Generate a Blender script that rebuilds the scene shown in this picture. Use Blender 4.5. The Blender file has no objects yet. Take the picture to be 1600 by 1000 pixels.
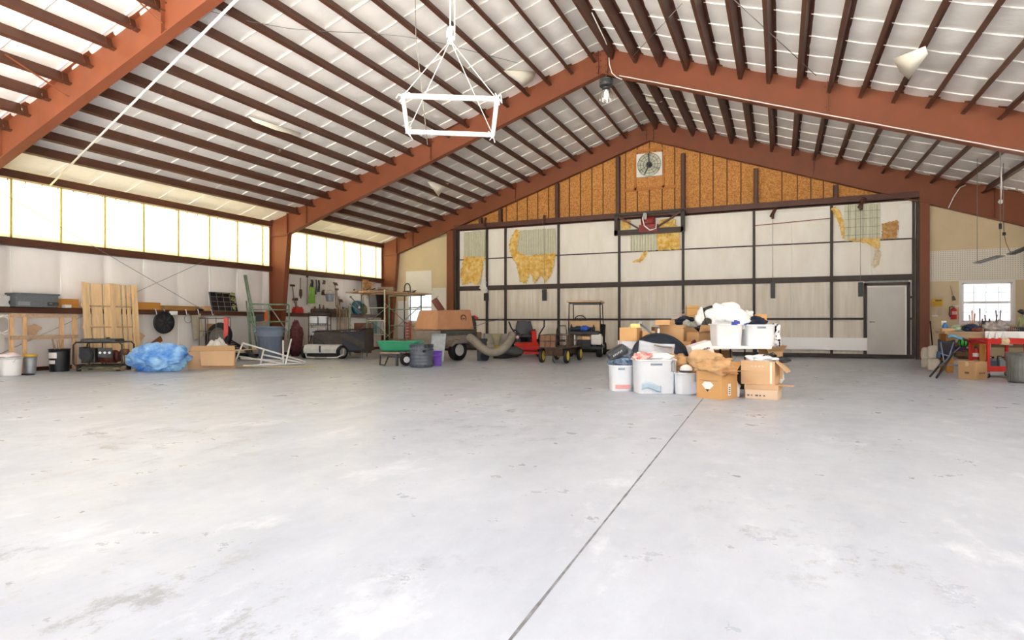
import bpy, bmesh, math, random
from mathutils import Vector as V, Matrix, Euler, noise
random.seed(11)
PI = math.pi
COL = bpy.context.scene.collection
# ------------------------------------------------------------ camera model (used to place things at their real spots)
YAW, FPX, HOR, CH = .4148, 948.8, 504.73, 1.1
cs, sn = math.cos(YAW), math.sin(YAW)
def fl(px, py):                      # floor point under a pixel of the photo
    d = CH*FPX/(py-HOR); r = (px-800)/FPX*d
    return V((r*cs-d*sn, r*sn+d*cs, 0))
def onY(px, py, Y):
    t = (px-800)/FPX; x = Y*(t*cs-sn)/(cs+t*sn); d = -x*sn+Y*cs
    return V((x, Y, CH+(HOR-py)*d/FPX))
def onX(px, py, X):
    t = (px-800)/FPX; y = -X*(cs+t*sn)/(sn-t*cs); d = -X*sn+y*cs
    return V((X, y, CH+(HOR-py)*d/FPX))
def dep(p): return -p[0]*sn+p[1]*cs
def at(px, py, d):                   # a point seen at a pixel, at a depth in metres
    r = (px-800)/FPX*d
    return V((r*cs-d*sn, r*sn+d*cs, CH+(HOR-py)*d/FPX))
def mpp(p): return dep(p)/FPX        # metres per photo pixel at p
# ------------------------------------------------------------ materials
def lin(c):
    if isinstance(c, str): c = [int(c[i:i+2], 16)/255 for i in (0, 2, 4)]
    return tuple(((x/12.92) if x <= .04045 else ((x+.055)/1.055)**2.4) for x in c)
MATS = {}
def nd(nt, typ, **kw):
    n = nt.nodes.new(typ)
    for k, v in kw.items():
        if k in n.inputs: n.inputs[k].default_value = v
        else: setattr(n, k, v)
    return n
def mat(name, col, rough=.6, metal=0., var=.12, scale=3., bump=0., bscale=30., col2=None, spec=.5, trans=0., sub=0., stretch=None, detail=6., alpha=1.):
    if name in MATS: return MATS[name]
    m = bpy.data.materials.new(name); m.use_nodes = True; nt = m.node_tree; L = nt.links
    b = nt.nodes['Principled BSDF']; c = lin(col)
    b.inputs['Roughness'].default_value = rough; b.inputs['Metallic'].default_value = metal
    b.inputs['Specular IOR Level'].default_value = spec
    b.inputs['Transmission Weight'].default_value = trans
    if alpha < 1: b.inputs['Alpha'].default_value = alpha
    tc = nd(nt, 'ShaderNodeTexCoord'); src = tc.outputs['Object']
    if stretch:
        mp = nd(nt, 'ShaderNodeMapping'); mp.inputs['Scale'].default_value = stretch
        L.new(src, mp.inputs['Vector']); src = mp.outputs['Vector']
    n = nd(nt, 'ShaderNodeTexNoise', Scale=scale, Detail=detail, Roughness=.6); L.new(src, n.inputs['Vector'])
    r = nd(nt, 'ShaderNodeValToRGB')
    hi = lin(col2) if col2 else tuple(min(1, x*(1+var)) for x in c)
    lo = c if col2 else tuple(x*(1-var) for x in c)
    r.color_ramp.elements[0].color = (*lo, 1); r.color_ramp.elements[1].color = (*hi, 1)
    r.color_ramp.elements[0].position = .35; r.color_ramp.elements[1].position = .65
    L.new(n.outputs['Fac'], r.inputs['Fac']); L.new(r.outputs['Color'], b.inputs['Base Color'])
    if bump:
        n2 = nd(nt, 'ShaderNodeTexNoise', Scale=bscale, Detail=4.); L.new(src, n2.inputs['Vector'])
        bp = nd(nt, 'ShaderNodeBump', Strength=bump, Distance=.02); L.new(n2.outputs['Fac'], bp.inputs['Height'])
        L.new(bp.outputs['Normal'], b.inputs['Normal'])
    MATS[name] = m; return m
# ------------------------------------------------------------ mesh builder
class MB:
    def __init__(s): s.v = []; s.f = []; s.sm = []
    def add(s, vs, fs, sm=False):
        o = len(s.v); s.v += [V(v) for v in vs]; s.f += [tuple(i+o for i in f) for f in fs]; s.sm += [sm]*len(fs); return s
    def box(s, c, d, rot=None, taper=1.):
        x, y, z = d[0]/2, d[1]/2, d[2]/2; R = Euler(rot).to_matrix() if rot else None; c = V(c); vs = []
        for k, (i, j, l) in enumerate([(-1,-1,-1),(1,-1,-1),(1,1,-1),(-1,1,-1),(-1,-1,1),(1,-1,1),(1,1,1),(-1,1,1)]):
            t = taper if l > 0 else 1
            p = V((i*x*t, j*y*t, l*z)); vs.append(c+(R@p if R else p))
        return s.add(vs, [(0,3,2,1),(4,5,6,7),(0,1,5,4),(1,2,6,5),(2,3,7,6),(3,0,4,7)])
    def b2(s, x0, x1, y0, y1, z0, z1): return s.box(((x0+x1)/2,(y0+y1)/2,(z0+z1)/2), (abs(x1-x0),abs(y1-y0),abs(z1-z0)))
    def bar(s, a, b, w, h=None, up=(0,0,1)):          # square bar from a to b
        a, b = V(a), V(b); h = h or w; d = (b-a).normalized(); up = V(up)
        if abs(d.dot(up)) > .98: up = V((1,0,0)) if abs(d.x) < .9 else V((0,1,0))
        r = d.cross(up).normalized(); u = r.cross(d); vs = []
        for p in (a, b):
            for i, j in ((-1,-1),(1,-1),(1,1),(-1,1)): vs.append(p+r*i*w/2+u*j*h/2)
        return s.add(vs, [(3,2,1,0),(4,5,6,7),(0,1,5,4),(1,2,6,5),(2,3,7,6),(3,0,4,7)])
    def tube(s, pts, r, n=8, closed=False):
        pts = [V(p) for p in pts]; m = len(pts); vs = []; fs = []
        rr = r if isinstance(r, (list, tuple)) else [r]*m
        prev = None
        for i, p in enumerate(pts):
            a = pts[(i-1) % m] if (closed or i > 0) else p; b = pts[(i+1) % m] if (closed or i < m-1) else p
            d = (b-a).normalized()
            if prev is None:
                up = V((0,0,1)) if abs(d.z) < .9 else V((1,0,0)); x = d.cross(up).normalized()
            else:
                x = prev-d*prev.dot(d); x = x.normalized() if x.length > 1e-6 else d.orthogonal().normalized()
            prev = x; y = d.cross(x)
            for k in range(n):
                t = 2*PI*k/n; vs.append(p+(x*math.cos(t)+y*math.sin(t))*rr[i])
        for i in range(m if closed else m-1):
            for k in range(n):
                a0, b0 = i*n, ((i+1) % m)*n; fs.append((a0+k, a0+(k+1) % n, b0+(k+1) % n, b0+k))
        s.add(vs, fs, True)
        if not closed:
            o = len(s.v)-m*n
            s.f += [tuple(o+k for k in range(n))[::-1], tuple(o+(m-1)*n+k for k in range(n))]; s.sm += [False]*2
        return s
    def lathe(s, prof, n=20, c=(0,0,0), rot=None, sq=(1,1)):   # profile of (r, z)
        R = Euler(rot).to_matrix() if rot else Matrix.Identity(3); c = V(c); vs = []; fs = []; m = len(prof)
        for r, z in prof:
            for k in range(n):
                t = 2*PI*k/n; vs.append(c+R@V((r*math.cos(t)*sq[0], r*math.sin(t)*sq[1], z)))
        for i in range(m-1):
            for k in range(n): fs.append((i*n+k, i*n+(k+1) % n, (i+1)*n+(k+1) % n, (i+1)*n+k))
        s.add(vs, fs, True); o = len(s.v)-m*n
        s.f += [tuple(o+k for k in range(n))[::-1], tuple(o+(m-1)*n+k for k in range(n))]; s.sm += [False]*2
        return s
    def cyl(s, a, b, r, r2=None, n=14): return s.tube([a, b], [r, r if r2 is None else r2], n)
    def prism(s, poly, n, off=None):                  # planar polygon (3d points) pushed along the vector n
        n = V(n); k = len(poly); a = [V(p) for p in poly]; b = [p+n for p in a]
        fs = [tuple(range(k))[::-1], tuple(range(k, 2*k))]+[(i, (i+1) % k, k+(i+1) % k, k+i) for i in range(k)]
        return s.add(a+b, fs)
    def grid(s, nu, nv, fn, sm=True, thick=None):
        vs = [fn(i/nu, j/nv) for j in range(nv+1) for i in range(nu+1)]; w = nu+1
        return s.add(vs, [(j*w+i, j*w+i+1, (j+1)*w+i+1, (j+1)*w+i) for j in range(nv) for i in range(nu)], sm)
    def blob(s, c, r, amp=.15, f=1.5, seed=0, nu=24, nv=14, floor=None, cr=0., sq=1.):   # lumpy closed body, radii r
        c = V(c); r = V(r) if not isinstance(r, (int, float)) else V((r,r,r)); vs = []; fs = []
        def pt(th, ph):
            d = V((math.cos(th)*math.sin(ph), math.sin(th)*math.sin(ph), math.cos(ph)))
            k = 1+amp*noise.noise(d*f+V((seed*7.3, seed*3.1, 0)))*2
            if cr: k += cr*(abs(noise.noise(d*f*3+V((0, seed*5.1, 3))))-.2)+cr*.5*noise.noise(d*f*7+V((seed,2,1)))
            if sq != 1: d = V([math.copysign(abs(q)**sq, q) for q in d])
            p = c+V((d.x*r.x, d.y*r.y, d.z*r.z))*k
            if floor is not None and p.z < floor: p.z = floor
            return p
        vs.append(pt(0, 0))
        for j in range(1, nv):
            for i in range(nu): vs.append(pt(2*PI*i/nu, PI*j/nv))
        vs.append(pt(0, PI)); e = len(vs)-1
        for i in range(nu): fs.append((0, 1+i, 1+(i+1) % nu)); fs.append((e, e-nu+(i+1) % nu, e-nu+i))
        for j in range(nv-2):
            for i in range(nu):
                a = 1+j*nu; b = a+nu; fs.append((a+i, b+i, b+(i+1) % nu, a+(i+1) % nu))
        return s.add(vs, fs, True)
    def xf(s, M):
        s.v = [M@v for v in s.v]; return s
    def mesh(s, name, m, bev=0., seg=2):
        me = bpy.data.meshes.new(name); me.from_pydata([tuple(v) for v in s.v], [], s.f)
        for p, k in zip(me.polygons, s.sm): p.use_smooth = k
        bm = bmesh.new(); bm.from_mesh(me); bmesh.ops.recalc_face_normals(bm, faces=bm.faces)
        if bev:
            es = [e for e in bm.edges if len(e.link_faces) == 2 and e.calc_face_angle(0) > .6]
            bmesh.ops.bevel(bm, geom=es, offset=bev, segments=seg, affect='EDGES', profile=.5, clamp_overlap=True)
        bm.to_mesh(me); bm.free(); me.materials.append(m); me.update(); return me
def mtx(o): return Matrix.Translation(o.location) @ o.rotation_euler.to_matrix().to_4x4()
def part(name, mb, m, parent, bev=0., world=False, label=None, kind=None, solid=0.):
    if world: mb.xf((mtx(parent.parent) @ mtx(parent) if parent.parent else mtx(parent)).inverted())
    o = bpy.data.objects.new(name, mb.mesh(name, m, bev)); COL.objects.link(o); o.parent = parent
    if label: o['label'] = label
    if kind: o['kind'] = kind
    if solid: md = o.modifiers.new('s', 'SOLIDIFY'); md.thickness = solid; md.offset = 0
    return o
def tag(o, label=None, cat=None, group=None, kind=None):
    for k, v in (('label', label), ('category', cat), ('group', group), ('kind', kind)):
        if v: o[k] = v
    return o
def thing(name, label, cat, loc=(0,0,0), rz=0., group=None, rot=None):
    o = bpy.data.objects.new(name, None); COL.objects.link(o); o.empty_display_size = .1
    o.location = loc; o.rotation_euler = rot or (0, 0, rz); return tag(o, label, cat, group)
def solo(name, mb, m, label=None, cat=None, group=None, kind=None, bev=0., loc=None, rz=0., rot=None, solid=0.):
    """a thing of one mesh. Without loc the mesh is given in world space and its origin goes to its base."""
    if loc is None:
        xs, ys, zs = zip(*[tuple(v) for v in mb.v]); loc = V(((min(xs)+max(xs))/2, (min(ys)+max(ys))/2, min(zs)))
        mb.xf(Matrix.Translation(-loc))
    o = bpy.data.objects.new(name, mb.mesh(name, m, bev)); COL.objects.link(o); o.location = loc; o.rotation_euler = rot or (0, 0, rz)
    if solid: md = o.modifiers.new('s', 'SOLIDIFY'); md.thickness = solid; md.offset = 0
    return tag(o, label, cat, group, kind)
def struct(name, mb, m, **kw): return solo(name, mb, m, kind='structure', loc=(0,0,0), **kw)
def copy_tree(o, parent=None):
    c = o.copy(); COL.objects.link(c)
    if parent: c.parent = parent
    for ch in [x for x in COL.objects if x.parent == o]: copy_tree(ch, c)
    return c
def arc(c, r, a0, a1, n, ax='xz'):
    c = V(c); out = []
    for i in range(n+1):
        t = a0+(a1-a0)*i/n; u, w = r*math.cos(t), r*math.sin(t)
        out.append(c+V({'xz': (u,0,w), 'xy': (u,w,0), 'yz': (0,u,w)}[ax]))
    return out
ORD = ['first','second','third','fourth','fifth','sixth','seventh','eighth','ninth','tenth','eleventh','twelfth','thirteenth','fourteenth','fifteenth','sixteenth','seventeenth','eighteenth']
# ============================================================ the building
XL, XR, YF, YA, YB, YC = -15.72, 7.32, -1.45, 6.95, 15.45, 21.78
RX, EZ, SL = -4.2, 4.51, .327                     # ridge, eave height, roof slope
def roof(x): return EZ+SL*(11.5-abs(x-RX))
m_raft = mat('red oxide rafter steel', '7e4429', .55, 0, .08, 1.2, .08, 25)
m_purl = mat('dark red brown purlin steel', '54301f', .5, 0, .14, 2, .05, 20)
m_col = MATS['red oxide rafter steel']
m_ins = mat('white vinyl faced insulation', 'f7f3ee', .5, 0, .03, 2.5, .35, 9)
m_vin = mat('white vinyl wall liner', 'f3efeb', .5, 0, .04, 1.5, .25, 6, stretch=(1,1,.4))
m_tan = mat('tan wall board', 'd8c5a2', .8, 0, .05, 1.2)
m_wht = mat('white painted board', 'ece9e4', .7, 0, .03, 2)
m_blk = mat('dark brown painted door steel', '3c2f2a', .55, 0, .2, 4)
m_black = mat('black rubber', '1b1b1d', .6, 0, .2, 6)
m_blkp = mat('black plastic', '232427', .4, 0, .15, 6)
m_steel = mat('bare grey steel', '9a9c9c', .35, .8, .12, 8)
m_dsteel = mat('dark grey steel', '4a4c4e', .45, .5, .2, 8)
m_white = mat('white plastic', 'f1f1f0', .4, 0, .02, 4)
m_wood = mat('raw pine lumber', 'd9b183', .7, 0, .14, 3, .1, 40, stretch=(6,6,.6))
m_woodx = mat('weathered lumber', 'b79a7c', .8, 0, .18, 3, .1, 40, stretch=(1,6,6))
m_card = mat('cardboard', 'c39a6e', .8, 0, .05, 2)
m_card2 = mat('pale cardboard', 'd2ad85', .8, 0, .05, 2)
m_card3 = mat('dark cardboard', 'a37c55', .8, 0, .07, 2)
m_red = mat('red paint', 'c22a22', .4, 0, .1, 5)
m_grn = mat('green scaffold paint', '7f9a80', .6, 0, .2, 9)
m_rope = mat('white rope', 'f0ece6', .8, 0, .05, 30)
m_wire = mat('thin grey wire', '8a847b', .5, .3, .1, 5)

# ---- floor: painted grey concrete with worn pale streaks and stains
m = bpy.data.materials.new('painted grey concrete'); m.use_nodes = True; nt = m.node_tree; L = nt.links; b = nt.nodes['Principled BSDF']
tc = nd(nt, 'ShaderNodeTexCoord')
def nz(scale, det=6., rough=.6, st=None):
    n = nd(nt, 'ShaderNodeTexNoise', Scale=scale, Detail=det, Roughness=rough)
    if st:
        mp = nd(nt, 'ShaderNodeMapping'); mp.inputs['Scale'].default_value = st; L.new(tc.outputs['Object'], mp.inputs['Vector']); L.new(mp.outputs['Vector'], n.inputs['Vector'])
    else: L.new(tc.outputs['Object'], n.inputs['Vector'])
    return n.outputs['Fac']
def ramp(src, p0, p1, c0, c1):
    r = nd(nt, 'ShaderNodeValToRGB'); e = r.color_ramp.elements
    e[0].position = p0; e[1].position = p1; e[0].color = (*c0, 1) if len(c0) == 3 else c0; e[1].color = (*c1, 1); L.new(src, r.inputs['Fac']); return r.outputs['Color']
def mix(fac, a, b_, typ='MIX'):
    n = nd(nt, 'ShaderNodeMix', data_type='RGBA', blend_type=typ)
    for sock, val in ((n.inputs[0], fac), (n.inputs[6], a), (n.inputs[7], b_)):
        if hasattr(val, 'default_value'): L.new(val, sock)
        elif isinstance(val, (int, float)): sock.default_value = val
        else: sock.default_value = (*val, 1)
    return n.outputs[2]
base = ramp(nz(.8, 12., .75, (1.3, .6, 1)), .3, .7, lin('a4abb9'), lin('c0c6d1'))
worn = ramp(nz(1.6, 10., .72, (1, .55, 1)), .56, .68, (0,0,0), (.62,.62,.62))
c1 = mix(worn, base, lin('d9dde5'))
gate = mix(1., ramp(nz(.45, 3., .5), .48, .62, (0,0,0), (1,1,1)), ramp(nz(3.6, 14., .82, (1, .75, 1)), .53, .6, (0,0,0), (.85,.85,.85)), 'MULTIPLY')
c2 = mix(gate, c1, lin('8d9096'))
c2 = mix(ramp(nz(.33, 6., .6), .6, .8, (0,0,0), (.35,.35,.35)), c2, lin('c9c3b0'))
speck = ramp(nz(14., 3., .5), .7, .74, (0,0,0), (.35,.35,.35))
c3 = mix(speck, c2, lin('8f8d8e'))
L.new(c3, b.inputs['Base Color'])
rr = ramp(nz(2.5, 6., .7), .3, .7, (.24,.24,.24), (.46,.46,.46)); L.new(rr, b.inputs['Roughness'])
bp = nd(nt, 'ShaderNodeBump', Strength=.06, Distance=.02); L.new(nz(30., 5.), bp.inputs['Height']); L.new(bp.outputs['Normal'], b.inputs['Normal'])
m_floor = m
# the saw-cut joint in the slab splits the floor in two slabs
ja, jb = fl(797, 1000), fl(1095, 627); jd = (jb-ja).normalized()
def jx(y): return ja.x+(y-ja.y)*jd.x/jd.y
mb = MB(); g = .004; y0, y1 = YF-.3, YC+.6
mb.add([(XL-.2,y0,0),(jx(y0)-g,y0,0),(jx(y1)-g,y1,0),(XL-.2,y1,0)], [(0,1,2,3)])
mb.add([(jx(y0)+g,y0,0),(XR+.2,y0,0),(XR+.2,y1,0),(jx(y1)+g,y1,0)], [(0,1,2,3)])
struct('floor', mb, m_floor)
n = 160; mb = MB()                               # crumbled joint filler
for i in range(n):
    ya = y0+(y1-y0)*i/n; yb = y0+(y1-y0)*(i+1)/n
    w0 = .005+.008*abs(noise.noise(V((ya*9,1,0)))); w1 = .005+.008*abs(noise.noise(V((yb*9,1,0))))
    mb.add([(jx(ya)-w0,ya,.0012),(jx(ya)+w0,ya,.0012),(jx(yb)+w1,yb,.0012),(jx(yb)-w1,yb,.0012)], [(0,1,2,3)])
struct('trim_1', mb, mat('dirty joint filler', '74747a', .9, 0, .4, 12))
mb = MB(); mb.add([(-80,-70,-.03),(80,-70,-.03),(80,80,-.03),(-80,80,-.03)], [(0,1,2,3)])
struct('ground', mb, mat('sunlit concrete apron', 'dedad0', .9, 0, .06, .3))

# ---- roof deck insulation: billows between purlins, a taped seam across every roll
PX = [-14.52+.6246*k for k in range(17)]; PX = PX+[2*RX-x for x in PX[::-1]]
edges = [XL]+PX+[XR]
ROLL = .914
def ins_z(x, y):
    for a, b in zip(edges, edges[1:]):
        if a <= x <= b: break
    t = (x-a)/(b-a); s = 4*t*(1-t); q = ((y-YF)/ROLL) % 1; q = min(q, 1-q)*ROLL
    sag = .028*(1-math.exp(-(q/.2)))+.008
    nzv = noise.noise(V((x*1.1, y*1.3, 0)))*.02+noise.noise(V((x*4, y*3, 5)))*.008
    return roof(x)-.004-(sag+nzv)*s
mb = MB(); xs = []
for a, b in zip(edges, edges[1:]): xs += [a+(b-a)*k/6 for k in range(6)]
xs.append(XR); ny = 300
ys = [YF-.25+(YC+.4-YF)*j/ny for j in range(ny+1)]
mb.add([(x, y, ins_z(x, y)) for y in ys for x in xs], [(j*len(xs)+i, j*len(xs)+i+1, (j+1)*len(xs)+i+1, (j+1)*len(xs)+i) for j in range(ny) for i in range(len(xs)-1)], True)
ceil = struct('ceiling', mb, m_ins)
mb = MB()                                        # glossy seam tape over the roll joints
k = 0; y = YF+ROLL
while y < YC:
    for a, b in zip(edges, edges[1:]):
        pts = [(a+.03+(b-a-.06)*i/5, y+.012*noise.noise(V((a*3, y, i*.4)))) for i in range(6)]
        for (xa, ya), (xb, yb) in zip(pts, pts[1:]):
            mb.add([(xa,ya,ins_z(xa,ya)+.002),(xb,yb,ins_z(xb,yb)+.002),(xb,yb-.012,ins_z(xb,yb)-.032),(xa,ya-.012,ins_z(xa,ya)-.032)], [(0,1,2,3)], True)
    y += ROLL
part('seam_tape', mb, mat('white seam tape', 'fbfaf7', .35, 0, .01, 4), ceil)
mb = MB()                                        # outer metal roof
for x0, x1 in ((XL-.3, RX), (RX, XR+.3)):
    mb.add([(x0,YF-.4,roof(x0)+.1),(x1,YF-.4,roof(x1)+.1),(x1,YC+.6,roof(x1)+.1),(x0,YC+.6,roof(x0)+.1)], [(0,1,2,3)])
part('roof_sheet', mb, m_steel, ceil)

# ---- purlins: Z section steel, one per bay
def zsec(L_, up):
    mb = MB(); t = .005; h = .25; w = .075
    mb.b2(-t/2, t/2, 0, L_, -h, 0)
    mb.b2(-w if up > 0 else 0, 0 if up > 0 else w, 0, L_, -t, 0)
    mb.b2(0 if up > 0 else -w, w if up > 0 else 0, 0, L_, -h, -h+t)
    e = w if up > 0 else -w
    mb.b2(e-t/2, e+t/2, 0, L_, -h, -h+.02)
    return mb
bays = [('in the near bay', YF+.1, YA-.12), ('in the middle bay', YA-.10, YB-.13), ('in the far bay', YB-.11, YC-.16)]
PME = {}
for bi, (bl, a, b) in enumerate(bays):
    for k, x in enumerate(PX):
        left = k < 17; kk = k if left else 33-k
        if bi == 0 and (not left or k > 9): continue
        if bi == 2 and not left and kk < 1: continue
        key = (bi, left)
        if key not in PME:
            PME[key] = zsec(b-a, 1 if left else -1).mesh('roof_purlin', m_purl)
        o = bpy.data.objects.new('roof_purlin', PME[key]); COL.objects.link(o); o.location = (x, a, roof(x)-.012)
        o.rotation_euler = (0, -math.atan(SL) if left else math.atan(SL), 0)
        w = 'eave' if kk < 9 else 'ridge'; q = ORD[kk] if kk < 9 else ORD[16-kk]
        tag(o, f"brown roof purlin, {q} from the {w} on the {'left' if left else 'right'} slope, {bl}", 'purlin', 'roof purlins')
# ---- rigid frames: tapered I-section columns and rafters
def plate(a, b, w, t, up):                       # flange along a-b, w wide in Y
    mb = MB(); return mb.bar(a, b, w, t, up)
def frame(name, label, Y, both=True):
    t = thing(name, label, 'steel frame', (RX, Y, 0))
    rd = .72; rdr = .93
    for s, nm in ((-1, 'left'), (1, 'right')):
        X = lambda u: RX+s*u                      # u = distance from the ridge line
        zt = lambda u: EZ+SL*(11.5-u)-.012
        r2 = rd if s < 0 else rdr
        ub, ut = 11.05, 10.66                     # inner face of the column, at the base and at the haunch
        zb = lambda u: zt(u)-(.68+(r2-.68)*u/10.7)
        mb = MB()
        mb.prism([(X(11.45),Y-.006,0),(X(ub),Y-.006,0),(X(ut),Y-.006,zb(ut)),(X(ut),Y-.006,zt(ut)),(X(11.45),Y-.006,zt(11.45))], (0,.012,0))
        mb.bar((X(11.45),Y,0),(X(11.45),Y,zt(11.45)),.2,.014,(1,0,0))
        mb.bar((X(ub),Y,0),(X(ut),Y,zb(ut)),.2,.016,(1,0,0))
        mb.bar((X(ut+.05),Y,zb(ut)),(X(ut+.05),Y,zt(ut)),.17,.016,(1,0,0))
        mb.b2(X(11.5),X(ub-.06),Y-.13,Y+.13,0,.02)
        mb.bar((X(11.45),Y,zb(ut)-.05),(X(ut),Y,zb(ut)-.05),.16,.014)
        part('column', mb, m_raft, t, world=True)
        mb = MB()
        mb.prism([(X(ut),Y-.006,zb(ut)),(X(0),Y-.006,zb(0)),(X(0),Y-.006,zt(0)),(X(ut),Y-.006,zt(ut))], (0,.012,0))
        mb.bar((X(11.5),Y,zt(11.5)),(X(0),Y,zt(0)),.2,.016)
        mb.bar((X(ut),Y,zb(ut)),(X(0),Y,zb(0)),.2,.018)
        for u in (.12, 5.2, 9.9):                 # end plate and stiffeners
            mb.bar((X(u),Y,zb(u)),(X(u),Y,zt(u)),.15,.014,(1,0,0))
        part('rafter', mb, m_raft, t, world=True)
    mb = MB()
    for s in (-1, 1):
        for u, n_ in ((.12, 4), (5.2, 2)):
            for i in range(n_):
                z = zt(u)-.12-.5*i/max(1, n_-1)*.9
                for dx in (-.05, .05): mb.cyl((RX+s*u+dx, Y-.03, z), (RX+s*u+dx, Y-.004, z), .014, n=6)
    part('bolt', mb, m_purl, t, world=True, kind='stuff')
    return t
frame('roof_frame', 'red oxide steel roof frame nearest the camera, crossing the top left corner', YA)
frame('roof_frame', 'red oxide steel roof frame across the middle of the building, bare column on the left', YB)
frame('roof_frame', 'red oxide steel roof frame against the far end wall, its rafters bordering the wood gable', YC-.06)
# ---- left wall
SY = [onX(p, 430, XL).y for p in (19, 96, 166, 226, 279, 328, 371, 412)]
st = (SY[-1]-SY[0])/7; seams = [SY[0]+st*k for k in range(-9, 16)]
def bul(y, z):
    q = ((y-SY[0])/st) % 1; q = min(q, 1-q)*st
    return .07*(1-math.exp(-q/.12))*(.75+.25*math.sin(z*2.1+y))+.012*noise.noise(V((y*1.5, z*1.5, 2)))
mb = MB(); ny, nz_ = 300, 24
mb.grid(ny, nz_, lambda u, v: V((XL-.06+bul(YF+(YC-YF)*u, 3.*v)+.0, YF+(YC-YF)*u, 3.02*v)))
wl = struct('wall_left', mb, m_vin)
mb = MB()
for y in seams:
    if YF < y < YC: mb.tube([(XL-.05+.02*math.sin(z*3+y), y+.015*noise.noise(V((y, z*2, 0))), z) for z in [3.0*i/14 for i in range(15)]], .012, 6)
part('seam', mb, MATS['white seam tape'], wl)
mb = MB(); mb.add([(XL-.25,YF,0),(XL-.25,YC,0),(XL-.25,YC,3),(XL-.25,YF,3)], [(0,1,2,3)]); part('siding', mb, m_steel, wl)
mb = MB(); mb.add([(XL-.1,YF,2.98),(XL-.1,YC,2.98),(XL-.25,YC,2.98),(XL-.25,YF,2.98)], [(0,1,2,3)]); part('ledge', mb, m_steel, wl)
# translucent fibreglass daylight strip above it: corrugated, sunlit from outside
m = bpy.data.materials.new('translucent yellowed fibreglass'); m.use_nodes = True; nt = m.node_tree; L = nt.links
b = nt.nodes['Principled BSDF']; out = nt.nodes['Material Output']; nt.nodes.remove(b)
tl = nd(nt, 'ShaderNodeBsdfTranslucent'); tl.inputs['Color'].default_value = (*lin('d8cb9a'), 1)
df = nd(nt, 'ShaderNodeBsdfDiffuse'); df.inputs['Color'].default_value = (*lin('e8dda8'), 1)
mx = nd(nt, 'ShaderNodeMixShader', Fac=.2); L.new(tl.outputs[0], mx.inputs[1]); L.new(df.outputs[0], mx.inputs[2]); L.new(mx.outputs[0], out.inputs[0])
m_frp = m
m_frw = m.copy(); m_frw.name = 'clear white fibreglass'
for n_ in m_frw.node_tree.nodes:
    if n_.type == 'BSDF_TRANSLUCENT': n_.inputs['Color'].default_value = (.42, .42, .41, 1)
    if n_.type == 'BSDF_DIFFUSE': n_.inputs['Color'].default_value = (.85, .85, .83, 1)
def cor(y): q = ((y-SY[0])/(st/3)) % 1; return .03*max(0, 1-abs(q-.5)/.12) if abs(q-.5) < .12 else 0
mb = MB(); ys = []; y = YF
while y < YC: ys.append(y); y += .03
for ya, yb in zip(ys, ys[1:]):
    mb.add([(XL-.06-cor(ya),ya,2.9),(XL-.06-cor(yb),yb,2.9),(XL-.06-cor(yb),yb,4.5),(XL-.06-cor(ya),ya,4.5)], [(0,1,2,3)])
wn = struct('window_1', mb, m_frp)
mb = MB(); m_seam = mat('yellowed panel lap', 'd9c878', .6, 0, .1, 8)
for y in seams:
    if YF < y < YC: mb.b2(XL-.05, XL-.03, y-.022, y+.022, 2.95, 4.4)
part('panel_lap', mb, m_seam, wn)
mb = MB()
for i, y in enumerate([YF+st/3*k for k in range(90)]):
    if y < YC: mb.b2(XL-.05, XL-.03, y-.008, y+.008, 4.27+.03*random.random(), 4.4)
part('closure_strip', mb, mat('dark brown foam closure', '6b4a25', .8), wn)
# girts, eave strut and base angle between the frames
def channel(a, b, X, z0, z1, w=.19):
    mb = MB(); mb.b2(X, X+.006, a, b, z0, z1); mb.b2(X, X+w, a, b, z1-.006, z1); mb.b2(X, X+w*.9, a, b, z0, z0+.006); mb.b2(X+w-.006, X+w, a, b, z1-.05, z1); return mb
gl = {0: 'in the bay nearest the camera', 1: 'left of the bare middle column', 2: 'behind the tool wall and scaffold'}
for bi, (bl, a, b) in enumerate(bays):
    if bi == 0: a_, b_ = YF, YA-.1
    else: a_, b_ = (YA+.1, YB-.1) if bi == 1 else (YB+.1, YC-.16)
    if bi:
        mb = MB(); mb.b2(XL, XL+.2, a_, b_, 2.82, 2.835); mb.b2(XL+.185, XL+.2, a_, b_, 2.82, 2.99); mb.b2(XL, XL+.2, a_, b_, 2.975, 2.99)
        solo('wall_girt', mb, m_purl, f'brown steel girt under the yellow daylight panels, {gl[bi]}', 'girt', 'left wall girts')
        mb = MB(); mb.b2(XL, XL+.21, a_, b_, 1.445, 1.457); mb.b2(XL+.2, XL+.21, a_, b_, 1.33, 1.457); mb.b2(XL, XL+.15, a_, b_, 1.33, 1.34)
        solo('wall_girt', mb, m_purl, f'brown steel girt used as a shelf at waist height, {gl[bi]}', 'girt', 'left wall girts')
        mb = MB(); mb.b2(XL+.02, XL+.09, a_, b_, 0, .09)
        solo('base_angle', mb, m_purl, f'brown steel angle along the foot of the left wall, {gl[bi]}', 'steel angle', 'left wall base angles')
    else:
        mb = MB()
        for z0, z1 in ((2.82, 2.99), (1.33, 1.457), (0, .09)): mb.b2(XL-.02, XL+.12, a_, b_, z0, z1)
        part('girt', mb, m_purl, wl)
    mb = MB(); mb.b2(XL+.19, XL+.2, a_, b_, 4.33, 4.49); mb.b2(XL-.02, XL+.2, a_, b_, 4.315, 4.342)
    solo('eave_strut', mb, m_purl, f'dark brown eave strut over the yellow daylight panels, {gl[bi]}', 'eave strut', 'left eave struts')
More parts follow.
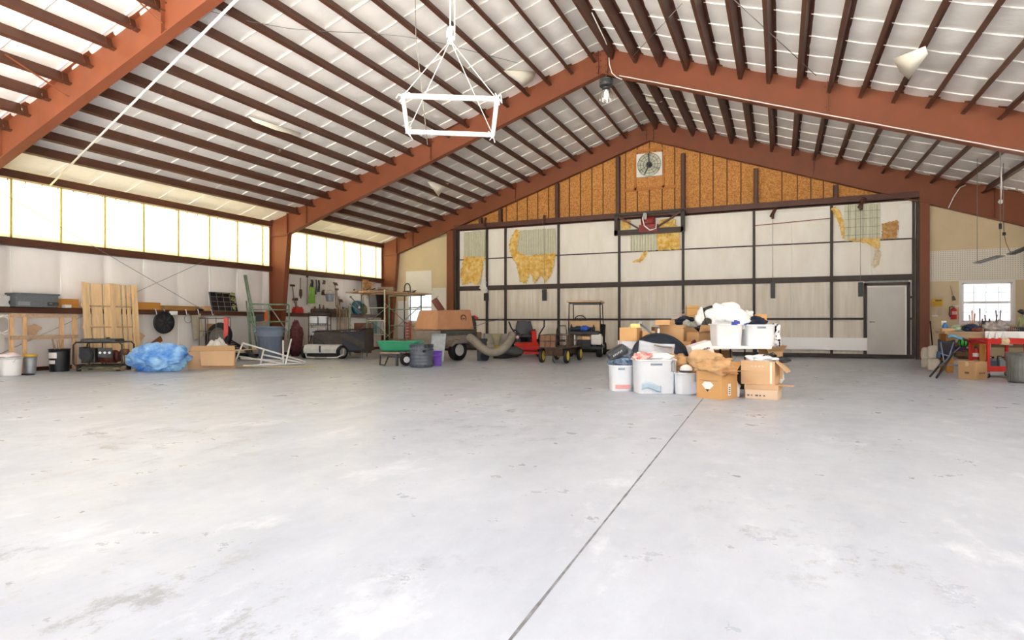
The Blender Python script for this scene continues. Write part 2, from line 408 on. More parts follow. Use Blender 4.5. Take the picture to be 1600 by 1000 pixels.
# ---- right and front walls (beside and behind the camera)
mb = MB(); mb.add([(XR,YF,0),(XR,YC+.3,0),(XR,YC+.3,2.95),(XR,YF,2.95),(XR,YB-1,2.95),(XR,YC+.3,4.5),(XR,YB-1,4.5)], [(0,1,2,3),(4,2,5,6)]); struct('wall_right', mb, m_vin)
DX0, DX1, DH = -12.1, 3.8, 4.84                   # hangar door opening, both ends of the building
mb = MB()
mb.add([(XL-.3,YF,0),(DX0,YF,0),(DX0,YF,DH),(DX1,YF,DH),(DX1,YF,0),(XR,YF,0),(XR,YF,roof(XR)+.1),(RX,YF,roof(RX)+.1),(XL-.3,YF,roof(XL-.3)+.1)],
       [(0,1,2,8),(2,3,7,8),(3,4,5,6),(3,6,7)])
struct('wall_front', mb, m_vin)
mb = MB()
for ya, yb in zip(ys, ys[1:]):
    if ya < YB-1: mb.add([(XR-.02+cor(ya),ya,2.9),(XR-.02+cor(yb),yb,2.9),(XR-.02+cor(yb),yb,4.45),(XR-.02+cor(ya),ya,4.45)], [(0,1,2,3)])
struct('window_4', mb, m_frw)                     # unseen daylight strip, added to light the ceiling and left wall
# ============================================================ far end wall
YW = YC+.14
m_osb = mat('oriented strand board', 'a86b36', .75, 0, .3, 26, .3, 40, col2='d79c52', detail=2.)
m_dirt = mat('streaked dirty vinyl liner', 'e0d6c6', .6, 0, .1, 3, .2, 6, col2='f3ebdf', stretch=(2.2,1,.2))
m_clean = mat('cream vinyl liner', 'f0eae0', .55, 0, .03, 2, .2, 6, col2='f8f4ec', stretch=(1.2,1,.4))
m_wool = mat('yellow fibreglass wool', 'e0aa40', .95, 0, .2, 7, .6, 40, col2='f8de95')
m_bare = mat('bare grey green metal sheet', 'd0cfb8', .5, .1, .06, 6)
m_dark = m_blk
def holed(x0, x1, z0, z1, hx0, hx1, hz0, hz1, Y, mb=None):
    mb = mb or MB()
    for a, b, c, d in ((x0,hx0,z0,z1),(hx1,x1,z0,z1),(hx0,hx1,z0,hz0),(hx0,hx1,hz1,z1)):
        mb.add([(a,Y,c),(b,Y,c),(b,Y,d),(a,Y,d)], [(0,1,2,3)])
    return mb
def inset(mb, hx0, hx1, hz0, hz1, Y, d=.14):      # reveals of an opening
    for q in ([(hx0,Y,hz0),(hx1,Y,hz0),(hx1,Y+d,hz0),(hx0,Y+d,hz0)],[(hx0,Y,hz1),(hx1,Y,hz1),(hx1,Y+d,hz1),(hx0,Y+d,hz1)],
              [(hx0,Y,hz0),(hx0,Y,hz1),(hx0,Y+d,hz1),(hx0,Y+d,hz0)],[(hx1,Y,hz0),(hx1,Y,hz1),(hx1,Y+d,hz1),(hx1,Y+d,hz0)]): mb.add(q, [(0,1,2,3)])
w2a, w2b = onY(638, 503, YW), onY(675.5, 457.5, YW)
w3a, w3b = onY(1502.5, 503.5, YW), onY(1581.5, 440.5, YW)
mb = MB(); holed(XL-.2, -12.4, 0, 4.7, w2a.x, w2b.x, w2a.z, w2b.z, YW, mb); inset(mb, w2a.x, w2b.x, w2a.z, w2b.z, YW)
mb.add([(XL-.2,YW,4.7),(-12.4,YW,4.7),(-12.4,YW,roof(-12.4)),(XL-.2,YW,roof(XL-.2))], [(0,1,2,3)])
holed(3.9, XR, 0, 4.5, w3a.x, w3b.x, w3a.z, w3b.z, YW, mb); inset(mb, w3a.x, w3b.x, w3a.z, w3b.z, YW)
mb.add([(3.9,YW,4.5),(XR,YW,4.5),(XR,YW,roof(XR)),(3.9,YW,roof(3.9))], [(0,1,2,3)])
wb = struct('wall_back', mb, m_tan)
mb = MB(); mb.add([(XL-.2,YW+.2,4.6),(XR+.2,YW+.2,4.6),(XR+.2,YW+.2,roof(XR)+.1),(RX,YW+.2,roof(RX)+.1),(XL-.2,YW+.2,roof(XL)+.1)], [(0,1,2,3,4)])
mb.add([(-12.5,YW+.2,0),(4,YW+.2,0),(4,YW+.2,5),(-12.5,YW+.2,5)], [(0,1,2,3)])
part('siding', mb, m_steel, wb)
mb = MB(); mb.add([(-12.4,YW-.02,4.85),(3.9,YW-.02,4.85),(3.9,YW-.02,roof(3.9)),(RX,YW-.02,roof(RX)),(-12.4,YW-.02,roof(-12.4))], [(0,1,2,3,4)])
part('strand_board', mb, m_osb, wb)
mb = MB()
for cx in (-30,30,87,145,205,320,382,445,507,632,697,765,835,905,1045,1118,1195,1272,1500,1585,1660,1730):
    x = onY(cx/3.556+800, 300, YW).x
    if cx in (697,765,835): mb.b2(x-.017, x+.017, YW-.045, YW-.02, 4.9, 5.95); mb.b2(x-.017, x+.017, YW-.045, YW-.02, 6.95, roof(x)-.5)
    else: mb.b2(x-.017, x+.017, YW-.045, YW-.02, 4.85, roof(x)-.3)
part('batten', mb, mat('stained brown batten', '6d421c', .8), wb)
mb = MB(); p0, p1 = onY(697, 286, YW), onY(1056, 278, YW); p0.x = onY(976, 300, YW).x
mb.b2(p0.x, p1.x, YW-.07, YW-.045, 5.86, 5.97); 
for px in (993.5, 1037): x = onY(px, 250, YW).x; mb.b2(x-.04, x+.04, YW-.07, YW-.045, 5.9, 7.05)
mb.b2(onY(990,0,YW).x, onY(1040,0,YW).x, YW-.07, YW-.045, onY(1015, 238, YW).z+.03, onY(1015, 238, YW).z+.12)
part('fan_framing', mb, mat('orange pine trim', 'b8763a', .7, 0, .12, 6), wb)
def onwall(name, px0, px1, py0, py1, m, t=.012, Y=YW, parent=wb, **kw):
    a, b = onY(px0, py1, Y), onY(px1, py0, Y); mb = MB().b2(a.x, b.x, Y-t, Y, a.z, b.z); return part(name, mb, m, parent, **kw)
onwall('board', 634.5, 674.5, 422.5, 457, m_wht)
onwall('board', 675.8, 697, 449.5, 520, m_wht)
onwall('board', 622, 637, 470, 540, m_wht, .01)
# pegboard band: white with rows of small holes
m = bpy.data.materials.new('white pegboard'); m.use_nodes = True; nt = m.node_tree; L = nt.links; b = nt.nodes['Principled BSDF']; b.inputs['Roughness'].default_value = .6
tc = nd(nt, 'ShaderNodeTexCoord'); sp = nd(nt, 'ShaderNodeSeparateXYZ'); L.new(tc.outputs['Object'], sp.inputs[0]); acc = None
for ax in ('X', 'Z'):
    a = nd(nt, 'ShaderNodeMath', operation='PINGPONG'); a.inputs[1].default_value = .03; L.new(sp.outputs[ax], a.inputs[0])
    q = nd(nt, 'ShaderNodeMath', operation='POWER'); q.inputs[1].default_value = 2; L.new(a.outputs[0], q.inputs[0])
    if acc is None: acc = q
    else:
        s_ = nd(nt, 'ShaderNodeMath', operation='ADD'); L.new(acc.outputs[0], s_.inputs[0]); L.new(q.outputs[0], s_.inputs[1]); acc = s_
lt = nd(nt, 'ShaderNodeMath', operation='LESS_THAN'); lt.inputs[1].default_value = .0095**2; L.new(acc.outputs[0], lt.inputs[0])
mx = nd(nt, 'ShaderNodeMix', data_type='RGBA'); mx.inputs[6].default_value = (*lin('e6e0d3'), 1); mx.inputs[7].default_value = (*lin('7d766a'), 1); L.new(lt.outputs[0], mx.inputs[0]); L.new(mx.outputs[2], b.inputs['Base Color'])
a, b_ = onY(1453, 440, YW), onY(1600, 390, YW)
mb = MB(); mb.b2(a.x, XR, YW-.015, YW, a.z, onY(1453, 392.5, YW).z); part('pegboard', mb, m, wb)
# windows
def window(n, a, b, cols, rows, label):
    mb = MB(); f = .05
    for x0, x1, z0, z1 in ((a.x,a.x+f,a.z,b.z),(b.x-f,b.x,a.z,b.z),(a.x,b.x,a.z,a.z+f),(a.x,b.x,b.z-f,b.z)): mb.b2(x0, x1, YW-.01, YW+.09, z0, z1)
    zm = (a.z+b.z)/2; mb.b2(a.x, b.x, YW+.005, YW+.07, zm-.035, zm+.03)
    o = struct(f'window_{n}', mb, m_white)
    mb = MB()
    for i in range(1, cols):
        x = a.x+(b.x-a.x)*i/cols; mb.b2(x-.006, x+.006, YW+.03, YW+.05, a.z, b.z)
    for z0, z1 in ((a.z, zm), (zm, b.z)):
        for j in range(1, rows): z = z0+(z1-z0)*j/rows; mb.b2(a.x, b.x, YW+.03, YW+.05, z-.006, z+.006)
    part('muntin', mb, mat('grey muntin bars', 'b9bdb9', .5), o)
    g = bpy.data.materials.get('window glass')
    if not g:
        g = bpy.data.materials.new('window glass'); g.use_nodes = True; t = g.node_tree; p = t.nodes['Principled BSDF']; t.nodes.remove(p)
        tr = nd(t, 'ShaderNodeBsdfTransparent'); gl_ = nd(t, 'ShaderNodeBsdfGlossy', Roughness=.02); ms = nd(t, 'ShaderNodeMixShader', Fac=.06)
        t.links.new(tr.outputs[0], ms.inputs[1]); t.links.new(gl_.outputs[0], ms.inputs[2]); t.links.new(ms.outputs[0], t.nodes['Material Output'].inputs[0])
    mb = MB(); mb.b2(a.x+.02, b.x-.02, YW+.038, YW+.042, a.z+.02, b.z-.02); part('glass', mb, g, o)
    mb = MB(); e = .07
    for x0, x1, z0, z1 in ((a.x-e,a.x,a.z-e,b.z+e),(b.x,b.x+e,a.z-e,b.z+e),(a.x,b.x,a.z-e,a.z),(a.x,b.x,b.z,b.z+e)): mb.b2(x0, x1, YW-.03, YW-.001, z0, z1)
    part('casing', mb, m_wht, o)
window(2, w2a, w2b, 2, 2, '')
window(3, w3a, w3b, 4, 2, '')
# ---- posts either side of the hangar door, header, gable studs
def post(x0, x1, xd0, xd1, label):
    t = thing('door_post', label, 'post', ((x0+x1)/2, YC-.02, 0))
    mb = MB(); top = roof((x0+x1)/2)-.75
    for y in (YC-.12, YC+.08): mb.b2(x0, x1, y-.01, y+.01, 0, top)
    mb.b2((x0+x1)/2-.01, (x0+x1)/2+.01, YC-.12, YC+.08, 0, top); mb.b2(x0-.03, x1+.03, YC-.14, YC+.1, 0, .02)
    part('post', mb, m_raft, t, world=True)
    mb = MB(); mb.b2(xd0, xd1, YC-.1, YC+.06, 0, DH); part('guide_channel', mb, m_dark, t, world=True)
xl0, xl1, xl2 = [onY(p, 450, YC-.12).x for p in (698, 708.5, 712.5)]
post(xl0, xl1, xl1+.005, xl2, 'brown steel post left of the hangar door with dark guide channel')
xr0, xr1, xr2 = [onY(p, 450, YC-.12).x for p in (1432.5, 1437, 1452.5)]
post(xr1, xr2, xr0, xr1-.005, 'brown steel post between the hangar door and the workbench')
mb = MB(); mb.b2(xl1, xr1-.01, YC-.1, YC-.085, DH, DH+.24); mb.b2(xl1, xr1-.01, YC-.1, YC+.05, DH, DH+.015); mb.b2(xl1, xr1-.01, YC-.1, YC+.05, DH+.225, DH+.24)
mb.b2(xl1, xr1-.01, YC-.1, YC-.09, DH, DH+.05)
solo('header_beam', mb, mat('brown painted header steel', '5a382e', .55, 0, .12, 4), 'brown steel header beam running across the top of the hangar door', 'beam')
HX = [onY(p, 330, YC-.1).x for p in (750, 781, 870, 965, 1067, 1181, 1306, 1368)]
for i, x in enumerate(HX):
    top = roof(x)-(.9 if x > RX else .75); mb = MB()
    if top < DH+.3: continue
    mb.b2(x-.07, x+.07, YC-.1, YC-.085, DH+.24, top); mb.b2(x+.055, x+.07, YC-.1, YC+.04, DH+.24, top); mb.b2(x-.07, x-.055, YC-.1, YC+.04, DH+.24, top)
    o = solo('gable_stud', mb, MATS['brown painted header steel'], f'brown steel stud above the hangar door, {ORD[i]} from the left under the gable', 'stud', 'gable studs')
# ---- bifold hangar door
SX = [xl2+.02]+[onY(p, 430, YC-.02).x for p in (760, 789, 872, 967, 1067, 1178, 1299.5)]+[xr0-.045]
D = thing('hangar_door', 'large white bifold hangar door with dark steel grid filling the far end wall', 'hangar door', (-4.2, YC, 0))
wdl, wdr = onY(1355, 500, YC-.03).x, onY(1417, 500, YC-.03).x
ZR = [.12, 1.23, 2.5, 3.67, DH]
def billow(x0, x1, z0, z1, Y, sd, tw):
    def fn(u, v):
        s = min(1, 16*u*(1-u)*v*(1-v)*2)
        q = abs(u-.5)*(x1-x0)
        return V((x0+(x1-x0)*u, Y-.035*s*(1-math.exp(-q/.1))*tw-.012*noise.noise(V((u*5+sd, v*4, sd)))*s, z0+(z1-z0)*v))
    return MB().grid(24, 14, fn)
for i in range(8):
    for j in range(4):
        x0, x1, z0, z1 = SX[i], SX[i+1], ZR[j], ZR[j+1]
        if i == 7 and j < 2:
            part('door_panel', billow(x0, wdl-.06, z0, z1, YC+.07, i+j*9, .3), m_dirt, D, world=True)
            part('door_panel', billow(wdr+.06, x1, z0, z1, YC+.07, i+j*9+3, .3), m_dirt if j == 0 else m_wht, D, world=True); continue
        part('door_panel', billow(x0, x1, z0, z1, YC+.07, i+j*9, 1 if i > 1 else .4), m_dirt if j < 2 else m_clean, D, world=True)
mb = MB()
for i in range(1, 8):
    for j in range(4):
        if i == 7 and j < 2: continue
        x = (SX[i]+SX[i+1])/2; mb.tube([(x+.02*noise.noise(V((i*3, z*3, 0))), YC+.055, z) for z in [ZR[j]+.03+(ZR[j+1]-ZR[j]-.06)*q/6 for q in range(7)]], .012, 6)
part('panel_seam', mb, MATS['white seam tape'], D, world=True, kind='stuff')
for i, x in enumerate(SX[1:-1]):
    part('stile', MB().b2(x-.04, x+.04, YC-.01, YC+.07, .05, DH), m_dark, D, world=True)
part('stile', MB().b2(SX[0]-.02, SX[0]+.05, YC-.01, YC+.07, .05, DH), m_dark, D, world=True)
part('stile', MB().b2(SX[-1]-.05, SX[-1]+.02, YC-.01, YC+.07, .05, DH), m_dark, D, world=True)
part('bottom_rail', MB().b2(SX[0], SX[-1], YC-.03, YC+.08, .015, .13), m_dark, D, world=True)
part('mid_rail', MB().b2(SX[0], SX[-1], YC-.04, YC+.07, 2.41, 2.59), m_dark, D, world=True)
part('rail', MB().b2(SX[0], SX[-1], YC+.0, YC+.06, 3.655, 3.69), m_dark, D, world=True)
part('rail', MB().b2(SX[0], wdl-.05, YC+.0, YC+.06, 1.2, 1.265), m_dark, D, world=True)
part('rail', MB().b2(wdr+.05, SX[-1], YC+.0, YC+.06, 1.2, 1.265), m_dark, D, world=True)
part('rail', MB().b2(wdr+.05, SX[-1], YC+.0, YC+.06, 1.86, 1.92), m_dark, D, world=True)
# wicket door in its right end
wt = onY(1385, 446.5, YC).z; wz = onY(1385, 557, YC).z
part('wicket_frame', MB().b2(wdl-.09, wdl-.02, YC-.02, YC+.06, .05, wt+.1).b2(wdr+.02, wdr+.09, YC-.02, YC+.06, .05, wt+.1).b2(wdl-.09, wdr+.09, YC-.02, YC+.06, wt+.02, wt+.1), m_dark, D, world=True)
wd = part('wicket_door', MB().b2(wdl, wdr, YC+.01, YC+.05, wz, wt), mat('light grey door paint', 'cdc9c4', .45, 0, .05, 1.5), D, bev=.004, world=True, label='flush light grey personnel door')
k = onY(1361, 503, YC)
part('door_handle', MB().cyl((wdl+.09, YC+.01, k.z), (wdl+.09, YC-.04, k.z), .03).cyl((wdl+.09, YC-.04, k.z), (wdl+.2, YC-.045, k.z), .012), m_steel, wd, world=True)
part('weather_strip', MB().b2(wdr-.05, wdr-.0, YC-.005, YC+.01, wz, wt).b2(wdl, wdr, YC-.005, YC+.01, wt-.04, wt), m_wht, wd, world=True)
# bright white guard strip low on the door
a, b = onY(1130, 545.5, YC-.07), onY(1355, 527, YC-.07)
part('guard_strip', MB().b2(a.x, b.x, YC-.09, YC-.04, onY(1230, 545.8, YC-.07).z, onY(1230, 527, YC-.07).z), mat('glossy bright white sheet', 'fdfdfd', .25, 0, .005, 2), D, world=True, label='bright white guard strip low on the door')
# straps, cables, hinge hooks
for px, py0, py1, hp in ((759.5, 458, 470, 350), (850.5, 452, 470, 347), (1207.5, 440, 466, 336), (1344.5, 441, 463.5, 322)):
    a, b = onY(px-3.6, py1, YC-.07), onY(px+3.6, py0, YC-.07)
    s_ = part('latch_strap', MB().b2(a.x, b.x, YC-.08, YC-.045, a.z, b.z), m_blkp, D, bev=.01, world=True)
    h = onY(px, hp, YC-.15); x = (a.x+b.x)/2
    part('lift_cable', MB().cyl((x, YC-.06, b.z), (x, YC-.1, h.z), .006, n=5), m_wire, s_, world=True)
    part('pulley_bracket', MB().bar((x-.05, YC-.12, h.z-.05), (x+.1, YC-.3, h.z+.22), .09, .06).cyl((x-.04, YC-.18, h.z-.04), (x+.04, YC-.18, h.z-.04), .09), MATS['brown painted header steel'], D, world=True)
# torn liner: bare sheet metal and hanging fibreglass wool
def inpoly(x, y, P):
    r = False; j = len(P)-1
    for i in range(len(P)):
        if (P[i][1] > y) != (P[j][1] > y) and x < (P[j][0]-P[i][0])*(y-P[i][1])/(P[j][1]-P[i][1])+P[i][0]: r = not r
        j = i
    return r
def torn(name, poly, m, Y, amp, parent=D, st=.75, f=7., corr=0):
    xs, ys = [p[0] for p in poly], [p[1] for p in poly]; nx = int((max(xs)-min(xs))/st)+2; ny = int((max(ys)-min(ys))/st)+2
    mb = MB(); vs = {}; fs = []
    def vid(i, j):
        if (i, j) not in vs:
            q = onY(min(xs)-st+i*st, min(ys)-st+j*st, Y); nn = V((q.x*f, q.z*f, Y))
            jit = .02 if amp > .01 else 0
            d = amp*(abs(noise.noise(nn))+.4*abs(noise.noise(nn*2.7)))
            if corr: d = .03 if (q.x/corr) % 1 < .25 else 0
            vs[i, j] = len(mb.v); mb.v.append(V((q.x+jit*noise.noise(nn+V((9,0,0))), Y-d, q.z+jit*noise.noise(nn+V((0,7,0))))))
        return vs[i, j]
    for j in range(ny+2):
        for i in range(nx+2):
            cx, cy = min(xs)-st+(i+.5)*st, min(ys)-st+(j+.5)*st
            w = 2.2 if amp > .01 else 0
            if inpoly(cx+w*noise.noise(V((cx*.35, cy*.35, 1))), cy+w*noise.noise(V((cx*.35, cy*.35, 8))), poly):
                fs.append((vid(i,j), vid(i+1,j), vid(i+1,j+1), vid(i,j+1)))
    mb.f = fs; mb.sm = [not corr]*len(fs)
    return part(name, mb, m, parent, world=True, solid=.006)
T = YC-.0
torn('bare_metal', [(726,363),(759,360),(758,402),(726,404)], m_bare, T, 0, corr=.1)
torn('torn_insulation', [(725,401),(758,402),(756,412),(752,436),(745,447),(738,441),(722,446),(720,430)], m_wool, T-.02, .07)
torn('bare_metal', [(812,360),(868,357),(868,397),(806,399)], m_bare, T, 0, corr=.1)
torn('torn_insulation', [(806,358),(812,360),(810,378),(808,392),(822,399),(868,396),(867,410),(860,432),(852,443),(846,430),(836,444),(829,425),(823,444),(812,440),(808,415),(799,398),(796,385),(800,370)], m_wool, T-.02, .08)
torn('bare_metal', [(985,368),(1028,366),(1027,391),(985,393)], m_bare, T, 0, corr=.1)
torn('torn_insulation', [(1030,344),(1052,340),(1062,365),(1062,390),(1028,391),(1027,366)], m_wool, T-.02, .06)
torn('torn_insulation', [(970,345),(985,343),(984,358),(972,360)], m_wool, T-.02, .05)
torn('torn_insulation', [(1006,393),(1012,392),(1010,400),(1002,409),(990,411),(989,409),(999,404)], m_wool, T-.02, .03, st=.5)
torn('bare_metal', [(1319,321),(1375,317),(1375,374),(1320,377)], m_bare, T, 0, corr=.22)
torn('torn_insulation', [(1299,326),(1305,322),(1313,332),(1319,350),(1320,374),(1316,372),(1312,352),(1304,338)], m_wool, T-.02, .07)
torn('torn_insulation', [(1379,350),(1402,343),(1404,349),(1401,372),(1377,374)], mat('brown fibreglass wool', 'b98a4e', .95, 0, .2, 9, .8, 50, col2='dcb27a'), T-.02, .05)
torn('torn_insulation', [(1322,374),(1374,371),(1375,385),(1370,391),(1364,386),(1356,381),(1345,378)], m_wool, T-.02, .05)
torn('hanging_liner', [(1365,388),(1373,386),(1376,400),(1374,410),(1366,420),(1362,415),(1366,400)], mat('stained torn liner', 'e2d3b6', .8, 0, .1, 12), T-.02, .06)
torn('hanging_liner', [(752,440),(757,425),(761,452),(763,458),(754,455),(749,452)], m_wht, T-.04, .04)
torn('patch_sheet', [(1180,333),(1299,326),(1300,345),(1180,352)], mat('clean white patch sheet', 'f2efe9', .5, 0, .02, 3), T+.03, 0)
torn('patch_sheet', [(1404,318),(1432,316),(1432,372),(1404,373)], MATS['clean white patch sheet'], T+.03, 0)
part('patch_seam', MB().bar(onY(1180, 352.5, T), onY(1299, 341, T), .02, .025), mat('rust brown seam', '8a4b38', .7), D, world=True)
mb = MB()
for i in range(5): p = onY(1320+i*11+6, 320, T); q = onY(1320+i*11+6, 376, T); mb.bar((p.x, T-.035, p.z), (p.x, T-.035, q.z), .008)
for i in range(4): p = onY(1319, 331+i*12.5, T); q = onY(1375, 328+i*12.5, T); mb.bar((p.x, T-.035, p.z), (q.x, T-.035, q.z), .008)
part('bare_metal_grid', mb, mat('rusty lath', '6b5f4c', .8), D, world=True)
# motor cradle in the middle of the door top
K = thing('door_operator', 'dark steel cradle with red hoist motor hanging under the gable above the door', 'door opener', (onY(1014, 340, YC-.25).x, YC-.3, onY(1014, 367, YC-.3).z))
Yk = YC-.25; a, b = onY(960, 365, Yk), onY(1068, 360, Yk)
mb = MB()
for px in (963, 1067): p = onY(px, 345, Yk); mb.b2(p.x-.065, p.x+.065, Yk-.05, Yk+.05, a.z-.06, DH+.15)
mb.b2(a.x, b.x, Yk-.05, Yk+.05, a.z-.08, a.z+.1); mb.b2(a.x, b.x, Yk-.05, Yk+.05, DH+.1, DH+.2)
for px in (963, 1067): p = onY(px, 345, Yk); mb.b2(p.x-.05, p.x+.05, Yk, YC-.1, DH+.05, DH+.15)
part('cradle', mb, m_dark, K, world=True)
mt = onY(1013, 347, Yk); mb = MB(); mb.cyl(mt+V((-.22,0,.02)), mt+V((.22,0,.02)), .17, n=18).b2(mt.x-.3, mt.x+.34, Yk-.14, Yk+.14, mt.z-.36, mt.z-.1)
part('motor', mb, mat('faded red motor paint', '8e2b28', .5, 0, .2, 6), K, world=True)
part('hose', MB().tube([mt+V((-.1,-.19,.3)), mt+V((-.16,-.2,.1)), mt+V((-.1,-.21,-.15)), mt+V((.1,-.22,-.32)), mt+V((.3,-.22,-.28)), mt+V((.34,-.2,.05))], .022), m_white, K, world=True)
part('mount_plate', MB().b2(mt.x-.14, mt.x-.03, Yk-.16, Yk-.1, mt.z-.05, mt.z+.3), m_steel, K, world=True)
part('brace', MB().bar((a.x+.1, Yk, DH+.1), mt+V((-.2,0,-.3)), .06).bar((b.x-.1, Yk, DH+.1), mt+V((.3,0,-.2)), .06), MATS['brown painted header steel'], K, world=True)
# exhaust fan in the gable
fa, fb = onY(995.5, 277.5, YW-.07), onY(1034.5, 238, YW-.07); fc = (fa+fb)/2; R_ = (fb.x-fa.x)/2*.93
Fn = thing('exhaust_fan', 'white square exhaust fan with round wire guard high in the wood gable', 'fan', (fc.x, YW-.07, fa.z))
mb = MB(); n = 40; Yf = YW-.13
ring = [(fc.x+R_*math.cos(2*PI*k/n), Yf, fc.z+R_*math.sin(2*PI*k/n)) for k in range(n)]
sq = []
for k in range(n):
    c_, s_ = math.cos(2*PI*k/n), math.sin(2*PI*k/n); e = max(abs(c_), abs(s_)); sq.append((fc.x+(fb.x-fa.x)/2*c_/e, Yf, fc.z+(fb.z-fa.z)/2*s_/e))
mb.add(ring+sq, [(k, (k+1) % n, n+(k+1) % n, n+k) for k in range(n)])
for x0, x1, z0, z1 in ((fa.x-.01,fa.x,fa.z,fb.z),(fb.x,fb.x+.01,fa.z,fb.z),(fa.x,fb.x,fa.z-.01,fa.z),(fa.x,fb.x,fb.z,fb.z+.01)): mb.b2(x0, x1, Yf, YW-.03, z0, z1)
part('housing', mb, m_wht, Fn, world=True)
part('louver', MB().b2(fa.x+.02, fb.x-.02, YW-.06, YW-.05, fa.z+.02, fb.z-.02), mat('pale green grey louvre', 'c9cbb8', .5, 0, .15, 3, stretch=(.5,1,14)), Fn, world=True)
mb = MB()
for k in range(3):
    t = 1.7+2*PI*k/3
    def bl(u, v, t=t): r = .06+(R_-.1)*u; w = (.1+.12*u)*(v-.5); return V((fc.x+r*math.cos(t)-w*math.sin(t), Yf+.05+.12*(v-.5), fc.z+r*math.sin(t)+w*math.cos(t)))
    mb.grid(6, 3, bl)
part('blade', mb, mat('pale fan blade', 'bdbfae', .5), Fn, world=True, solid=.006)
part('motor_hub', MB().cyl((fc.x, Yf-.03, fc.z), (fc.x, Yf+.07, fc.z), .09), m_blkp, Fn, world=True)
mb = MB()
for rr in (R_, R_*.75, R_*.5, R_*.25): mb.tube(arc((fc.x, Yf-.02, fc.z), rr, 0, 2*PI, 32)[:-1], .006, 5, True)
for k in range(12): t = 2*PI*k/12; mb.cyl((fc.x, Yf-.03, fc.z), (fc.x+R_*math.cos(t), Yf-.02, fc.z+R_*math.sin(t)), .005, n=5)
mb.bar((fc.x, Yf-.02, fc.z), (fc.x-.02, Yf-.02, fc.z+R_), .035); mb.bar((fc.x, Yf-.02, fc.z), (fc.x-R_*.4, Yf-.02, fc.z-R_*.85), .025)
part('guard', mb, m_dsteel, Fn, world=True)
# ============================================================ shared builders
FW = V((-sn, cs, 0)); RT = V((cs, sn, 0))
def spot(px, py, back=0.):                        # floor spot whose near edge shows at a pixel
    p = fl(px, py); return p+p.normalized()*back
def flX(px, X): q = onX(px, 520, X); return V((X, q.y, 0))
def carton(label, p, w, d, h, rz, m=None, top='closed', group=None, cat='box', tape=True, name='cardboard_box', lift=0., flaps=None, flapang=None, rot=None):
    m = m or m_card; t = thing(name, label, cat, (p[0], p[1], p[2] if len(p) > 2 else 0), rz, group, rot); k = .006
    mb = MB()
    if top == 'closed': mb.box((0,0,h/2), (w,d,h))
    else:
        mb.b2(-w/2,w/2,-d/2,d/2,0,k).b2(-w/2,-w/2+k,-d/2,d/2,k,h).b2(w/2-k,w/2,-d/2,d/2,k,h).b2(-w/2+k,w/2-k,-d/2,-d/2+k,k,h).b2(-w/2+k,w/2-k,d/2-k,d/2,k,h)
    part('box_body', mb, m, t, bev=.004 if top == 'closed' else 0)
    if top == 'closed' and tape:
        part('packing_tape', MB().b2(-w/2-.001,w/2+.001,-.03,.03,h,h+.0015).b2(-w/2-.002,-w/2,-.03,.03,h*.75,h).b2(w/2,w/2+.002,-.03,.03,h*.75,h), mat('clear packing tape', 'd9bd97', .25), t)
    if top == 'open':
        fa = flapang or (.5, .7, .4, .6)           # how far each flap (front, back, left, right) leans outward from upright
        for i, (nx, ny, L, dd) in enumerate(((0,-1,w,d),(0,1,w,d),(-1,0,d,w),(1,0,d,w))):
            if fa[i] is None: continue
            e = min(dd, w)/2*.95; a = fa[i]; o = V((nx*w/2, ny*d/2, h)); dv = V((nx*math.sin(a), ny*math.sin(a), math.cos(a)))*e; s = V((-ny, nx, 0))*L/2*.98
            nn = V((nx,ny,0))*.005
            part('flap', MB().prism([o-s, o+s, o+s*.97+dv, o-s*.97+dv], nn), m, t)
    return t
def mark(parent, face, u, v, w, h, m, name='printed_mark', d=.002, W=None):   # a flat mark on the front (-y) or side (+x) face; W=(w,d) of the box
    bw, bd = W
    if face == 'f': mb = MB().b2(u-w/2, u+w/2, -bd/2-d, -bd/2+.0005, v-h/2, v+h/2)
    elif face == 'r': mb = MB().b2(bw/2-.0005, bw/2+d, u-w/2, u+w/2, v-h/2, v+h/2)
    else: mb = MB().b2(-bw/2-d, -bw/2+.0005, u-w/2, u+w/2, v-h/2, v+h/2)
    return part(name, mb, m, parent)
def bucket(label, p, r, h, m, rim=None, name='bucket', group=None, cat='bucket', handle=True, taper=.86, ribs=0):
    t = thing(name, label, cat, (p[0], p[1], 0), 0, group); k = r*.06
    pr = [(r*taper*.97, 0), (r*taper, .01)]
    for i in range(1, 9):
        z = h*i/8; rr = r*(taper+(1-taper)*i/8); pr.append((rr, z))
        if ribs and i in (5, 7) : pr += [(rr+k, z+.002), (rr+k, z+.015), (rr, z+.018)]
    pr += [(r*1.05, h), (r*1.05, h+.012), (r*.95, h+.012), (r*.95, h-.01), (r*taper*.9, .02)]
    part('bucket_body', MB().lathe(pr, 24), m, t)
    if handle: part('handle', MB().tube([(r*1.04*math.cos(a), -.02-.8*h*.25*math.sin(a), h*.93-h*.35*math.sin(a)) for a in [PI*i/12 for i in range(13)]], .004, 5), m_steel, t)
    return t
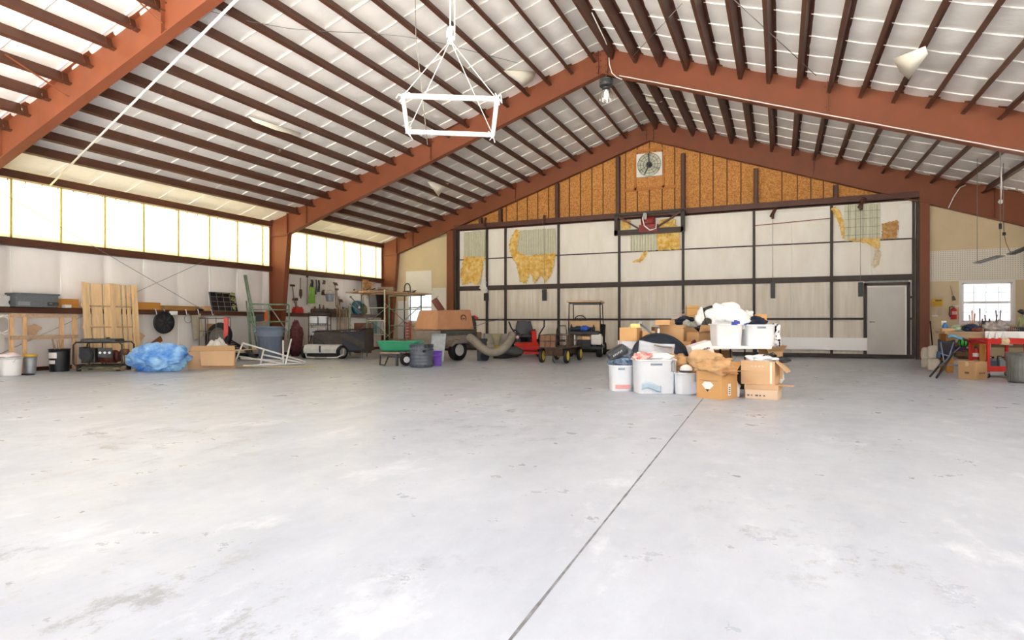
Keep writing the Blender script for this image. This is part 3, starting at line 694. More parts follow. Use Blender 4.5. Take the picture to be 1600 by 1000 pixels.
def wheel(parent, c, ax, R, w, mt=None, mr=None, rimr=.55, name='wheel', world=False, spokes=0):
    ax = V(ax).normalized(); q = V((0,0,1)).rotation_difference(ax).to_matrix().to_euler(); c = V(c)
    pr = [(R*rimr, -w*.4), (R*.8, -w*.5), (R*.95, -w*.42), (R, -w*.2), (R, w*.2), (R*.95, w*.42), (R*.8, w*.5), (R*rimr, w*.4), (R*rimr*.9, 0)]
    mb = MB(); n = 24; R3 = q.to_matrix(); vs = []; m = len(pr)
    for r, z in pr:
        for k in range(n): vs.append(c+R3@V((r*math.cos(2*PI*k/n), r*math.sin(2*PI*k/n), z)))
    mb.add(vs, [(i*n+k, i*n+(k+1) % n, ((i+1) % m)*n+(k+1) % n, ((i+1) % m)*n+k) for i in range(m) for k in range(n)], True)
    o = part(name, mb, mt or m_black, parent, world=world)
    mb = MB(); rr = R*rimr
    mb.lathe([(rr*1.02, -w*.42), (rr*.92, -w*.47), (rr*.85, -w*.4), (rr*.4, -w*.38), (rr*.3, -w*.5), (.012, -w*.52), (.012, w*.52), (rr*.3, w*.5), (rr*.4, w*.38), (rr*.85, w*.4), (rr*.92, w*.47), (rr*1.02, w*.42)], 20, c, q)
    part('wheel_rim', mb, mr or m_steel, o, world=True if world else False)
    return o
def heap(name, label, cat, p, r, m, amp=.2, f=1.4, seed=0, cr=.12, group=None, nu=36, nv=22, rz=0., sq=1.):
    mb = MB().blob((0,0,r[2]*.85), r, amp, f, seed, nu, nv, floor=.004, cr=cr, sq=sq)
    o = solo(name, mb, m, label, cat, group, loc=V((p[0], p[1], p[2] if len(p) > 2 else 0)), rz=rz); return o
def coil(mb, c, r, n, tr, ax='xy', jit=.02, seed=0):
    pts = []; rnd = random.Random(seed)
    for i in range(n*16):
        t = 2*PI*i/16; k = r+rnd.uniform(-jit, jit)+.3*jit*math.sin(i); h = tr*2*(i/16)*.6+rnd.uniform(0, jit)*.5
        pts.append(V(c)+{'xy': V((k*math.cos(t), k*math.sin(t), h)), 'yz': V((h, k*math.cos(t), k*math.sin(t)))}[ax])
    return mb.tube(pts, tr, 6)
# ============================================================ left wall, bay in front of the bare middle column
SH = 1.457                                        # top of the girt shelf
XS = XL+.11
p = spot(17, 588, .2); b_ = bucket('white plastic bucket at the far left with pink rags on top', p, .2, .37, m_white)
heap('rag', 'crumpled pink and white rag lying on top of the white bucket', 'rag', (p.x, p.y, .35), (.17, .17, .07), mat('pink and white rag', 'e6c6c8', .9, 0, .1, 9, .3, 20, col2='f4efee'), .3, 2, 3, nu=20, nv=10)
p = spot(47, 585.5, .13); b_ = bucket('grey metal bucket with a yellow lid left of the black drum', p, .125, .38, mat('galvanised grey', 'a9adb0', .35, .5, .15, 5), handle=False, taper=.8)
part('lid', MB().lathe([(.13,.38),(.135,.39),(.135,.42),(.12,.43)], 24), mat('yellow lid', 'd9b23d', .5), b_, label='yellow lid')
part('foot_strap', MB().b2(-.1,.26,-.2,-.05,.002,.03), m_dsteel, b_)
p = spot(93, 581, .2); b_ = bucket('black plastic drum with white paper labels, kindling sticking out', p, .205, .5, m_blkp, handle=False, taper=.92)
for z, w in ((.37, .55), (.22, .4)):
    part('paper_label', MB().grid(8, 2, lambda u, v, z=z, w=w: V((.2035*math.sin((u-.5)*2*w+.25), -.2035*math.cos((u-.5)*2*w+.25), z+.1*(v-.5)*(1.3 if z > .3 else .8)))), m_wht, b_)
for i in range(6):
    a = random.uniform(-.5, .2); solo('kindling_stick', MB().bar((0,0,0), (a*.3, random.uniform(-.1,.1), .28+.06*random.random()), .02, .012), m_woodx, 'short dry kindling stick poking out of the black drum', 'stick', 'kindling in the black drum', loc=p+V((-.1+.02*i, .03*(i % 3)-.04, .42)))
# wooden stud rack leaning on the wall
Xr0, Xr1 = XL+.5, XL+.34
def rk(px, z): t = z/1.33; X = Xr0+(Xr1-Xr0)*t; return V((X, onX(px, 520, X).y, z))
t = thing('stud_rack', 'bare pine stud frame leaning on the left wall behind the buckets', 'wooden frame', flX(60, Xr0))
for px in (18, 38.5, 96, 116):
    part('stud', MB().bar(rk(px, .0)+V((0,0,.02)), rk(px, 1.3), .085, .04), m_wood, t, world=True)
for z in (1.27, .78): part('cross_rail', MB().bar(rk(15, z)+V((.04,0,0)), rk(120, z)+V((.04,0,0)), .035, .085), m_woodx, t, world=True)
# big plank panel
a, b = onX(124, 441, XS+.1), onX(210, 445, XS+.1); yb0, yb1 = a.y, b.y; ht = a.z
t = thing('wooden_crate', 'tall raw pine crate side panel standing against the left wall behind the generator', 'crate panel', (XS+.35, (yb0+yb1)/2, 0))
def cp(u, z, o=0): return V((XL+.42-.16*z/ht+o, yb0+(yb1-yb0)*u, z))
us = [0, .145, .36, .5, .56, .70, .79, .885, 1]
for i, (u0, u1) in enumerate(zip(us, us[1:])):
    mb = MB(); e = .018/(yb1-yb0); z1 = ht-(0 if i in (0, 3, 4, 7) else .015)
    mb.prism([cp(u0+e,.02), cp(u1-e,.02), cp(u1-e,z1), cp(u0+e,z1)], (.022,0,0)); part('plank', mb, mat('pale crate pine', 'e6c596', .7, 0, .12, 2.5, .1, 40, stretch=(5,5,.5)), t, world=True)
for z in (.45, .98, 1.5): part('cleat', MB().prism([cp(.0,z,-.03), cp(.98,z,-.03), cp(.98,z+.09,-.03), cp(.0,z+.09,-.03)], (.028,0,0)), MATS['pale crate pine'], t, world=True)
for u0, u1 in ((0,.06),(.48,.57),(.93,1)): part('batten', MB().prism([cp(u0,.0,.024), cp(u1,.0,.024), cp(u1,ht+.01,.024), cp(u0,ht+.01,.024)], (.03,0,0)), MATS['pale crate pine'], t, world=True)
for z in (.98, 1.5): part('front_cleat', MB().prism([cp(.12,z,.024), cp(.48,z,.024), cp(.48,z+.035,.024), cp(.12,z+.035,.024)], (.02,0,0)).prism([cp(.57,z,.024), cp(.88,z,.024), cp(.88,z+.035,.024), cp(.57,z+.035,.024)], (.02,0,0)), m_woodx, t, world=True)
# things on the girt shelf
def onshelf(px0, px1, h, d, m, name, label, cat, bev=.008, X=XS, group=None):
    y0, y1 = onX(px0, 480, X).y, onX(px1, 480, X).y
    return solo(name, MB().b2(X-d/2, X+d/2, y0, y1, SH, SH+h), m, label, cat, group, bev=bev), y0, y1
y0, y1 = onX(15.5, 470, XS+.15).y, onX(86, 470, XS+.15).y; X0 = XS+.04
t = thing('tool_chest', 'grey pickup tool chest lying on the wall girt at the far left', 'tool chest', (X0+.1, (y0+y1)/2, SH))
m_gs = mat('speckled grey chest', '6a6f73', .5, .2, .2, 40)
mb = MB().b2(X0-.08, X0+.28, y0+.03, y1-.02, SH+.001, SH+.27); part('chest_body', mb, m_gs, t, bev=.01, world=True)
part('lid', MB().b2(X0-.1, X0+.31, y0, y1, SH+.27, SH+.31), m_gs, t, bev=.01, world=True)
for u0, u1, mm in ((.07,.33,m_gs),(.72,.98,m_dsteel)): part('recessed_panel', MB().b2(X0+.278, X0+.288, y0+(y1-y0)*u0, y0+(y1-y0)*u1, SH+.03, SH+.12), mat('lighter grey panel', '8d9194', .4, .4) if u0 < .5 else mm, t, world=True)
part('latch', MB().b2(X0+.285, X0+.295, y1-.22, y1-.16, SH+.07, SH+.1), m_steel, t, world=True)
y0, y1 = onX(-4, 475, XS).y, onX(15, 475, XS).y
t = thing('junction_box', 'pale grey box with a dark round hole on the girt at the left edge', 'box', (XS, (y0+y1)/2, SH)); part('box_body', MB().b2(XS-.08, XS+.09, y0, y1-.01, SH, SH+.24), mat('pale grey box', 'c4c4c0', .6), t, bev=.01, world=True)
part('hole', MB().cyl((XS+.085, y0+.22, SH+.1), (XS+.093, y0+.22, SH+.1), .06), m_black, t, world=True)
m_beam = mat('orange varnished plank', 'c78b3d', .6, 0, .15, 3, stretch=(6,.8,6)); m_beam2 = mat('dull brown plank', 'a5793f', .7, 0, .15, 3, stretch=(6,.8,6))
onshelf(88, 122, .22, .05, m_beam, 'plank', 'orange plank on the girt between the tool chest and the pine panel', 'plank', X=XS-.04)
onshelf(211, 250, .2, .05, m_beam, 'plank', 'orange plank end on the girt just right of the pine panel', 'plank', X=XS+.02)
onshelf(200, 310, .13, .045, m_beam2, 'plank', 'duller long brown plank lying on the girt behind the orange plank end', 'plank', X=XS-.05)
onshelf(316.5, 330, .14, .12, m_card, 'carton', 'small brown box on the girt left of the solar panel', 'box')
onshelf(307, 316, .06, .12, m_blkp, 'case', 'small flat black case on the girt beside the brown box', 'case')
o, y0, y1 = onshelf(99, 109, .08, .14, m_wht, 'lamp', 'small white clamp lamp clipped to the girt edge left of the pine panel', 'lamp', X=XS+.1)
y0, y1 = onX(332, 470, XS+.1).y, onX(372, 470, XS+.1).y; z1 = onX(350, 457, XS).z
t = thing('solar_panel', 'black framed solar panel propped upright on the girt, pale streaks on it', 'solar panel', (XS, (y0+y1)/2, SH))
def sp(u, v, o=0): return V((XS+.1-.14*v+o, y0+(y1-y0)*u, SH+.002+(z1-SH)*v))
part('glass', MB().prism([sp(0,0), sp(1,0), sp(1,1), sp(0,1)], (-.03,0,0)), mat('black solar glass', '1d2024', .2, 0, .2, 3), t, world=True)
mb = MB()
for u in (.01,.25,.5,.75,.99): mb.bar(sp(u,0,.001), sp(u,1,.001), .012, .006)
for v in (.01,.25,.5,.75,.99): mb.bar(sp(0,v,.001), sp(1,v,.001), .006, .012)
part('cell_grid', mb, mat('grey solar bus bars', '77777a', .5), t, world=True)
mb = MB()
for i in range(26): u, v = .8+.16*random.random()**.6, random.random(); mb.box(sp(u, v, .004), (.003, .03+.05*random.random(), .02+.07*random.random()))
for i in range(10): mb.box(sp(.3+.5*random.random(), .95, .004), (.003, .05, .015))
part('dried_mud', mb, mat('dried olive mud', '9c9a63', .9), t, world=True, kind='stuff')
# generator
p = spot(163, 580, .32); t = thing('generator', 'portable generator in a black tube frame, in front of the pine panel', 'generator', p, YAW+.12)
W, Dp, H = 1.03, .55, .66
for s in (-1, 1): part('frame_hoop', MB().tube([(-W/2,s*Dp/2,.18),(-W/2,s*Dp/2,H-.06),(-W/2+.06,s*Dp/2,H),(W/2-.06,s*Dp/2,H),(W/2,s*Dp/2,H-.06),(W/2,s*Dp/2,.18),(W/2-.06,s*Dp/2,.12),(-W/2+.06,s*Dp/2,.12)], .018, 8, True).cyl((-.18,s*Dp/2,.12),(-.18,s*Dp/2,H),.013), m_blkp, t)
for x, z in ((-W/2+.05,H),(W/2-.05,H),(-W/2+.1,.12),(W/2-.1,.12)): part('cross_tube', MB().cyl((x,-Dp/2,z),(x,Dp/2,z),.016), m_blkp, t)
part('fuel_tank', MB().box((-.03,0,H+.03),(.78,.46,.1), taper=.94), m_dsteel, t, bev=.03); part('fuel_cap', MB().cyl((.08,0,H+.07),(.08,0,H+.11),.04), m_blkp, t)
part('engine', MB().box((-.26,0,.35),(.3,.36,.34)).cyl((-.26,-.19,.36),(-.26,-.27,.36),.15).box((-.42,0,.45),(.1,.3,.2)), mat('grimy engine', '43413f', .5, .3, .35, 9), t, bev=.015)
part('recoil_cover', MB().cyl((-.26,-.26,.36),(-.26,-.3,.36),.13), m_blkp, t)
part('alternator', MB().cyl((-.06,0,.32),(.26,0,.32),.15,n=18).cyl((.26,0,.32),(.34,0,.32),.12), mat('dull red alternator', '6d3d35', .5, .2, .3, 9), t)
part('control_panel', MB().box((.14,-.24,.42),(.3,.03,.22)), m_dsteel, t, bev=.005)
for i in range(3): part('outlet', MB().cyl((.04+.1*i,-.255,.42),(.04+.1*i,-.265,.42),.028), m_white, t)
part('muffler', MB().cyl((.3,.15,.42),(.45,.15,.42),.07), mat('rusty muffler', '7a5236', .8, .2, .3, 8), t)
mb = MB(); 
for k in range(5): mb.tube([(-.4+.02*k,-.3,.04+.01*k)]+[(-.4+.9*i/8, -.3-.05*math.sin(i*1.3+k), .05+.05*abs(math.sin(i*.9+k))) for i in range(1,9)], .012, 6)
part('cable_bundle', mb, mat('olive dirty cable', '6c6a4c', .8, 0, .3, 8), t)
for x in (-.42, .42):
    for y in (-.24, .24): part('foot', MB().box((x,y,.06),(.07,.07,.12)), m_black, t)
part('cable_coil', coil(MB(), (.42,-.2,.03), .13, 3, .012, seed=3), mat('tan dirty cable', '9a8660', .8, 0, .2, 8), t)
# tarp, plank behind it
p = spot(250, 582, .4); k = mpp(p)
heap('tarp', 'crumpled bright blue tarp heaped on the floor left of the cardboard box', 'tarp', (p.x, p.y, 0), (.62, .36, .31), mat('blue tarp', '2f79d8', .35, 0, .1, 3.5, .6, 16, col2='9fd0f5'), .24, 1.3, 5, .22, nu=110, nv=60, rz=YAW)
a, b = flX(222, XL+.9)+V((0,0,.05)), onX(252, 529, XL+.25); solo('plank', MB().bar(onX(208, 560, XL+.62), b, .14, .035, (1,0,0)), mat('brown old plank', '8b5a3c', .7, 0, .2, 3), 'weathered brown plank leaning on the wall behind the blue tarp', 'plank')
# big cardboard box with a hanging flap
p = spot(332, 577, .4); t = carton('large open cardboard box on the floor right of the blue tarp', p, 1.02, .62, .42, YAW+.42, m_card2, 'open', flapang=(None, 1.2, None, 1.5))
part('flap', MB().prism([(-.26,-.31,.42),(.5,-.31,.42),(.47,-.45,.07),(-.22,-.45,.09)], (0,-.006,.002)), m_card2, t)
part('printed_label', MB().b2(-.516,-.511,-.18,.1,.17,.25), mat('grey print', '70747c', .7), t)
pb = p+FW*.75+RT*-.1
heap('plastic_bag', 'white plastic bag slumped behind the large cardboard box', 'bag', (pb.x-.2, pb.y, 0), (.32, .2, .36), mat('white bag film', 'ebe9e6', .35, 0, .05, 5, .5, 16), .2, 2, 8, .25)
# wire cage rack with red post and a dark wheel in it
q = spot(331, 566, .2); t = thing('wire_rack', 'wire cage rack with one red post behind the cardboard box', 'rack', q, YAW+.1); k = mpp(q)
w = 38*k; z0 = 12*k; z1 = (566-497)*k
mb = MB()
for i in range(4): x = -w/2+w*i/3; mb.cyl((x,0,.05), (x,0,z1), .012, n=6)
for z in (z0+.2, z0+.65, z1-.02): mb.cyl((-w/2,0,z), (w/2,0,z), .012, n=6)
part('wire_panel', mb, mat('grey brown wire', '7d6f64', .5, .4), t)
part('post', MB().b2(w/2-.01, w/2+.1, -.03, .03, 0, z1), mat('red enamel post', 'd14236', .4), t, label='red post')
part('side_rail', MB().cyl((-w/2,0,z1),(-w/2,.45,z1),.012).cyl((w/2,0,z1),(w/2,.45,z1),.012).cyl((-w/2,.45,0),(-w/2,.45,z1),.014).cyl((w/2,.45,0),(w/2,.45,z1),.014), MATS['grey brown wire'], t)
t2 = thing('tire', 'black tire leaning inside the wire cage rack', 'tire', q+RT*.1+FW*.2); wheel(t2, (0,0,z1-.55), (sn*.3,-1,.25), .42, .2, rimr=.6, name='tire_body')
solo('wood_block', MB().box((0,0,0),(.34,.2,.3)), m_card3, 'brown wooden box hung in the upper part of the wire cage rack', 'box', loc=q+RT*(-w*.2)+FW*.42+V((0,0,z1-.32)), rz=YAW)
solo('cloth_strip', MB().grid(6, 8, lambda u, v: V((.3*u-.15+.1*v, .05*math.sin(u*6), -.75*v*(1-.2*u)))), mat('drab cloth', 'a59c86', .9, 0, .1, 8), 'drab cloth hanging from the girt left of the wire cage rack', 'cloth', loc=onX(306, 492, XL+.32), rz=YAW, solid=.01)
# hub cap and hooks on the wall
c = onX(257, 504, XL+.28); t = thing('wall_hung_hub_cap', 'round black hub cap hanging on the wall below the girt', 'hub cap', c)
mb = MB().lathe([(.02,.0),(.1,.035),(.2,.03),(.26,.0),(.3,.01),(.31,-.03),(.28,-.05)], 28, rot=(0,PI/2,0)); part('cap', mb, m_blkp, t)
mb = MB()
for k in range(7):
    a = 2*PI*k/7; mb.bar((.04,.08*math.cos(a),.08*math.sin(a)), (.045,.22*math.cos(a),.22*math.sin(a)), .045, .012, (1,0,0))
part('spoke', mb, m_dsteel, t); part('hook', MB().tube([(-.06,0,.42),(0,0,.42),(.03,0,.38),(.0,0,.3)], .01, 6), m_steel, t)
for i, (px, wd) in enumerate(((243, 'above the blue tarp'), (256, 'over the hub cap'), (290, 'left of the white switch box'), (309, 'over the drab cloth'), (330, 'under the solar panel'))):
    c = onX(px, 491, XL+.24)
    o = solo('wall_hook', MB().tube([(0,0,.08),(.03,0,.06),(.05,0,0),(.04,.02,-.06),(.02,.05,-.09),(.03,.09,-.05)], .012, 6), m_white, f'white utility hook hanging from the girt {wd}', 'hook', 'hooks on the girt', loc=c+V((-.02,0,.06)))
c = onX(270, 489, XL+.24); solo('switch_box', MB().box((0,0,0),(.09,.2,.11)), m_white, 'small white switch box on the girt right of the hub cap', 'switch box', loc=c+V((.03,0,0)), bev=.01)
c = onX(294, 497, XL+.26); solo('wire_loop', MB().tube(arc((0,0,-.12), .12, 0, 2*PI, 20, 'yz')[:-1], .008, 6, True), m_steel, 'thin wire loop hanging from the girt above the cardboard box', 'wire', loc=c+V((0,0,.1)))
c = onX(2, 507, XL+.2); solo('cord_coil', coil(MB(), (0,0,0), .19, 5, .016, 'yz', .03, 4), m_rope, 'white cord coil hanging on the wall at the left edge', 'cord', loc=c)
for (px, py), wd in (((51, 515), 'inside the pine stud frame'), ((216, 527), 'right of the pine panel')):
    c = onX(px, py, XL+.06)
    torn_pts = [V((.0, .16*math.cos(a)*(1+.3*math.sin(3*a)), .12*math.sin(a)*(1+.2*math.cos(5*a)))) for a in [2*PI*i/18 for i in range(18)]]
    solo('liner_tear', MB().prism(torn_pts, (.012,0,0)), mat('torn tan liner', 'd2b291', .9, 0, .1, 12), f'small torn tan patch in the wall liner {wd}', 'tear', loc=c)
# ---- scaffold parts, trash can, poles, hose and white pipes by the column
def pole(a, b, r, m, label, name='pole', cat='pole', n=8, **kw): return solo(name, MB().cyl(a, b, r, n=n), m, label, cat, **kw)
g0 = at(402, 545, 18.6); g1 = at(381.5, 430, 19.4); g0.z = max(g0.z, .03)
t = thing('scaffold_ladder_frame', 'narrow green scaffold frame leaning upright against the wall left of the trash can', 'scaffold frame', (g0.x, g0.y, 0))
off = RT*.1+V((0,0,.0))
for o_ in (V((0,0,0)), off*.9): part('upright', MB().cyl(g0+o_, g1+o_*.6, .025), m_grn, t, world=True)
mb = MB()
for i in range(9): f = .08+.1*i; mb.cyl(g0.lerp(g1, f), g0.lerp(g1, f)+off*(1-.4*f), .013, n=6)
part('rung', mb, m_grn, t, world=True)
g0 = at(398, 548, 18.7); g1 = at(385, 470, 19.6); g0.z = .02
pole(g0+V((-.1,0,0)), at(385, 470, 18.95), .025, m_grn, 'thinner green pole leaning left of the green scaffold frame')
S0 = at(451.5, 556.5, 19.75); zt_ = CH+(HOR-476)*19.75/FPX
t = thing('scaffold', 'low green scaffold section standing around the foot of the middle column', 'scaffold', (S0.x-.5, S0.y-.3, 0))
P4 = [at(451.5,520,19.75), at(420,520,19.55), at(390,520,19.2)]
for q in P4: part('upright', MB().cyl((q.x,q.y,.0), (q.x,q.y,zt_-.02), .026), m_grn, t, world=True)
for z, r in ((zt_, .024), (zt_-.17, .018), (zt_-.55, .018)): part('ledger', MB().cyl((P4[0].x,P4[0].y,z), (P4[2].x,P4[2].y,z), r), m_grn, t, world=True)
part('brace', MB().cyl((P4[1].x,P4[1].y,zt_-.02), (P4[0].x,P4[0].y,zt_-.95), .016), mat('pale grey tube', 'b4b9ab', .5, .2), t, world=True)
part('deck', MB().prism([(P4[1].x,P4[1].y-.03,zt_-.6),(P4[2].x,P4[2].y-.03,zt_-.6),(P4[2].x-.2,P4[2].y+.35,zt_-.6),(P4[1].x-.2,P4[1].y+.35,zt_-.6)], (0,0,.03)), m_woodx, t, world=True)
q = at(414, 505, 19.55); zz = zt_-.57
solo('jug', MB().lathe([(.09,0),(.1,.02),(.1,.26),(.04,.33),(.035,.38)], 16), mat('orange jug', 'd9622f', .4), 'orange plastic jug standing on the green scaffold deck', 'jug', loc=V((q.x-.04,q.y+.12,zz)))
q = at(404, 505, 19.5); solo('battery', MB().box((0,0,.13),(.24,.17,.26)), m_dsteel, 'dark grey battery on the scaffold deck beside the orange jug', 'battery', loc=V((q.x-.05,q.y+.12,zz)), bev=.012, rz=YAW)
p = spot(422, 563, .36); k = mpp(p); t = thing('trash_can', 'large blue grey plastic trash can in front of the middle column', 'trash can', p, YAW+.2)
h = 52*k; r = 20.5*k; mg = mat('blue grey trash can plastic', '77869a', .5, 0, .06, 3)
part('can_body', MB().lathe([(r*.76,0),(r*.8,.03),(r*.9,h*.68),(r*.97,h*.69),(r*.97,h*.73),(r*.93,h*.74),(r*.98,h*.96),(r*1.06,h*.965),(r*1.06,h),(r*.95,h),(r*.75,.05)], 28), mg, t)
for s in (-1, 1): part('handle', MB().box((s*r*1.02, 0, h*.85), (.06,.2,.05)), mg, t, bev=.01)
mb = MB()
for kx in range(6): a = -PI/2+(kx-2.5)*.42; mb.bar((r*.8*math.cos(a), r*.8*math.sin(a), .08), (r*.915*math.cos(a), r*.915*math.sin(a), h*.66), .03, .015)
part('rib', mb, mg, t)
p = spot(372, 562, .4); mb = coil(MB(), (0,0,.02), .3, 6, .02, 'xy', .07, 2)
solo('hose_coil', mb, m_blkp, 'coiled black hose on the floor left of the grey trash can', 'hose', loc=p+V((.05,.0,0)))
mb = MB(); c = at(372, 552, 18.3)
for i in range(5): mb.tube([at(352+i*2, 536+i*2, 18.6), at(362+i*3, 532+i*3, 18.4), at(376+i*3, 540+i*2, 18.3), at(390+i*2, 556, 18.2), V((at(398+i, 560, 18.2).x, at(398+i, 560, 18.2).y, .03))], .018, 6)
solo('hose', mb, m_dsteel, 'dark hoses arching from the wire cage rack towards the trash can', 'hose')
gd = lambda px, py: (px, py, CH*FPX/(py-HOR)-.05)
W_ = [(gd(366,571),(379.5,536,16.2)), ((379.5,536,16.2),gd(478,567)), ((376,560,16.),(448,564,16.9)), (gd(407,570),(412,547,16.55)), ((374,557,16.2),gd(440,569)), (gd(380,573),gd(476,569)), (gd(442.5,570),(442.5,532,16.4)), (gd(446,571),(455,530,16.5)), (gd(395,573),gd(430,568)), ((410,554,16.5),gd(470,568))]
PT = ['its nearest slope', 'its long sloping bar', 'its middle rail', 'its short strut', 'its rearmost bar', 'its lowest bar', 'its upright stake', 'its tilted stake', 'the loose short length', 'the inner bar']
t = thing('pipe_frame', 'collapsed white pipe frame lying on the floor before the trash can', 'pipe frame', fl(420, 568))
for i, (a, b) in enumerate(W_):
    A, B = at(*a), at(*b); A.z = max(A.z, .03); B.z = max(B.z, .03); part('pipe', MB().cyl(A, B, .022, n=8), m_white, t, world=True)
solo('drop_cloth', MB().grid(20, 8, lambda u, v: V((1.9*(u-.5), .35*(v-.5)+.05*math.sin(u*9), .012+.012*noise.noise(V((u*9,v*5,0)))))), mat('straw yellow litter', 'd8cba0', .9, 0, .15, 10), 'thin pale straw coloured litter strip on the floor before the pipe frame', 'litter', loc=fl(432, 574), rz=YAW+.08)
p = spot(462, 557, .2); k = mpp(p)
heap('wrapped_tree', 'upright maroon wrapped bundle standing right of the middle column', 'bundle', (p.x, p.y, 0), (9.5*k, .22, 29*k), mat('dark maroon cloth', '5a2430', .7, 0, .3, 12, .6, 25, col2='7d4a4c'), .15, 2, 4, .2)
# ============================================================ left wall, bay behind the middle column: tool wall
XW = XL+.14
def wl_(px, py, o=0.): return onX(px, py, XW+o)
def wbar(pts, w, m, label, name, cat, o=.0, group=None, flat=.02):
    mb = MB(); P = [wl_(px, py, o) for px, py in pts]
    for a, b in zip(P, P[1:]): mb.bar(a, b, w, flat, (1,0,0))
    return solo(name, mb, m, label, cat, group)
m_rust = mat('rusty tool steel', '5b4436', .7, .3, .3, 9); m_hand = mat('grey wooden handle', '8f7a63', .8, 0, .15, 8)
def handtool(px, y0, y1, label, name, head, hw=.16, tilt=0., o=.02, hm=None):
    t = thing('wall_hung_'+name, label, 'tool', wl_(px+tilt, y1, o)); a, b = wl_(px, y0, o), wl_(px+tilt, y1, o)
    part('handle', MB().cyl(a, b, .018, n=7), m_hand, t, world=True)
    mb = MB(); c = a if head in 'rh' else b
    if head == 'r':
        mb.bar(c-V((0,hw,0)), c+V((0,hw,0)), .03, .03)
        for i in range(7): mb.bar(c+V((0,-hw+hw*i/3,0)), c+V((.06,-hw+hw*i/3,-.1)), .012)
    elif head == 'h': mb.box(c, (.05,hw*1.6,.07))
    else: mb.prism([c+V((0,-hw*.6,0)), c+V((0,hw*.6,0)), c+V((0,hw*.7,-.2)), c+V((0,0,-.34)), c+V((0,-hw*.7,-.2))], (.02,0,0))
    part('head', mb, hm or m_rust, t, world=True)
handtool(457, 446, 474, 'dark long handled tool hanging first right of the middle column', 'hoe', 'h', .12, 3)
handtool(461, 468, 480, 'hammer hanging just above the red toolbox', 'hammer', 'h', .14, 1)
handtool(463.5, 467, 481, 'short grey tool hanging right of the hammer above the red toolbox', 'chisel_bar', 'h', .05, 0)
handtool(469.5, 434, 452, 'long rod with a dark hook end hanging right of the red toolbox', 'hook_rod', 's', .1, 0)
handtool(480, 432, 476, 'long pale wooden handle hanging left of the green jacket', 'pole_tool', 'h', .04, 0)
a, b = onX(460, 489, XS+.05), onX(473, 480, XS+.05); y0, y1 = a.y, b.y
t = thing('toolbox', 'small red toolbox on the girt right of the middle column', 'toolbox', (XS, (y0+y1)/2, SH))
part('box_body', MB().b2(XS-.07,XS+.1,y0,y1,SH,SH+.15), m_red, t, bev=.01, world=True); part('lid', MB().b2(XS-.06,XS+.09,y0+.03,y1-.03,SH+.15,SH+.21), m_red, t, bev=.02, world=True); part('handle', MB().bar((XS,y0+.15,SH+.235),(XS,y1-.15,SH+.235),.02), m_blkp, t, world=True)
# white tool board and what hangs on it
a, b = wl_(484, 486), wl_(523, 437)
solo('tool_board', MB().b2(XW-.03,XW-.01,a.y,b.y,a.z+.15,b.z), mat('off white tool board', 'dcd6cc', .7, 0, .08, 6), 'off white tool board fixed to the left wall behind the lawn sweeper', 'board')
heap_m = mat('bright green cloth', '86b84a', .8, 0, .1, 9)
def hung(px0, px1, py0, py1, m, label, name, cat, o=.05, amp=.04, taper=.15, seed=0):
    a, b = wl_(px0, py1, o), wl_(px1, py0, o); w = b.y-a.y; h = b.z-a.z
    def fn(u, v): k = 1-taper*(1-v)**1; return V((amp*math.sin(u*9+seed)*(.4+v)+.02*noise.noise(V((u*4,v*4,seed))), (u-.5)*w*k+.02*math.sin(v*5+seed), -h*v))
    return solo('hanging_'+name, MB().grid(14, 10, fn), m, label, cat, loc=V((a.x,(a.y+b.y)/2,b.z)), solid=.012)
hung(481.5, 491.5, 448, 474, heap_m, 'bright green jacket hanging at the left edge of the tool board', 'jacket', 'jacket', .07, .05, .3)
hung(485, 489, 437, 449, m_blkp, 'dark strap hanging above the green jacket', 'strap', 'strap', .05, .03)
hung(496.5, 499, 438, 456, m_blkp, 'black chain of tools hanging down the tool board right of the jacket', 'chain', 'chain', .05, .03, 0)
hung(493, 494.5, 437, 460, m_dsteel, 'narrow dark bar hanging right beside the green jacket', 'bar', 'tool', .05, .01, 0)
hung(502.5, 508, 453, 461, m_rust, 'brown leather tool pouch on the tool board', 'tool_pouch', 'pouch', .06, .04, .3, 2)
hung(504, 508, 438, 444, m_dsteel, 'small dark clamp high on the tool board', 'clamp', 'clamp', .05, .02)
c = wl_(515.5, 471, .2); t = bucket('grey bucket hanging on the tool board', c, .17, .27, name='hanging_bucket', m= mat('blue grey bucket', '8d949e', .4, .3, .06, 5), handle=False, taper=.75); t.location = c
part('handle', MB().tube(arc((0,0,.26), .165, 0, PI, 12, 'xz'), .006, 5), m_steel, t)
for i, (px, py0, py1, tl) in enumerate(((523.5,442,480,1.5),(526,452,482,2),(529,463,483,1.5),(531.5,468,486,-1))):
    handtool(px, py0, py1, f'dark garden tool leaning right of the tool board, {ORD[i]} of four from the left', 'garden_tool', 'rhsr'[i], .1, tl, .06)
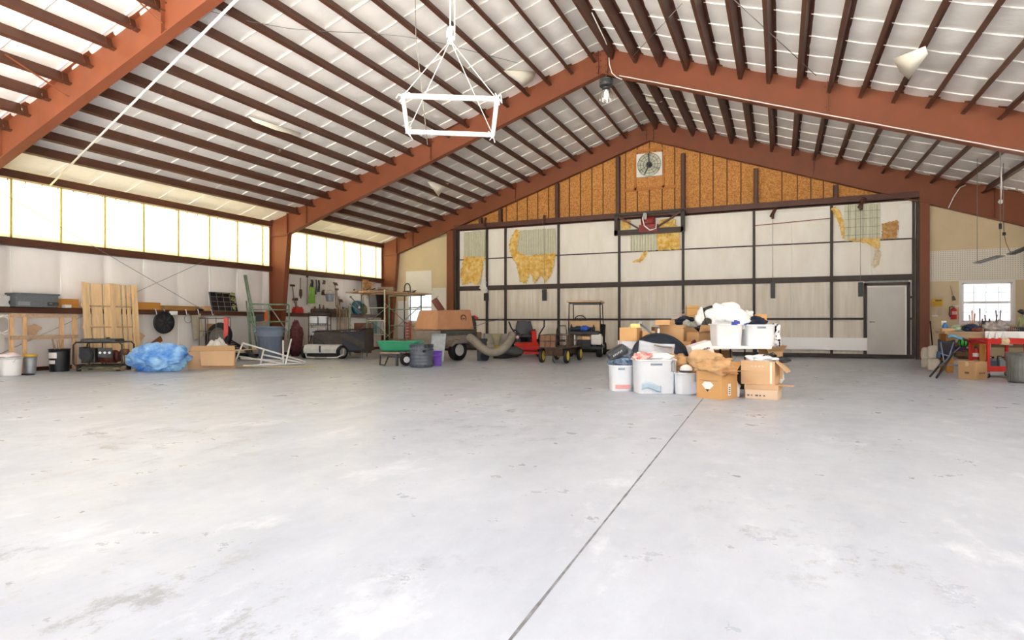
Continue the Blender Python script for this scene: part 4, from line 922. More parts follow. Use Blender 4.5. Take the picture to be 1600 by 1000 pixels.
# clutter of power tools along the girt under the board
rnd = random.Random(5)
cl = [(492,14,20,'5c4636','brown power tool'),(499,10,26,'4a4340','dark drill press'),(505,12,24,'6a4a3a','brown angle grinder'),(511,10,14,'3c4038','dark engine part'),(517,10,12,'57524a','grey clamp set'),(523,8,14,'8a5a3a','rusty orange bar tool'),(530,8,18,'6d5a44','brown roll'),(536,8,20,'4c6a52','green bottle'),(542,9,16,'2f4a44','dark green motor')]
for px, w, h, c, nm in cl:
    p = onX(px, 487, XS); k = mpp(p); pt = thing('power_tool', f'{nm} standing on the girt under the tool board', 'tool', (p.x, p.y, SH))
    m = mat('paint '+nm, c, .5, .2, .3, 12); hh = h*k*.55; ww = w*k*1.0
    part('motor_body', MB().cyl((0,-ww*.45,.09),(0,ww*.45,.09),.085,n=14), m, pt, bev=.004)
    part('grip', MB().bar((0,ww*.1,.1),(.02,-ww*.1,hh),.06,.05), m_blkp if rnd.random() < .5 else m, pt, bev=.008)
    part('base', MB().box((0,0,.012),(.14,ww*.7,.022)), m_dsteel, pt)
# teal round fan, orange branches, dark panels over the girt
c = onX(558.5, 487, XS+.14); t = thing('blower', 'round teal blower wheel sitting on the girt', 'blower', (c.x, c.y, SH)); R_ = .27
part('housing', MB().lathe([(R_*.5,-.08),(R_,-.08),(R_,.06),(R_*.85,.08),(R_*.8,.0)], 24, (0,0,R_), (0,PI/2,0)), mat('teal paint', '2d7f93', .4, .1, .15, 6), t)
mb = MB()
for k in range(6): a = 2*PI*k/6; mb.bar((.06,.05*math.cos(a),R_+.05*math.sin(a)),(.06,R_*.8*math.cos(a),R_+R_*.8*math.sin(a)),.07,.012,(1,0,0))
part('vane', mb, mat('dark teal', '1f4f5c', .5), t); part('hub', MB().cyl((.02,0,R_),(.1,0,R_),.05), m_white, t)
c = onX(566, 487, XS+.1); solo('gear_case', MB().lathe([(.1,0),(.2,.05),(.2,.3),(.12,.38),(.08,.42)], 14), mat('olive gear case', '5e6149', .6, .2, .25, 9), 'olive gear case on the girt right of the teal blower', 'gear case', loc=V((c.x,c.y,SH)))
handtool(548, 464, 478, 'green handled tool slanting down to the teal blower', 'slanted_pole', 'h', .04, 13, .3, mat('green handle', '6f7a3c', .7))
handtool(564.5, 438, 477, 'rusty brown upright pole behind the teal blower', 'upright_pole', 'h', .05, .5, .04)
t = thing('branch_bundle', 'dry orange brown branches hung over the teal blower', 'branches', wl_(572, 452, .1)); rnd = random.Random(8); mb = MB()
for i in range(70):
    a = wl_(568+rnd.uniform(-2,6), 440+rnd.uniform(-4,18), .05+.12*rnd.random()); q = wl_(571+rnd.uniform(-8,16), 447+rnd.uniform(-10,20), .08+.15*rnd.random())
    mb.tube([a, a.lerp(q,.5)+V((rnd.uniform(0,.1),0,rnd.uniform(-.1,.1))), q], [.02,.016,.006], 5)
part('branch', mb, mat('orange dry branch', 'b97f45', .8, 0, .3, 12, col2='d9ac74'), t, world=True, kind='stuff')
def leanpanel(px0, px1, py0, py1, m, label, o=.1):
    a, b = onX(px0, py1, XS+o), onX(px1, py0, XS+o-.06); return solo('panel', MB().prism([(XS+o,a.y,SH+.003),(XS+o,b.y,SH+.003),(XS+o-.1,b.y,b.z),(XS+o-.1,a.y,b.z)], (-.025,0,0)), m, label, 'panel')
leanpanel(580, 590, 461, 487, mat('slate grey panel', '7d7e82', .6), 'slate grey panel leaning on the girt left of the black panel')
leanpanel(590.5, 600, 458, 487, m_blkp, 'black panel leaning on the girt beside the far left column')
leanpanel(571, 579, 464, 487, mat('dirty white panel', 'cfcac0', .7, 0, .1, 6), 'dirty white panel leaning on the girt right of the branches', .06)
# lower wall: small wire shelf with clear tubs, sticks, brown cabinet, hung clothes
q = at(497, 520, 20.6); q.z = 0; t = thing('wire_shelf', 'black wire shelf unit against the wall behind the lawn sweeper', 'shelf', q, YAW); k = mpp(q); w, h = 30*k, 1.45
for sx in (-1, 1):
    for sy in (0, .35): part('post', MB().cyl((sx*w/2,sy,0),(sx*w/2,sy,h),.014,n=6), m_blkp, t)
for z in (.62, 1.02, 1.4):
    mb = MB().b2(-w/2,w/2,-.01,.36,z,z+.02)
    for i in range(9): x = -w/2+w*i/8; mb.cyl((x,0,z+.02),(x,0,z+.06),.006,n=5)
    mb.cyl((-w/2,0,z+.06),(w/2,0,z+.06),.007,n=5); part('shelf', mb, m_blkp, t)
m_cl = mat('milky clear plastic', 'd9dde2', .25, 0, .04, 6)
for i, (u, z, wd, c) in enumerate(((.24,1.04,'upper left',None),(.7,1.04,'upper right',None),(.24,.64,'lower left',None),(.66,.64,'lower right','c9b9cf'))):
    tt = thing('storage_tub', f'clear tub on the black wire shelf, {wd} of four', 'tub', q+RT*((u-.5)*w)+FW*.17+V((0,0,z)), YAW, 'tubs on the wire shelf'); ww = w*.37
    part('tub_body', MB().box((0,0,.13),(ww,.26,.26),taper=1.06), mat('mauve tub', c, .4) if c else m_cl, tt, bev=.01); part('lid', MB().box((0,0,.275),(ww*1.08,.3,.03)), m_white, tt, bev=.006)
rnd = random.Random(21)
for i in range(7):
    px = 527+i*3.+rnd.uniform(-.3,.3); a = V((XL+.55+.1*rnd.random(), 0, .02)); a.y = onX(px+rnd.uniform(-.2,.2), 520, a.x).y; b = onX(px+rnd.uniform(-.4,.4), rnd.uniform(474,486), XL+.3)
    solo('stake', MB().bar(a, b, .04, .03), m_woodx if i % 2 else m_hand, f'weathered stake in the row leaning on the tool girt, {ORD[i]} from the left', 'stake', 'stakes leaning on the wall')
q = at(567, 520, 22.6); solo('cabinet', MB().box((0,0,.55),(.62,.35,1.1)), mat('old brown cabinet', '7a5240', .7, 0, .15, 5), 'old brown cabinet behind the dark sweeper hopper', 'cabinet', loc=V((q.x,q.y,0)), bev=.01, rz=YAW+.2)
q = at(522, 512, 22.2); solo('yellow_box', MB().box((0,0,.35),(.8,.25,.7)), mat('tan yellow board', 'cfae74', .7, 0, .12, 5), 'tan board box low against the wall behind the sweeper', 'box', loc=V((q.x,q.y,0)), rz=YAW)
for i, (px, c, w) in enumerate(((585,'8fa9a6',6),(590.5,'bcd0cf',4),(596.5,'d8cdc6',6))):
    hung(px-w/2, px+w/2, 500, 521, mat(f'hung cloth {i}', c, .8, 0, .12, 8), f"{['grey green','pale blue','off white'][i]} shirt hanging under the girt near the far left column", 'shirt', 'shirt', .15, .06, -.1, i)
# ---- scaffold tower with plank deck
P1, P2, P3, P4_ = at(546.6, 500, 20.5), at(601, 500, 19.9), at(608, 500, 22.6), at(658, 500, 22.)
for q in (P1, P2, P3, P4_): q.z = 0
t = thing('scaffold', 'tall scaffold tower with a plank deck near the far left column', 'scaffold', (P1+P4_)/2)
zt_ = 2.12; m_sc = mat('pale worn scaffold paint', 'bcc0a8', .6, .1, .2, 9)
for q, z1, m in ((P1, 1.66, m_grn), (P2, 2.2, m_sc), (P3, 2.12, m_grn), (P4_, 2.12, m_grn)): part('upright', MB().cyl(q, q+V((0,0,z1)), .026), m, t, world=True)
q5 = P1.lerp(P2, .5)
part('inner_upright', MB().cyl(q5, q5+V((0,0,1.2)), .022), m_grn, t, world=True)
for a, b, z0 in ((P1, P2, None), (P3, P4_, 2.1)):
    for z in ((.72, 1.18, 1.6) if z0 is None else (.5, 1.0, 1.6, 2.1)): part('ledger', MB().cyl((q5 if z0 is None and z > .8 else a)+V((0,0,z)), b+V((0,0,z)), .018, n=7), m_sc if z0 is None else m_grn, t, world=True)
for a, b in ((P2, P4_), (P1, P3)):
    for z0, z1 in ((.6, 1.75), (1.75, .6)): part('cross_brace', MB().cyl(a+V((0,0,z0)), b+V((0,0,z1)), .013, n=6), mat('grey brace tube', '8d8f84', .5, .3), t, world=True)
part('brace', MB().cyl(P1+V((0,0,1.1)), P1+RT*.35+V((0,0,.6)), .014, n=6), m_sc, t, world=True)
A, B = at(543, 455, 20.2), at(660.5, 461, 22.3); sd = (P2-P1).normalized(); A.z = B.z = zt_
for i in range(4):
    o = sd*(.02+.27*i)+V((0,0,.03*(i % 2))); bb = B-sd*.55+o if i else B-sd*.5; aa = A+o
    part('deck_plank', MB().bar(aa, bb, .25, .045), m_woodx if i != 2 else m_wood, t, world=True)
mb = MB(); rnd = random.Random(3)
for i in range(12): f = rnd.random()*.8; c = A.lerp(B-sd*.4, f)+sd*rnd.uniform(.1,.8)+V((0,0,.07)); mb.bar(c, c+V((rnd.uniform(-.3,.3), rnd.uniform(-.5,.5), rnd.uniform(.0,.09))), .05, .02)
solo('scrap_wood', mb, m_rust, 'loose scrap sticks lying on the scaffold deck', 'scrap', kind='stuff')
c = A.lerp(B-sd*.4,.42)+sd*.4; solo('lumber_block', MB().box((0,0,.09),(.55,.3,.14)), m_hand, 'grey lumber block on the scaffold deck at the pale upright', 'block', loc=c+V((0,0,.06)), rz=.4)
h0 = at(636.5, 520, 23.3); t = thing('hand_truck', 'tall hand truck with a black loop handle standing behind the scaffold deck', 'hand truck', (h0.x,h0.y,0), YAW)
w = 9*mpp(h0)/2; zt2 = CH+(HOR-443)*mpp(h0)
part('frame', MB().tube([(-w,0,.1),(-w,0,zt2-w*1.6)]+[(w*math.cos(PI-PI*i/10),0,zt2-w*1.6+w*1.6*math.sin(PI*i/10)) for i in range(11)]+[(w,0,.1)], .022, 8), m_blkp, t)
part('cross_bar', MB().bar((-w,0,1.1),(w,0,1.1),.04).bar((-w,0,.5),(w,0,.5),.04), m_blkp, t); part('toe_plate', MB().box((0,-.12,.02),(.4,.25,.015)), m_dsteel, t)
for s in (-1,1): wheel(t, (s*(w+.06),.06,.13), (1,0,0), .13, .06)
q = at(638.5, 528, 20.9); t = thing('crate', 'narrow red slatted crate stack standing left of the brown compressor', 'crate', (q.x,q.y,0), YAW); k = mpp(q)
z1 = CH+(HOR-503)*k
part('corner_post', MB().box((-.09,0,z1/2),(.03,.03,z1)), m_red, t); part('corner_post', MB().box((.09,0,z1/2),(.03,.03,z1)), m_red, t)
for i in range(11): part('slat', MB().box((0,.0,.06+(z1-.1)*i/10),(.16,.02,.05)), mat('dark red slats', '9c3a30', .6), t)
# ---- tow-behind lawn sweeper: pale deck, two wheels, dark fabric hopper
p = spot(508, 561, .35); k = mpp(p); t = thing('lawn_sweeper', 'tow behind lawn sweeper with pale grey deck and big dark fabric hopper', 'lawn sweeper', p, YAW-.06)
w = 60*k; mg = mat('pale grey deck paint', 'd5d6d4', .4, .1, .1, 6)
part('deck', MB().prism([(-w/2,-.22,.17),(-w/2,-.25,.3),(-w/2,-.16,.42),(-w/2,.1,.44),(-w/2,.2,.2)], (w*.93,0,0)), mg, t, bev=.01)
part('deck_clasp', MB().box((-w*.06,-.25,.3),(.05,.03,.2)), m_dsteel, t)
wheel(t, (w/2-.02,-.12,.2), (1,-.5,0), .21, .13, rimr=.62, mr=mat('grey wheel disc', '8f9194', .5)); wheel(t, (-w/2-.06,.02,.2), (1,0,0), .2, .1, rimr=.6)
part('drawbar', MB().tube([(-.55,-.18,.2),(-.45,-.35,.06),(0,-.5,.04),(.5,-.36,.05),(.66,-.22,.14),(.64,-.15,.3)], .022, 7), mg, t)
part('hitch_plate', MB().box((.05,-.5,.045),(.35,.1,.02)), m_dsteel, t); part('brush_guard', MB().b2(-w/2+.1,w/2-.15,-.16,.1,.05,.17), m_black, t)
mb = MB(); hx0, hx1 = -w*.37, 62*k; m_hop = mat('dark brown hopper fabric', '4a4440', .85, 0, .15, 7, .4, 20)
def hop(u, v):
    a = 2*PI*u; x = (hx0+hx1)/2; X_ = x+(hx1-hx0)/2*max(-1, min(1, 1.5*math.cos(a))); Y_ = .62+.5*max(-1, min(1, 1.5*math.sin(a)))
    top = .8+.07*math.sin(3+X_*3)+.04*(X_-hx0); bot = .22; return V((X_+.03*noise.noise(V((X_*3,v*3,0)))-.05*v*(1 if X_ > x else -1), Y_-.04*math.sin(v*6+X_*5), bot+(top-bot)*v))
mb.grid(48, 12, hop); part('hopper', mb, m_hop, t)
part('hopper_floor', MB().b2(hx0+.05,hx1-.05,.14,1.1,.2,.24), m_hop, t)
part('hopper_side', MB().grid(8, 8, lambda u, v: V((27*k+(hx1-27*k)*u, .09-.03*math.sin(u*4+v*5), .2+.64*v))), mat('blue black hopper end', '33343c', .7, 0, .15, 6, .3, 15), t, solid=.01)
part('hopper_rim', MB().tube([(hx0,.12,.82),(hx1,.12,.9),(hx1,1.12,.92),(hx0,1.12,.84)], .018, 7, True), m_blkp, t)
part('support_leg', MB().bar((hx1-.12,.15,0),(hx1-.12,.15,.25),.04), m_dsteel, t); part('crank_arm', MB().tube([(hx0-.05,.0,.45),(hx0-.02,.05,.7),(hx0+.25,.06,.55),(hx0+.4,.05,.45)], .018, 6), m_blkp, t)
# ---- green dump cart, barrel, purple bucket
p = spot(617, 572, .35); k = mpp(p); t = thing('dump_cart', 'green tub dump cart on black legs left of the dark barrel', 'garden cart', p, YAW-.1)
mgt = mat('green cart tub', '3fa37a', .4, 0, .08, 4)
def ring(hw, hd, z, n=6):
    pts = []; r = .1
    for cx, cy, a0 in ((hw-r,hd-r,0),(-hw+r,hd-r,PI/2),(-hw+r,-hd+r,PI),(hw-r,-hd+r,1.5*PI)):
        for i in range(n+1): a = a0+PI/2*i/n; pts.append(V((cx+r*math.cos(a), cy+r*math.sin(a), z)))
    return pts
def tub(mb, levels):
    rs = [ring(*l) for l in levels]; n = len(rs[0]); o = [v for r in rs for v in r]
    mb.add(o, [(i*n+j, i*n+(j+1) % n, (i+1)*n+(j+1) % n, (i+1)*n+j) for i in range(len(rs)-1) for j in range(n)]+[tuple(range(n))[::-1], tuple((len(rs)-1)*n+j for j in range(n))], True); return mb
tx = .14
mb = tub(MB(), [(.42,.27,.36),(.5,.32,.42),(.56,.36,.6),(.59,.39,.62),(.59,.39,.635),(.53,.33,.62),(.42,.26,.42)]); mb.xf(Matrix.Translation((tx,.12,0))); part('tub', mb, mgt, t)
part('soil', MB().grid(10,6,lambda u,v: V((tx-.5+1.0*u, -.2+.64*v, .585+.05*math.sin(u*4)*v+.02*noise.noise(V((u*6,v*6,2)))))), mat('dry brown litter', '9a7558', .9, 0, .2, 9), t)
part('chassis', MB().bar((-.34,-.18,.27),(.4,-.18,.27),.06,.05).bar((-.34,.3,.27),(.4,.3,.27),.06,.05).bar((-.3,-.2,.27),(-.3,.32,.27),.05).bar((.3,-.2,.27),(.3,.32,.27),.05), m_blkp, t)
part('rail', MB().bar((-.33,-.22,.33),(.2,-.22,.33),.04,.05), m_hand, t)
part('stand', MB().tube([(-.32,-.2,.28),(-.33,-.22,.03),(-.2,-.22,.02),(-.1,-.2,.26)], .02, 7), m_blkp, t)
part('fork', MB().bar((.12,-.24,.28),(.13,-.25,.0),.09,.05).bar((-.1,-.22,.24),(.3,-.24,.22),.05), m_blkp, t)
wheel(t, (.36,-.2,.16), (.55,-1,0), .16, .12, rimr=.5, mr=m_white); wheel(t, (.36,.34,.16), (.2,1,0), .16, .1, rimr=.5)
p = spot(658.5, 575, .3); k = mpp(p); r, h = 18.3*k, 36*k; t = thing('barrel', 'round dark blue grey ribbed plastic barrel right of the green cart', 'barrel', p)
mb_ = mat('dark slate barrel', '565d69', .35, 0, .1, 6); pr = [(r*.9,0),(r*.97,.02)]
for i in range(1, 7): z = h*i/7; pr += [(r*.97, z-.02), (r*.99, z-.006), (r*.99, z+.006), (r*.97, z+.02)]
pr += [(r*.99,h*.97),(r*1.03,h*.97),(r*1.03,h),(r*.95,h),(r*.92,.03)]; part('shell', MB().lathe(pr, 32), mb_, t)
for z, nn in ((h*.9, 26), (h*.76, 22), (.05, 20)):
    mb = MB()
    for i in range(nn): a = 2*PI*i/nn; mb.box((r*math.cos(a), r*math.sin(a), z), (.03,.03,.035), (0,0,a))
    part('knob_ring', mb, mb_, t)
part('lug', MB().box((r*.9,-r*.55,h*.93),(.1,.1,.09)).box((r*.75,-r*.75,h*.72),(.07,.07,.06)), m_blkp, t, bev=.01)
p = spot(682.5, 571.5, .14); k = mpp(p); bucket('purple plastic bucket between the dark barrel and the compressor wheel', p, 8.3*k, 22*k, mat('purple plastic', '7a52c4', .4, 0, .05, 4), ribs=1)
p = spot(685, 566, .3); a = at(672, 548, 16.9); solo('corrugated_sheet', MB().grid(30, 8, lambda u, v: V((.4*(u-.5)+.05*v, .22*v+.012*math.sin(u*75), .8*v+.03*u*(1-v)))), mat('grey translucent sheet', 'a4abae', .3, .1, .12, 14), 'grey corrugated sheet leaning against the compressor above the purple bucket', 'sheet', loc=V((at(683,550,16.85).x, at(683,550,16.8).y, .003)), rz=YAW, solid=.006)
# ---- towable air compressor with a brown hood
nc = at(682, 520, 17.25); nc.z = 0; ang = YAW+math.radians(48); a_, b_ = 1.62, 1.04
ex = V((math.cos(ang), math.sin(ang), 0)); ey = V((-math.sin(ang), math.cos(ang), 0)); ctr = nc+ex*a_/2+ey*b_/2
t = thing('air_compressor', 'towable air compressor with a sun bleached orange brown hood and grey body', 'air compressor', ctr, ang)
m_hood = mat('faded orange brown hood', 'b9835c', .55, 0, .06, 3, col2='c4906a'); m_body = mat('dusty grey brown body', '8a7d74', .6, 0, .1, 5)
zb0, zb1, zh1 = .36, .9, 1.5
mb = MB(); A2, B2 = a_/2, b_/2; ti, tj = .1, .14
lo = [(-A2,-B2,zb1),(A2-.12,-B2,zb1),(A2-.12,B2,zb1),(-A2,B2,zb1)]; hi = [(-A2+tj,-B2+ti,zh1-.03),(A2-.16,-B2+ti,zh1),(A2-.16,B2-ti,zh1),(-A2+tj,B2-ti,zh1-.03)]
mb.add(lo+hi, [(3,2,1,0),(4,5,6,7),(0,1,5,4),(1,2,6,5),(2,3,7,6),(3,0,4,7)]); part('hood', mb, m_hood, t, bev=.03)
part('body', MB().b2(-A2+.02,A2-.1,-B2+.03,B2-.03,zb0,zb1-.01), m_body, t, bev=.02)
part('side_panel', MB().b2(-A2+.18,A2-.14,-B2+.0,-B2+.04,zb1-.16,zb1-.01), mat('dark green grey panel', '4d524c', .5, .1, .2, 6), t)
part('front_cap', MB().prism([(A2-.12,-B2+.05,zb0+.1),(A2-.12,-B2+.05,zb1+.4),(A2-.02,-B2+.1,zb1+.42),(A2+.12,-B2+.14,zb1+.2),(A2+.16,-B2+.14,zb0+.1)], (0,b_-.2,0)), mat('dark charcoal cap', '4b4a4b', .5, 0, .1, 6), t, bev=.03)
part('fender', MB().prism([(-.55,0,.5),(-.45,0,.6),(.35,0,.62),(.55,0,.42),(.55,0,.36),(.3,0,.5),(-.4,0,.5),(-.55,0,.42)], (0,-.28,0)).xf(Matrix.Translation((.1,-B2+.02,0))), m_body, t, bev=.01)
wheel(t, (-.02,-B2-.02,.31), (0,1,0), .31, .22, rimr=.55, mr=mat('bright wheel rim', 'd8d8d4', .35, .3)); wheel(t, (-.02,B2+.02,.31), (0,1,0), .31, .22)
part('axle', MB().cyl((-.02,-B2,.31),(-.02,B2,.31),.035), m_dsteel, t)
part('tow_bar', MB().bar((A2,-.1,.42),(A2+.75,-.05,.42),.09), m_rust, t); part('tool_box', MB().box((A2+.25,-.15,.62),(.3,.36,.4)), mat('mud brown tool box', '8c7462', .8, 0, .2, 7), t, bev=.02)
part('jack', MB().cyl((A2+.42,-.42,.02),(A2+.42,-.42,.78),.028).cyl((A2+.42,-.42,.0),(A2+.42,-.42,.03),.06).bar((A2+.3,-.1,.42),(A2+.42,-.42,.42),.04), m_steel, t)
part('exhaust', MB().cyl((-.28,-.16,zh1-.05),(-.44,.02,zh1+.3),.1,n=16).bar((-.42,.0,zh1+.3),(-.34,-.06,zh1+.4),.012), mat('brown rust exhaust', '6e3f36', .7, .1, .2, 8), t)
mb = MB().tube(arc((.3,-B2+.062,1.24), .1, 0, 2*PI, 18, 'xz')[:-1], .02, 6, True).box((.3,-B2+.075,1.1),(.09,.012,.1)).box((.3,-B2+.055,1.23),(.1,.01,.04))
part('emblem', mb, mat('dark stencil paint', '6b4a3a', .7), t, label='round dark stencil emblem on the hood')
mb = MB()
for i in range(9): mb.box((.09+.05*i,-B2+.03,1.03),(.03,.012,.025))
part('stencil_text', mb, MATS['dark stencil paint'], t)
part('filler_cap', MB().cyl((A2-.3,-B2-.005,.66),(A2-.3,-B2-.03,.66),.05), m_white, t)
part('red_handle', MB().tube([(A2+.1,.05,1.12),(A2+.2,0,1.28),(A2+.34,-.05,1.3),(A2+.45,-.08,1.24)], .045, 8), mat('faded red handle', 'cf4a35', .5), t)
# ============================================================ vacuum hose, mower, wagon, golf cart in front of the hangar door
p = spot(772, 562, .4); k = 17.6/FPX
m_hose = mat('grey tan ribbed hose', '8f8778', .7, 0, .12, 8)
path = [at(733,527,17.35), at(742,533,17.2), at(752,543,17.05), at(766,550,16.95), at(780,549,17.0), at(790,541,17.1), at(797,531,17.3), at(800,523,17.5)]
fine = []
for i in range(len(path)-1):
    q0, q1, q2, q3 = path[max(0,i-1)], path[i], path[i+1], path[min(len(path)-1,i+2)]
    for j in range(14):
        s = j/14; fine.append(.5*((2*q1)+(q2-q0)*s+(2*q0-5*q1+4*q2-q3)*s*s+(3*q1-q0-3*q2+q3)*s**3))
fine.append(path[-1])
solo('vacuum_hose', MB().tube(fine, [(.125 if i % 2 else .108) for i in range(len(fine))], 14), m_hose, 'fat grey ribbed vacuum hose curving between the compressor and the red mower', 'hose')
q = at(783, 560, 17.0); t = thing('hose_nozzle', 'dark flattened hose nozzle lying on the floor under the grey hose', 'nozzle', fl(783, 561)+FW*.3)
part('nozzle_body', MB().prism([(-.25,-.1,.0),(.1,-.2,.0),(.62,0,.08),(.66,.1,.26),(.3,.1,.22),(-.25,0,.06)], (0,.25,0)).xf(Matrix.Rotation(YAW,4,'Z')), m_blkp, t, bev=.02)
part('nozzle_cover', MB().blob((.35,.15,.2), (.34,.2,.16), .1, 2, 3, 20, 12).xf(Matrix.Rotation(YAW,4,'Z')), mat('dark green grey cover', '5b605c', .5, 0, .12, 6), t)
q = fl(773, 556)+FW*.9; t = thing('hopper_funnel', 'grey sheet metal box with a pale funnel behind the vacuum hose', 'funnel', q, YAW); k = mpp(q)
mg = mat('dull grey sheet metal', 'b3ada3', .5, .3, .12, 5)
part('body', MB().b2(-22*k,16*k,0,.6,.1,.36), mg, t, bev=.01); part('back_plate', MB().b2(-22*k,18*k,.5,.55,.36,.72), mg, t)
part('funnel', MB().lathe([(.07,.32),(.09,.42),(.2,.7),(.22,.72),(.2,.71),(.07,.42)], 20, (2*k,-.02,0)), mat('pale cream funnel', 'd8d2ac', .4), t, label='pale cream funnel')
part('yellow_collar', MB().lathe([(.06,.1),(.12,.12),(.12,.26),(.07,.3)], 16, (2.5*k,-.14,0)), mat('yellow plastic', 'e0b52c', .4), t, label='yellow collar'); part('wheel_stub', MB().cyl((-20*k,-.05,.12),(-20*k,.02,.12),.12), m_black, t)
q = at(753, 540, 17.55); q.z = 0; t = thing('small_engine', 'small black engine on the stand between the jack and the grey sheet metal box', 'engine', q+FW*.3, YAW); 
part('stand', MB().box((0,0,.16),(.3,.3,.32)), m_dsteel, t); part('engine_block', MB().box((0,0,.44),(.26,.26,.24)), m_blkp, t, bev=.02); part('air_filter', MB().box((.04,-.02,.6),(.22,.16,.09)), m_blkp, t, bev=.02); part('pull_cover', MB().cyl((0,-.13,.43),(0,-.2,.43),.09), m_dsteel, t)
part('wheel_disc', MB().cyl((.08,-.2,.13),(.08,-.14,.13),.13,n=18), m_black, t)
solo('air_line', MB().tube([at(735,512,18.1), at(748,508,18.3), at(765,502,18.6), at(785,499,18.8)], .008, 5), m_wire, 'thin bent rod rising from the compressor towards the mower lever', 'rod')
# ---- red zero turn mower
p = fl(822, 558)+FW*.75; k = mpp(p); t = thing('riding_mower', 'red riding mower with dark seat and two tall steering levers', 'mower', p, YAW+.08)
m_mr = mat('mower red', 'd8261c', .35, 0, .08, 5)
part('frame', MB().b2(-.36,.36,-.7,.75,.22,.34), m_mr, t, bev=.01)
part('foot_platform', MB().prism([(-.38,-.75,.3),(.38,-.75,.3),(.38,-.3,.42),(-.38,-.3,.42)], (0,0,.05)), m_mr, t, bev=.01)
part('front_bar', MB().b2(-.42,.5,-.86,-.8,.1,.17), m_mr, t, bev=.01)
part('side_fender', MB().prism([(.2,-.25,.4),(.2,.5,.4),(.2,.5,.86),(.2,-.05,.84)], (.16,0,0)), m_mr, t, bev=.02); part('side_fender', MB().prism([(-.36,-.25,.4),(-.36,.5,.4),(-.36,.5,.8),(-.36,-.05,.78)], (.16,0,0)), mat('dark mower pod', '3a3d3a', .5), t, bev=.02)
part('cutting_deck', MB().prism([(-.75,-.5,.12),(.62,-.5,.12),(.62,.3,.12),(-.75,.3,.12)], (0,0,.12)), m_mr, t, bev=.03)
part('seat', MB().box((-.02,.12,.66),(.5,.46,.12)), m_blkp, t, bev=.04)
mb = MB().grid(14, 12, lambda u, v: V(((u-.5)*(.56-.2*max(0, v-.55)**1*1.5-.0)-.02, .3+.1*v-.05*math.sin(PI*u), .66+.5*v-.04*abs(u-.5)*2*(v > .95))))
part('backrest', mb, mat('charcoal seat vinyl', '4a4b50', .5, 0, .06, 8, .15, 30), t, solid=.1)
for s in (-1, 1): part('armrest', MB().box((s*.33-.02,.15,.86),(.07,.34,.06)), m_blkp, t, bev=.02)
for s in (-1, 1): part('steering_lever', MB().tube([(s*.34,-.1,.45),(s*.34,-.14,.72),(s*.5,-.2,.95),(s*.58,-.22,1.15)] if s < 0 else [(s*.42,-.1,.45),(s*.44,-.14,.72),(s*.6,-.2,.98),(s*.6,-.22,1.2)], .024, 8), m_blkp, t)
part('engine', MB().cyl((-.02,.62,.45),(-.02,.62,.8),.26).box((-.02,.6,.5),(.5,.4,.3)), m_blkp, t, bev=.01)
wheel(t, (.5,.42,.28), (1,0,0), .28, .26, rimr=.5); wheel(t, (-.5,.42,.28), (1,0,0), .28, .26, rimr=.5)
for s in (-1, 1): wheel(t, (s*.36,-.72,.13), (1,0,0), .13, .1)
part('instrument_box', MB().box((-.28,-.2,.62),(.14,.14,.2)).box((-.24,-.25,.5),(.1,.1,.16)), m_dsteel, t, bev=.015); part('lamp', MB().blob((-.3,-.3,.63), .055, 0, 1, 0, 12, 8), mat('pink lamp lens', 'e8c4d4', .2), t)
part('discharge_chute', MB().prism([(-.75,-.45,.12),(-1.0,-.5,.06),(-1.0,.2,.06),(-.75,.25,.12),], (0,0,.2)), mat('dark chute', '54585a', .5), t, bev=.03)
# ---- garden wagon with mesh sides and yellow wheels
c1_, c2_ = fl(845.5, 566.5), fl(887.5, 568); ctr = (c1_+c2_)/2+(FW+RT*.36).normalized()*.75; t = thing('garden_wagon', 'garden wagon with mesh sides and four yellow wheels before the golf cart', 'wagon', ctr, YAW-.36); k = mpp(c1_)
w2, d2 = .38, .85; zd = .40
part('deck', MB().b2(-w2,w2,-d2,d2,zd,zd+.03), m_rust, t)
part('side_panel', MB().b2(-w2,-w2+.45,-d2+.02,-d2+.045,zd+.04,zd+.36), mat('brown wagon board', '8a5f45', .7, 0, .15, 5), t); part('side_panel', MB().b2(w2-.02,w2,-.75,-.05,zd+.04,zd+.36), mat('dark wagon board', '5c4334', .7, 0, .2, 5), t)
for nm, P0, P1_ in (('end_mesh',(-w2,-d2),(w2,-d2)),('end_mesh',(-w2,d2),(w2,d2)),('side_mesh',(-w2,-d2),(-w2,d2)),('side_mesh',(w2,-d2),(w2,d2))):
    mb = MB(); a, b = V((*P0,0)), V((*P1_,0)); n = 5 if nm == 'end_mesh' else 11
    for z in (zd+.03, zd+.2, zd+.37): mb.cyl(a+V((0,0,z)), b+V((0,0,z)), .009, n=5)
    for i in range(n+1): q = a.lerp(b, i/n); mb.cyl(q+V((0,0,zd)), q+V((0,0,zd+.37)), .008, n=5)
    part(nm, mb, mat('grey wagon mesh', '5e5850', .5, .5), t)
m_yel = mat('yellow wheel paint', 'e8cb2a', .4, 0, .06, 6)
for y in (-d2+.12, d2-.14):
    for sx in (-1, 1): wheel(t, (sx*(w2-.03),y,.2), (1,0,0), .2, .1, mr=m_yel, rimr=.66)
    part('axle', MB().bar((-w2,y,.21),(w2,y,.21),.03), m_dsteel, t); part('axle_bracket', MB().b2(-.25,.25,y-.03,y+.03,.2,zd), m_rust, t)
part('tow_hook', MB().tube([(0,-d2,.3),(.06,-d2-.2,.08),(.12,-d2-.25,.03)], .014, 6), m_dsteel, t)
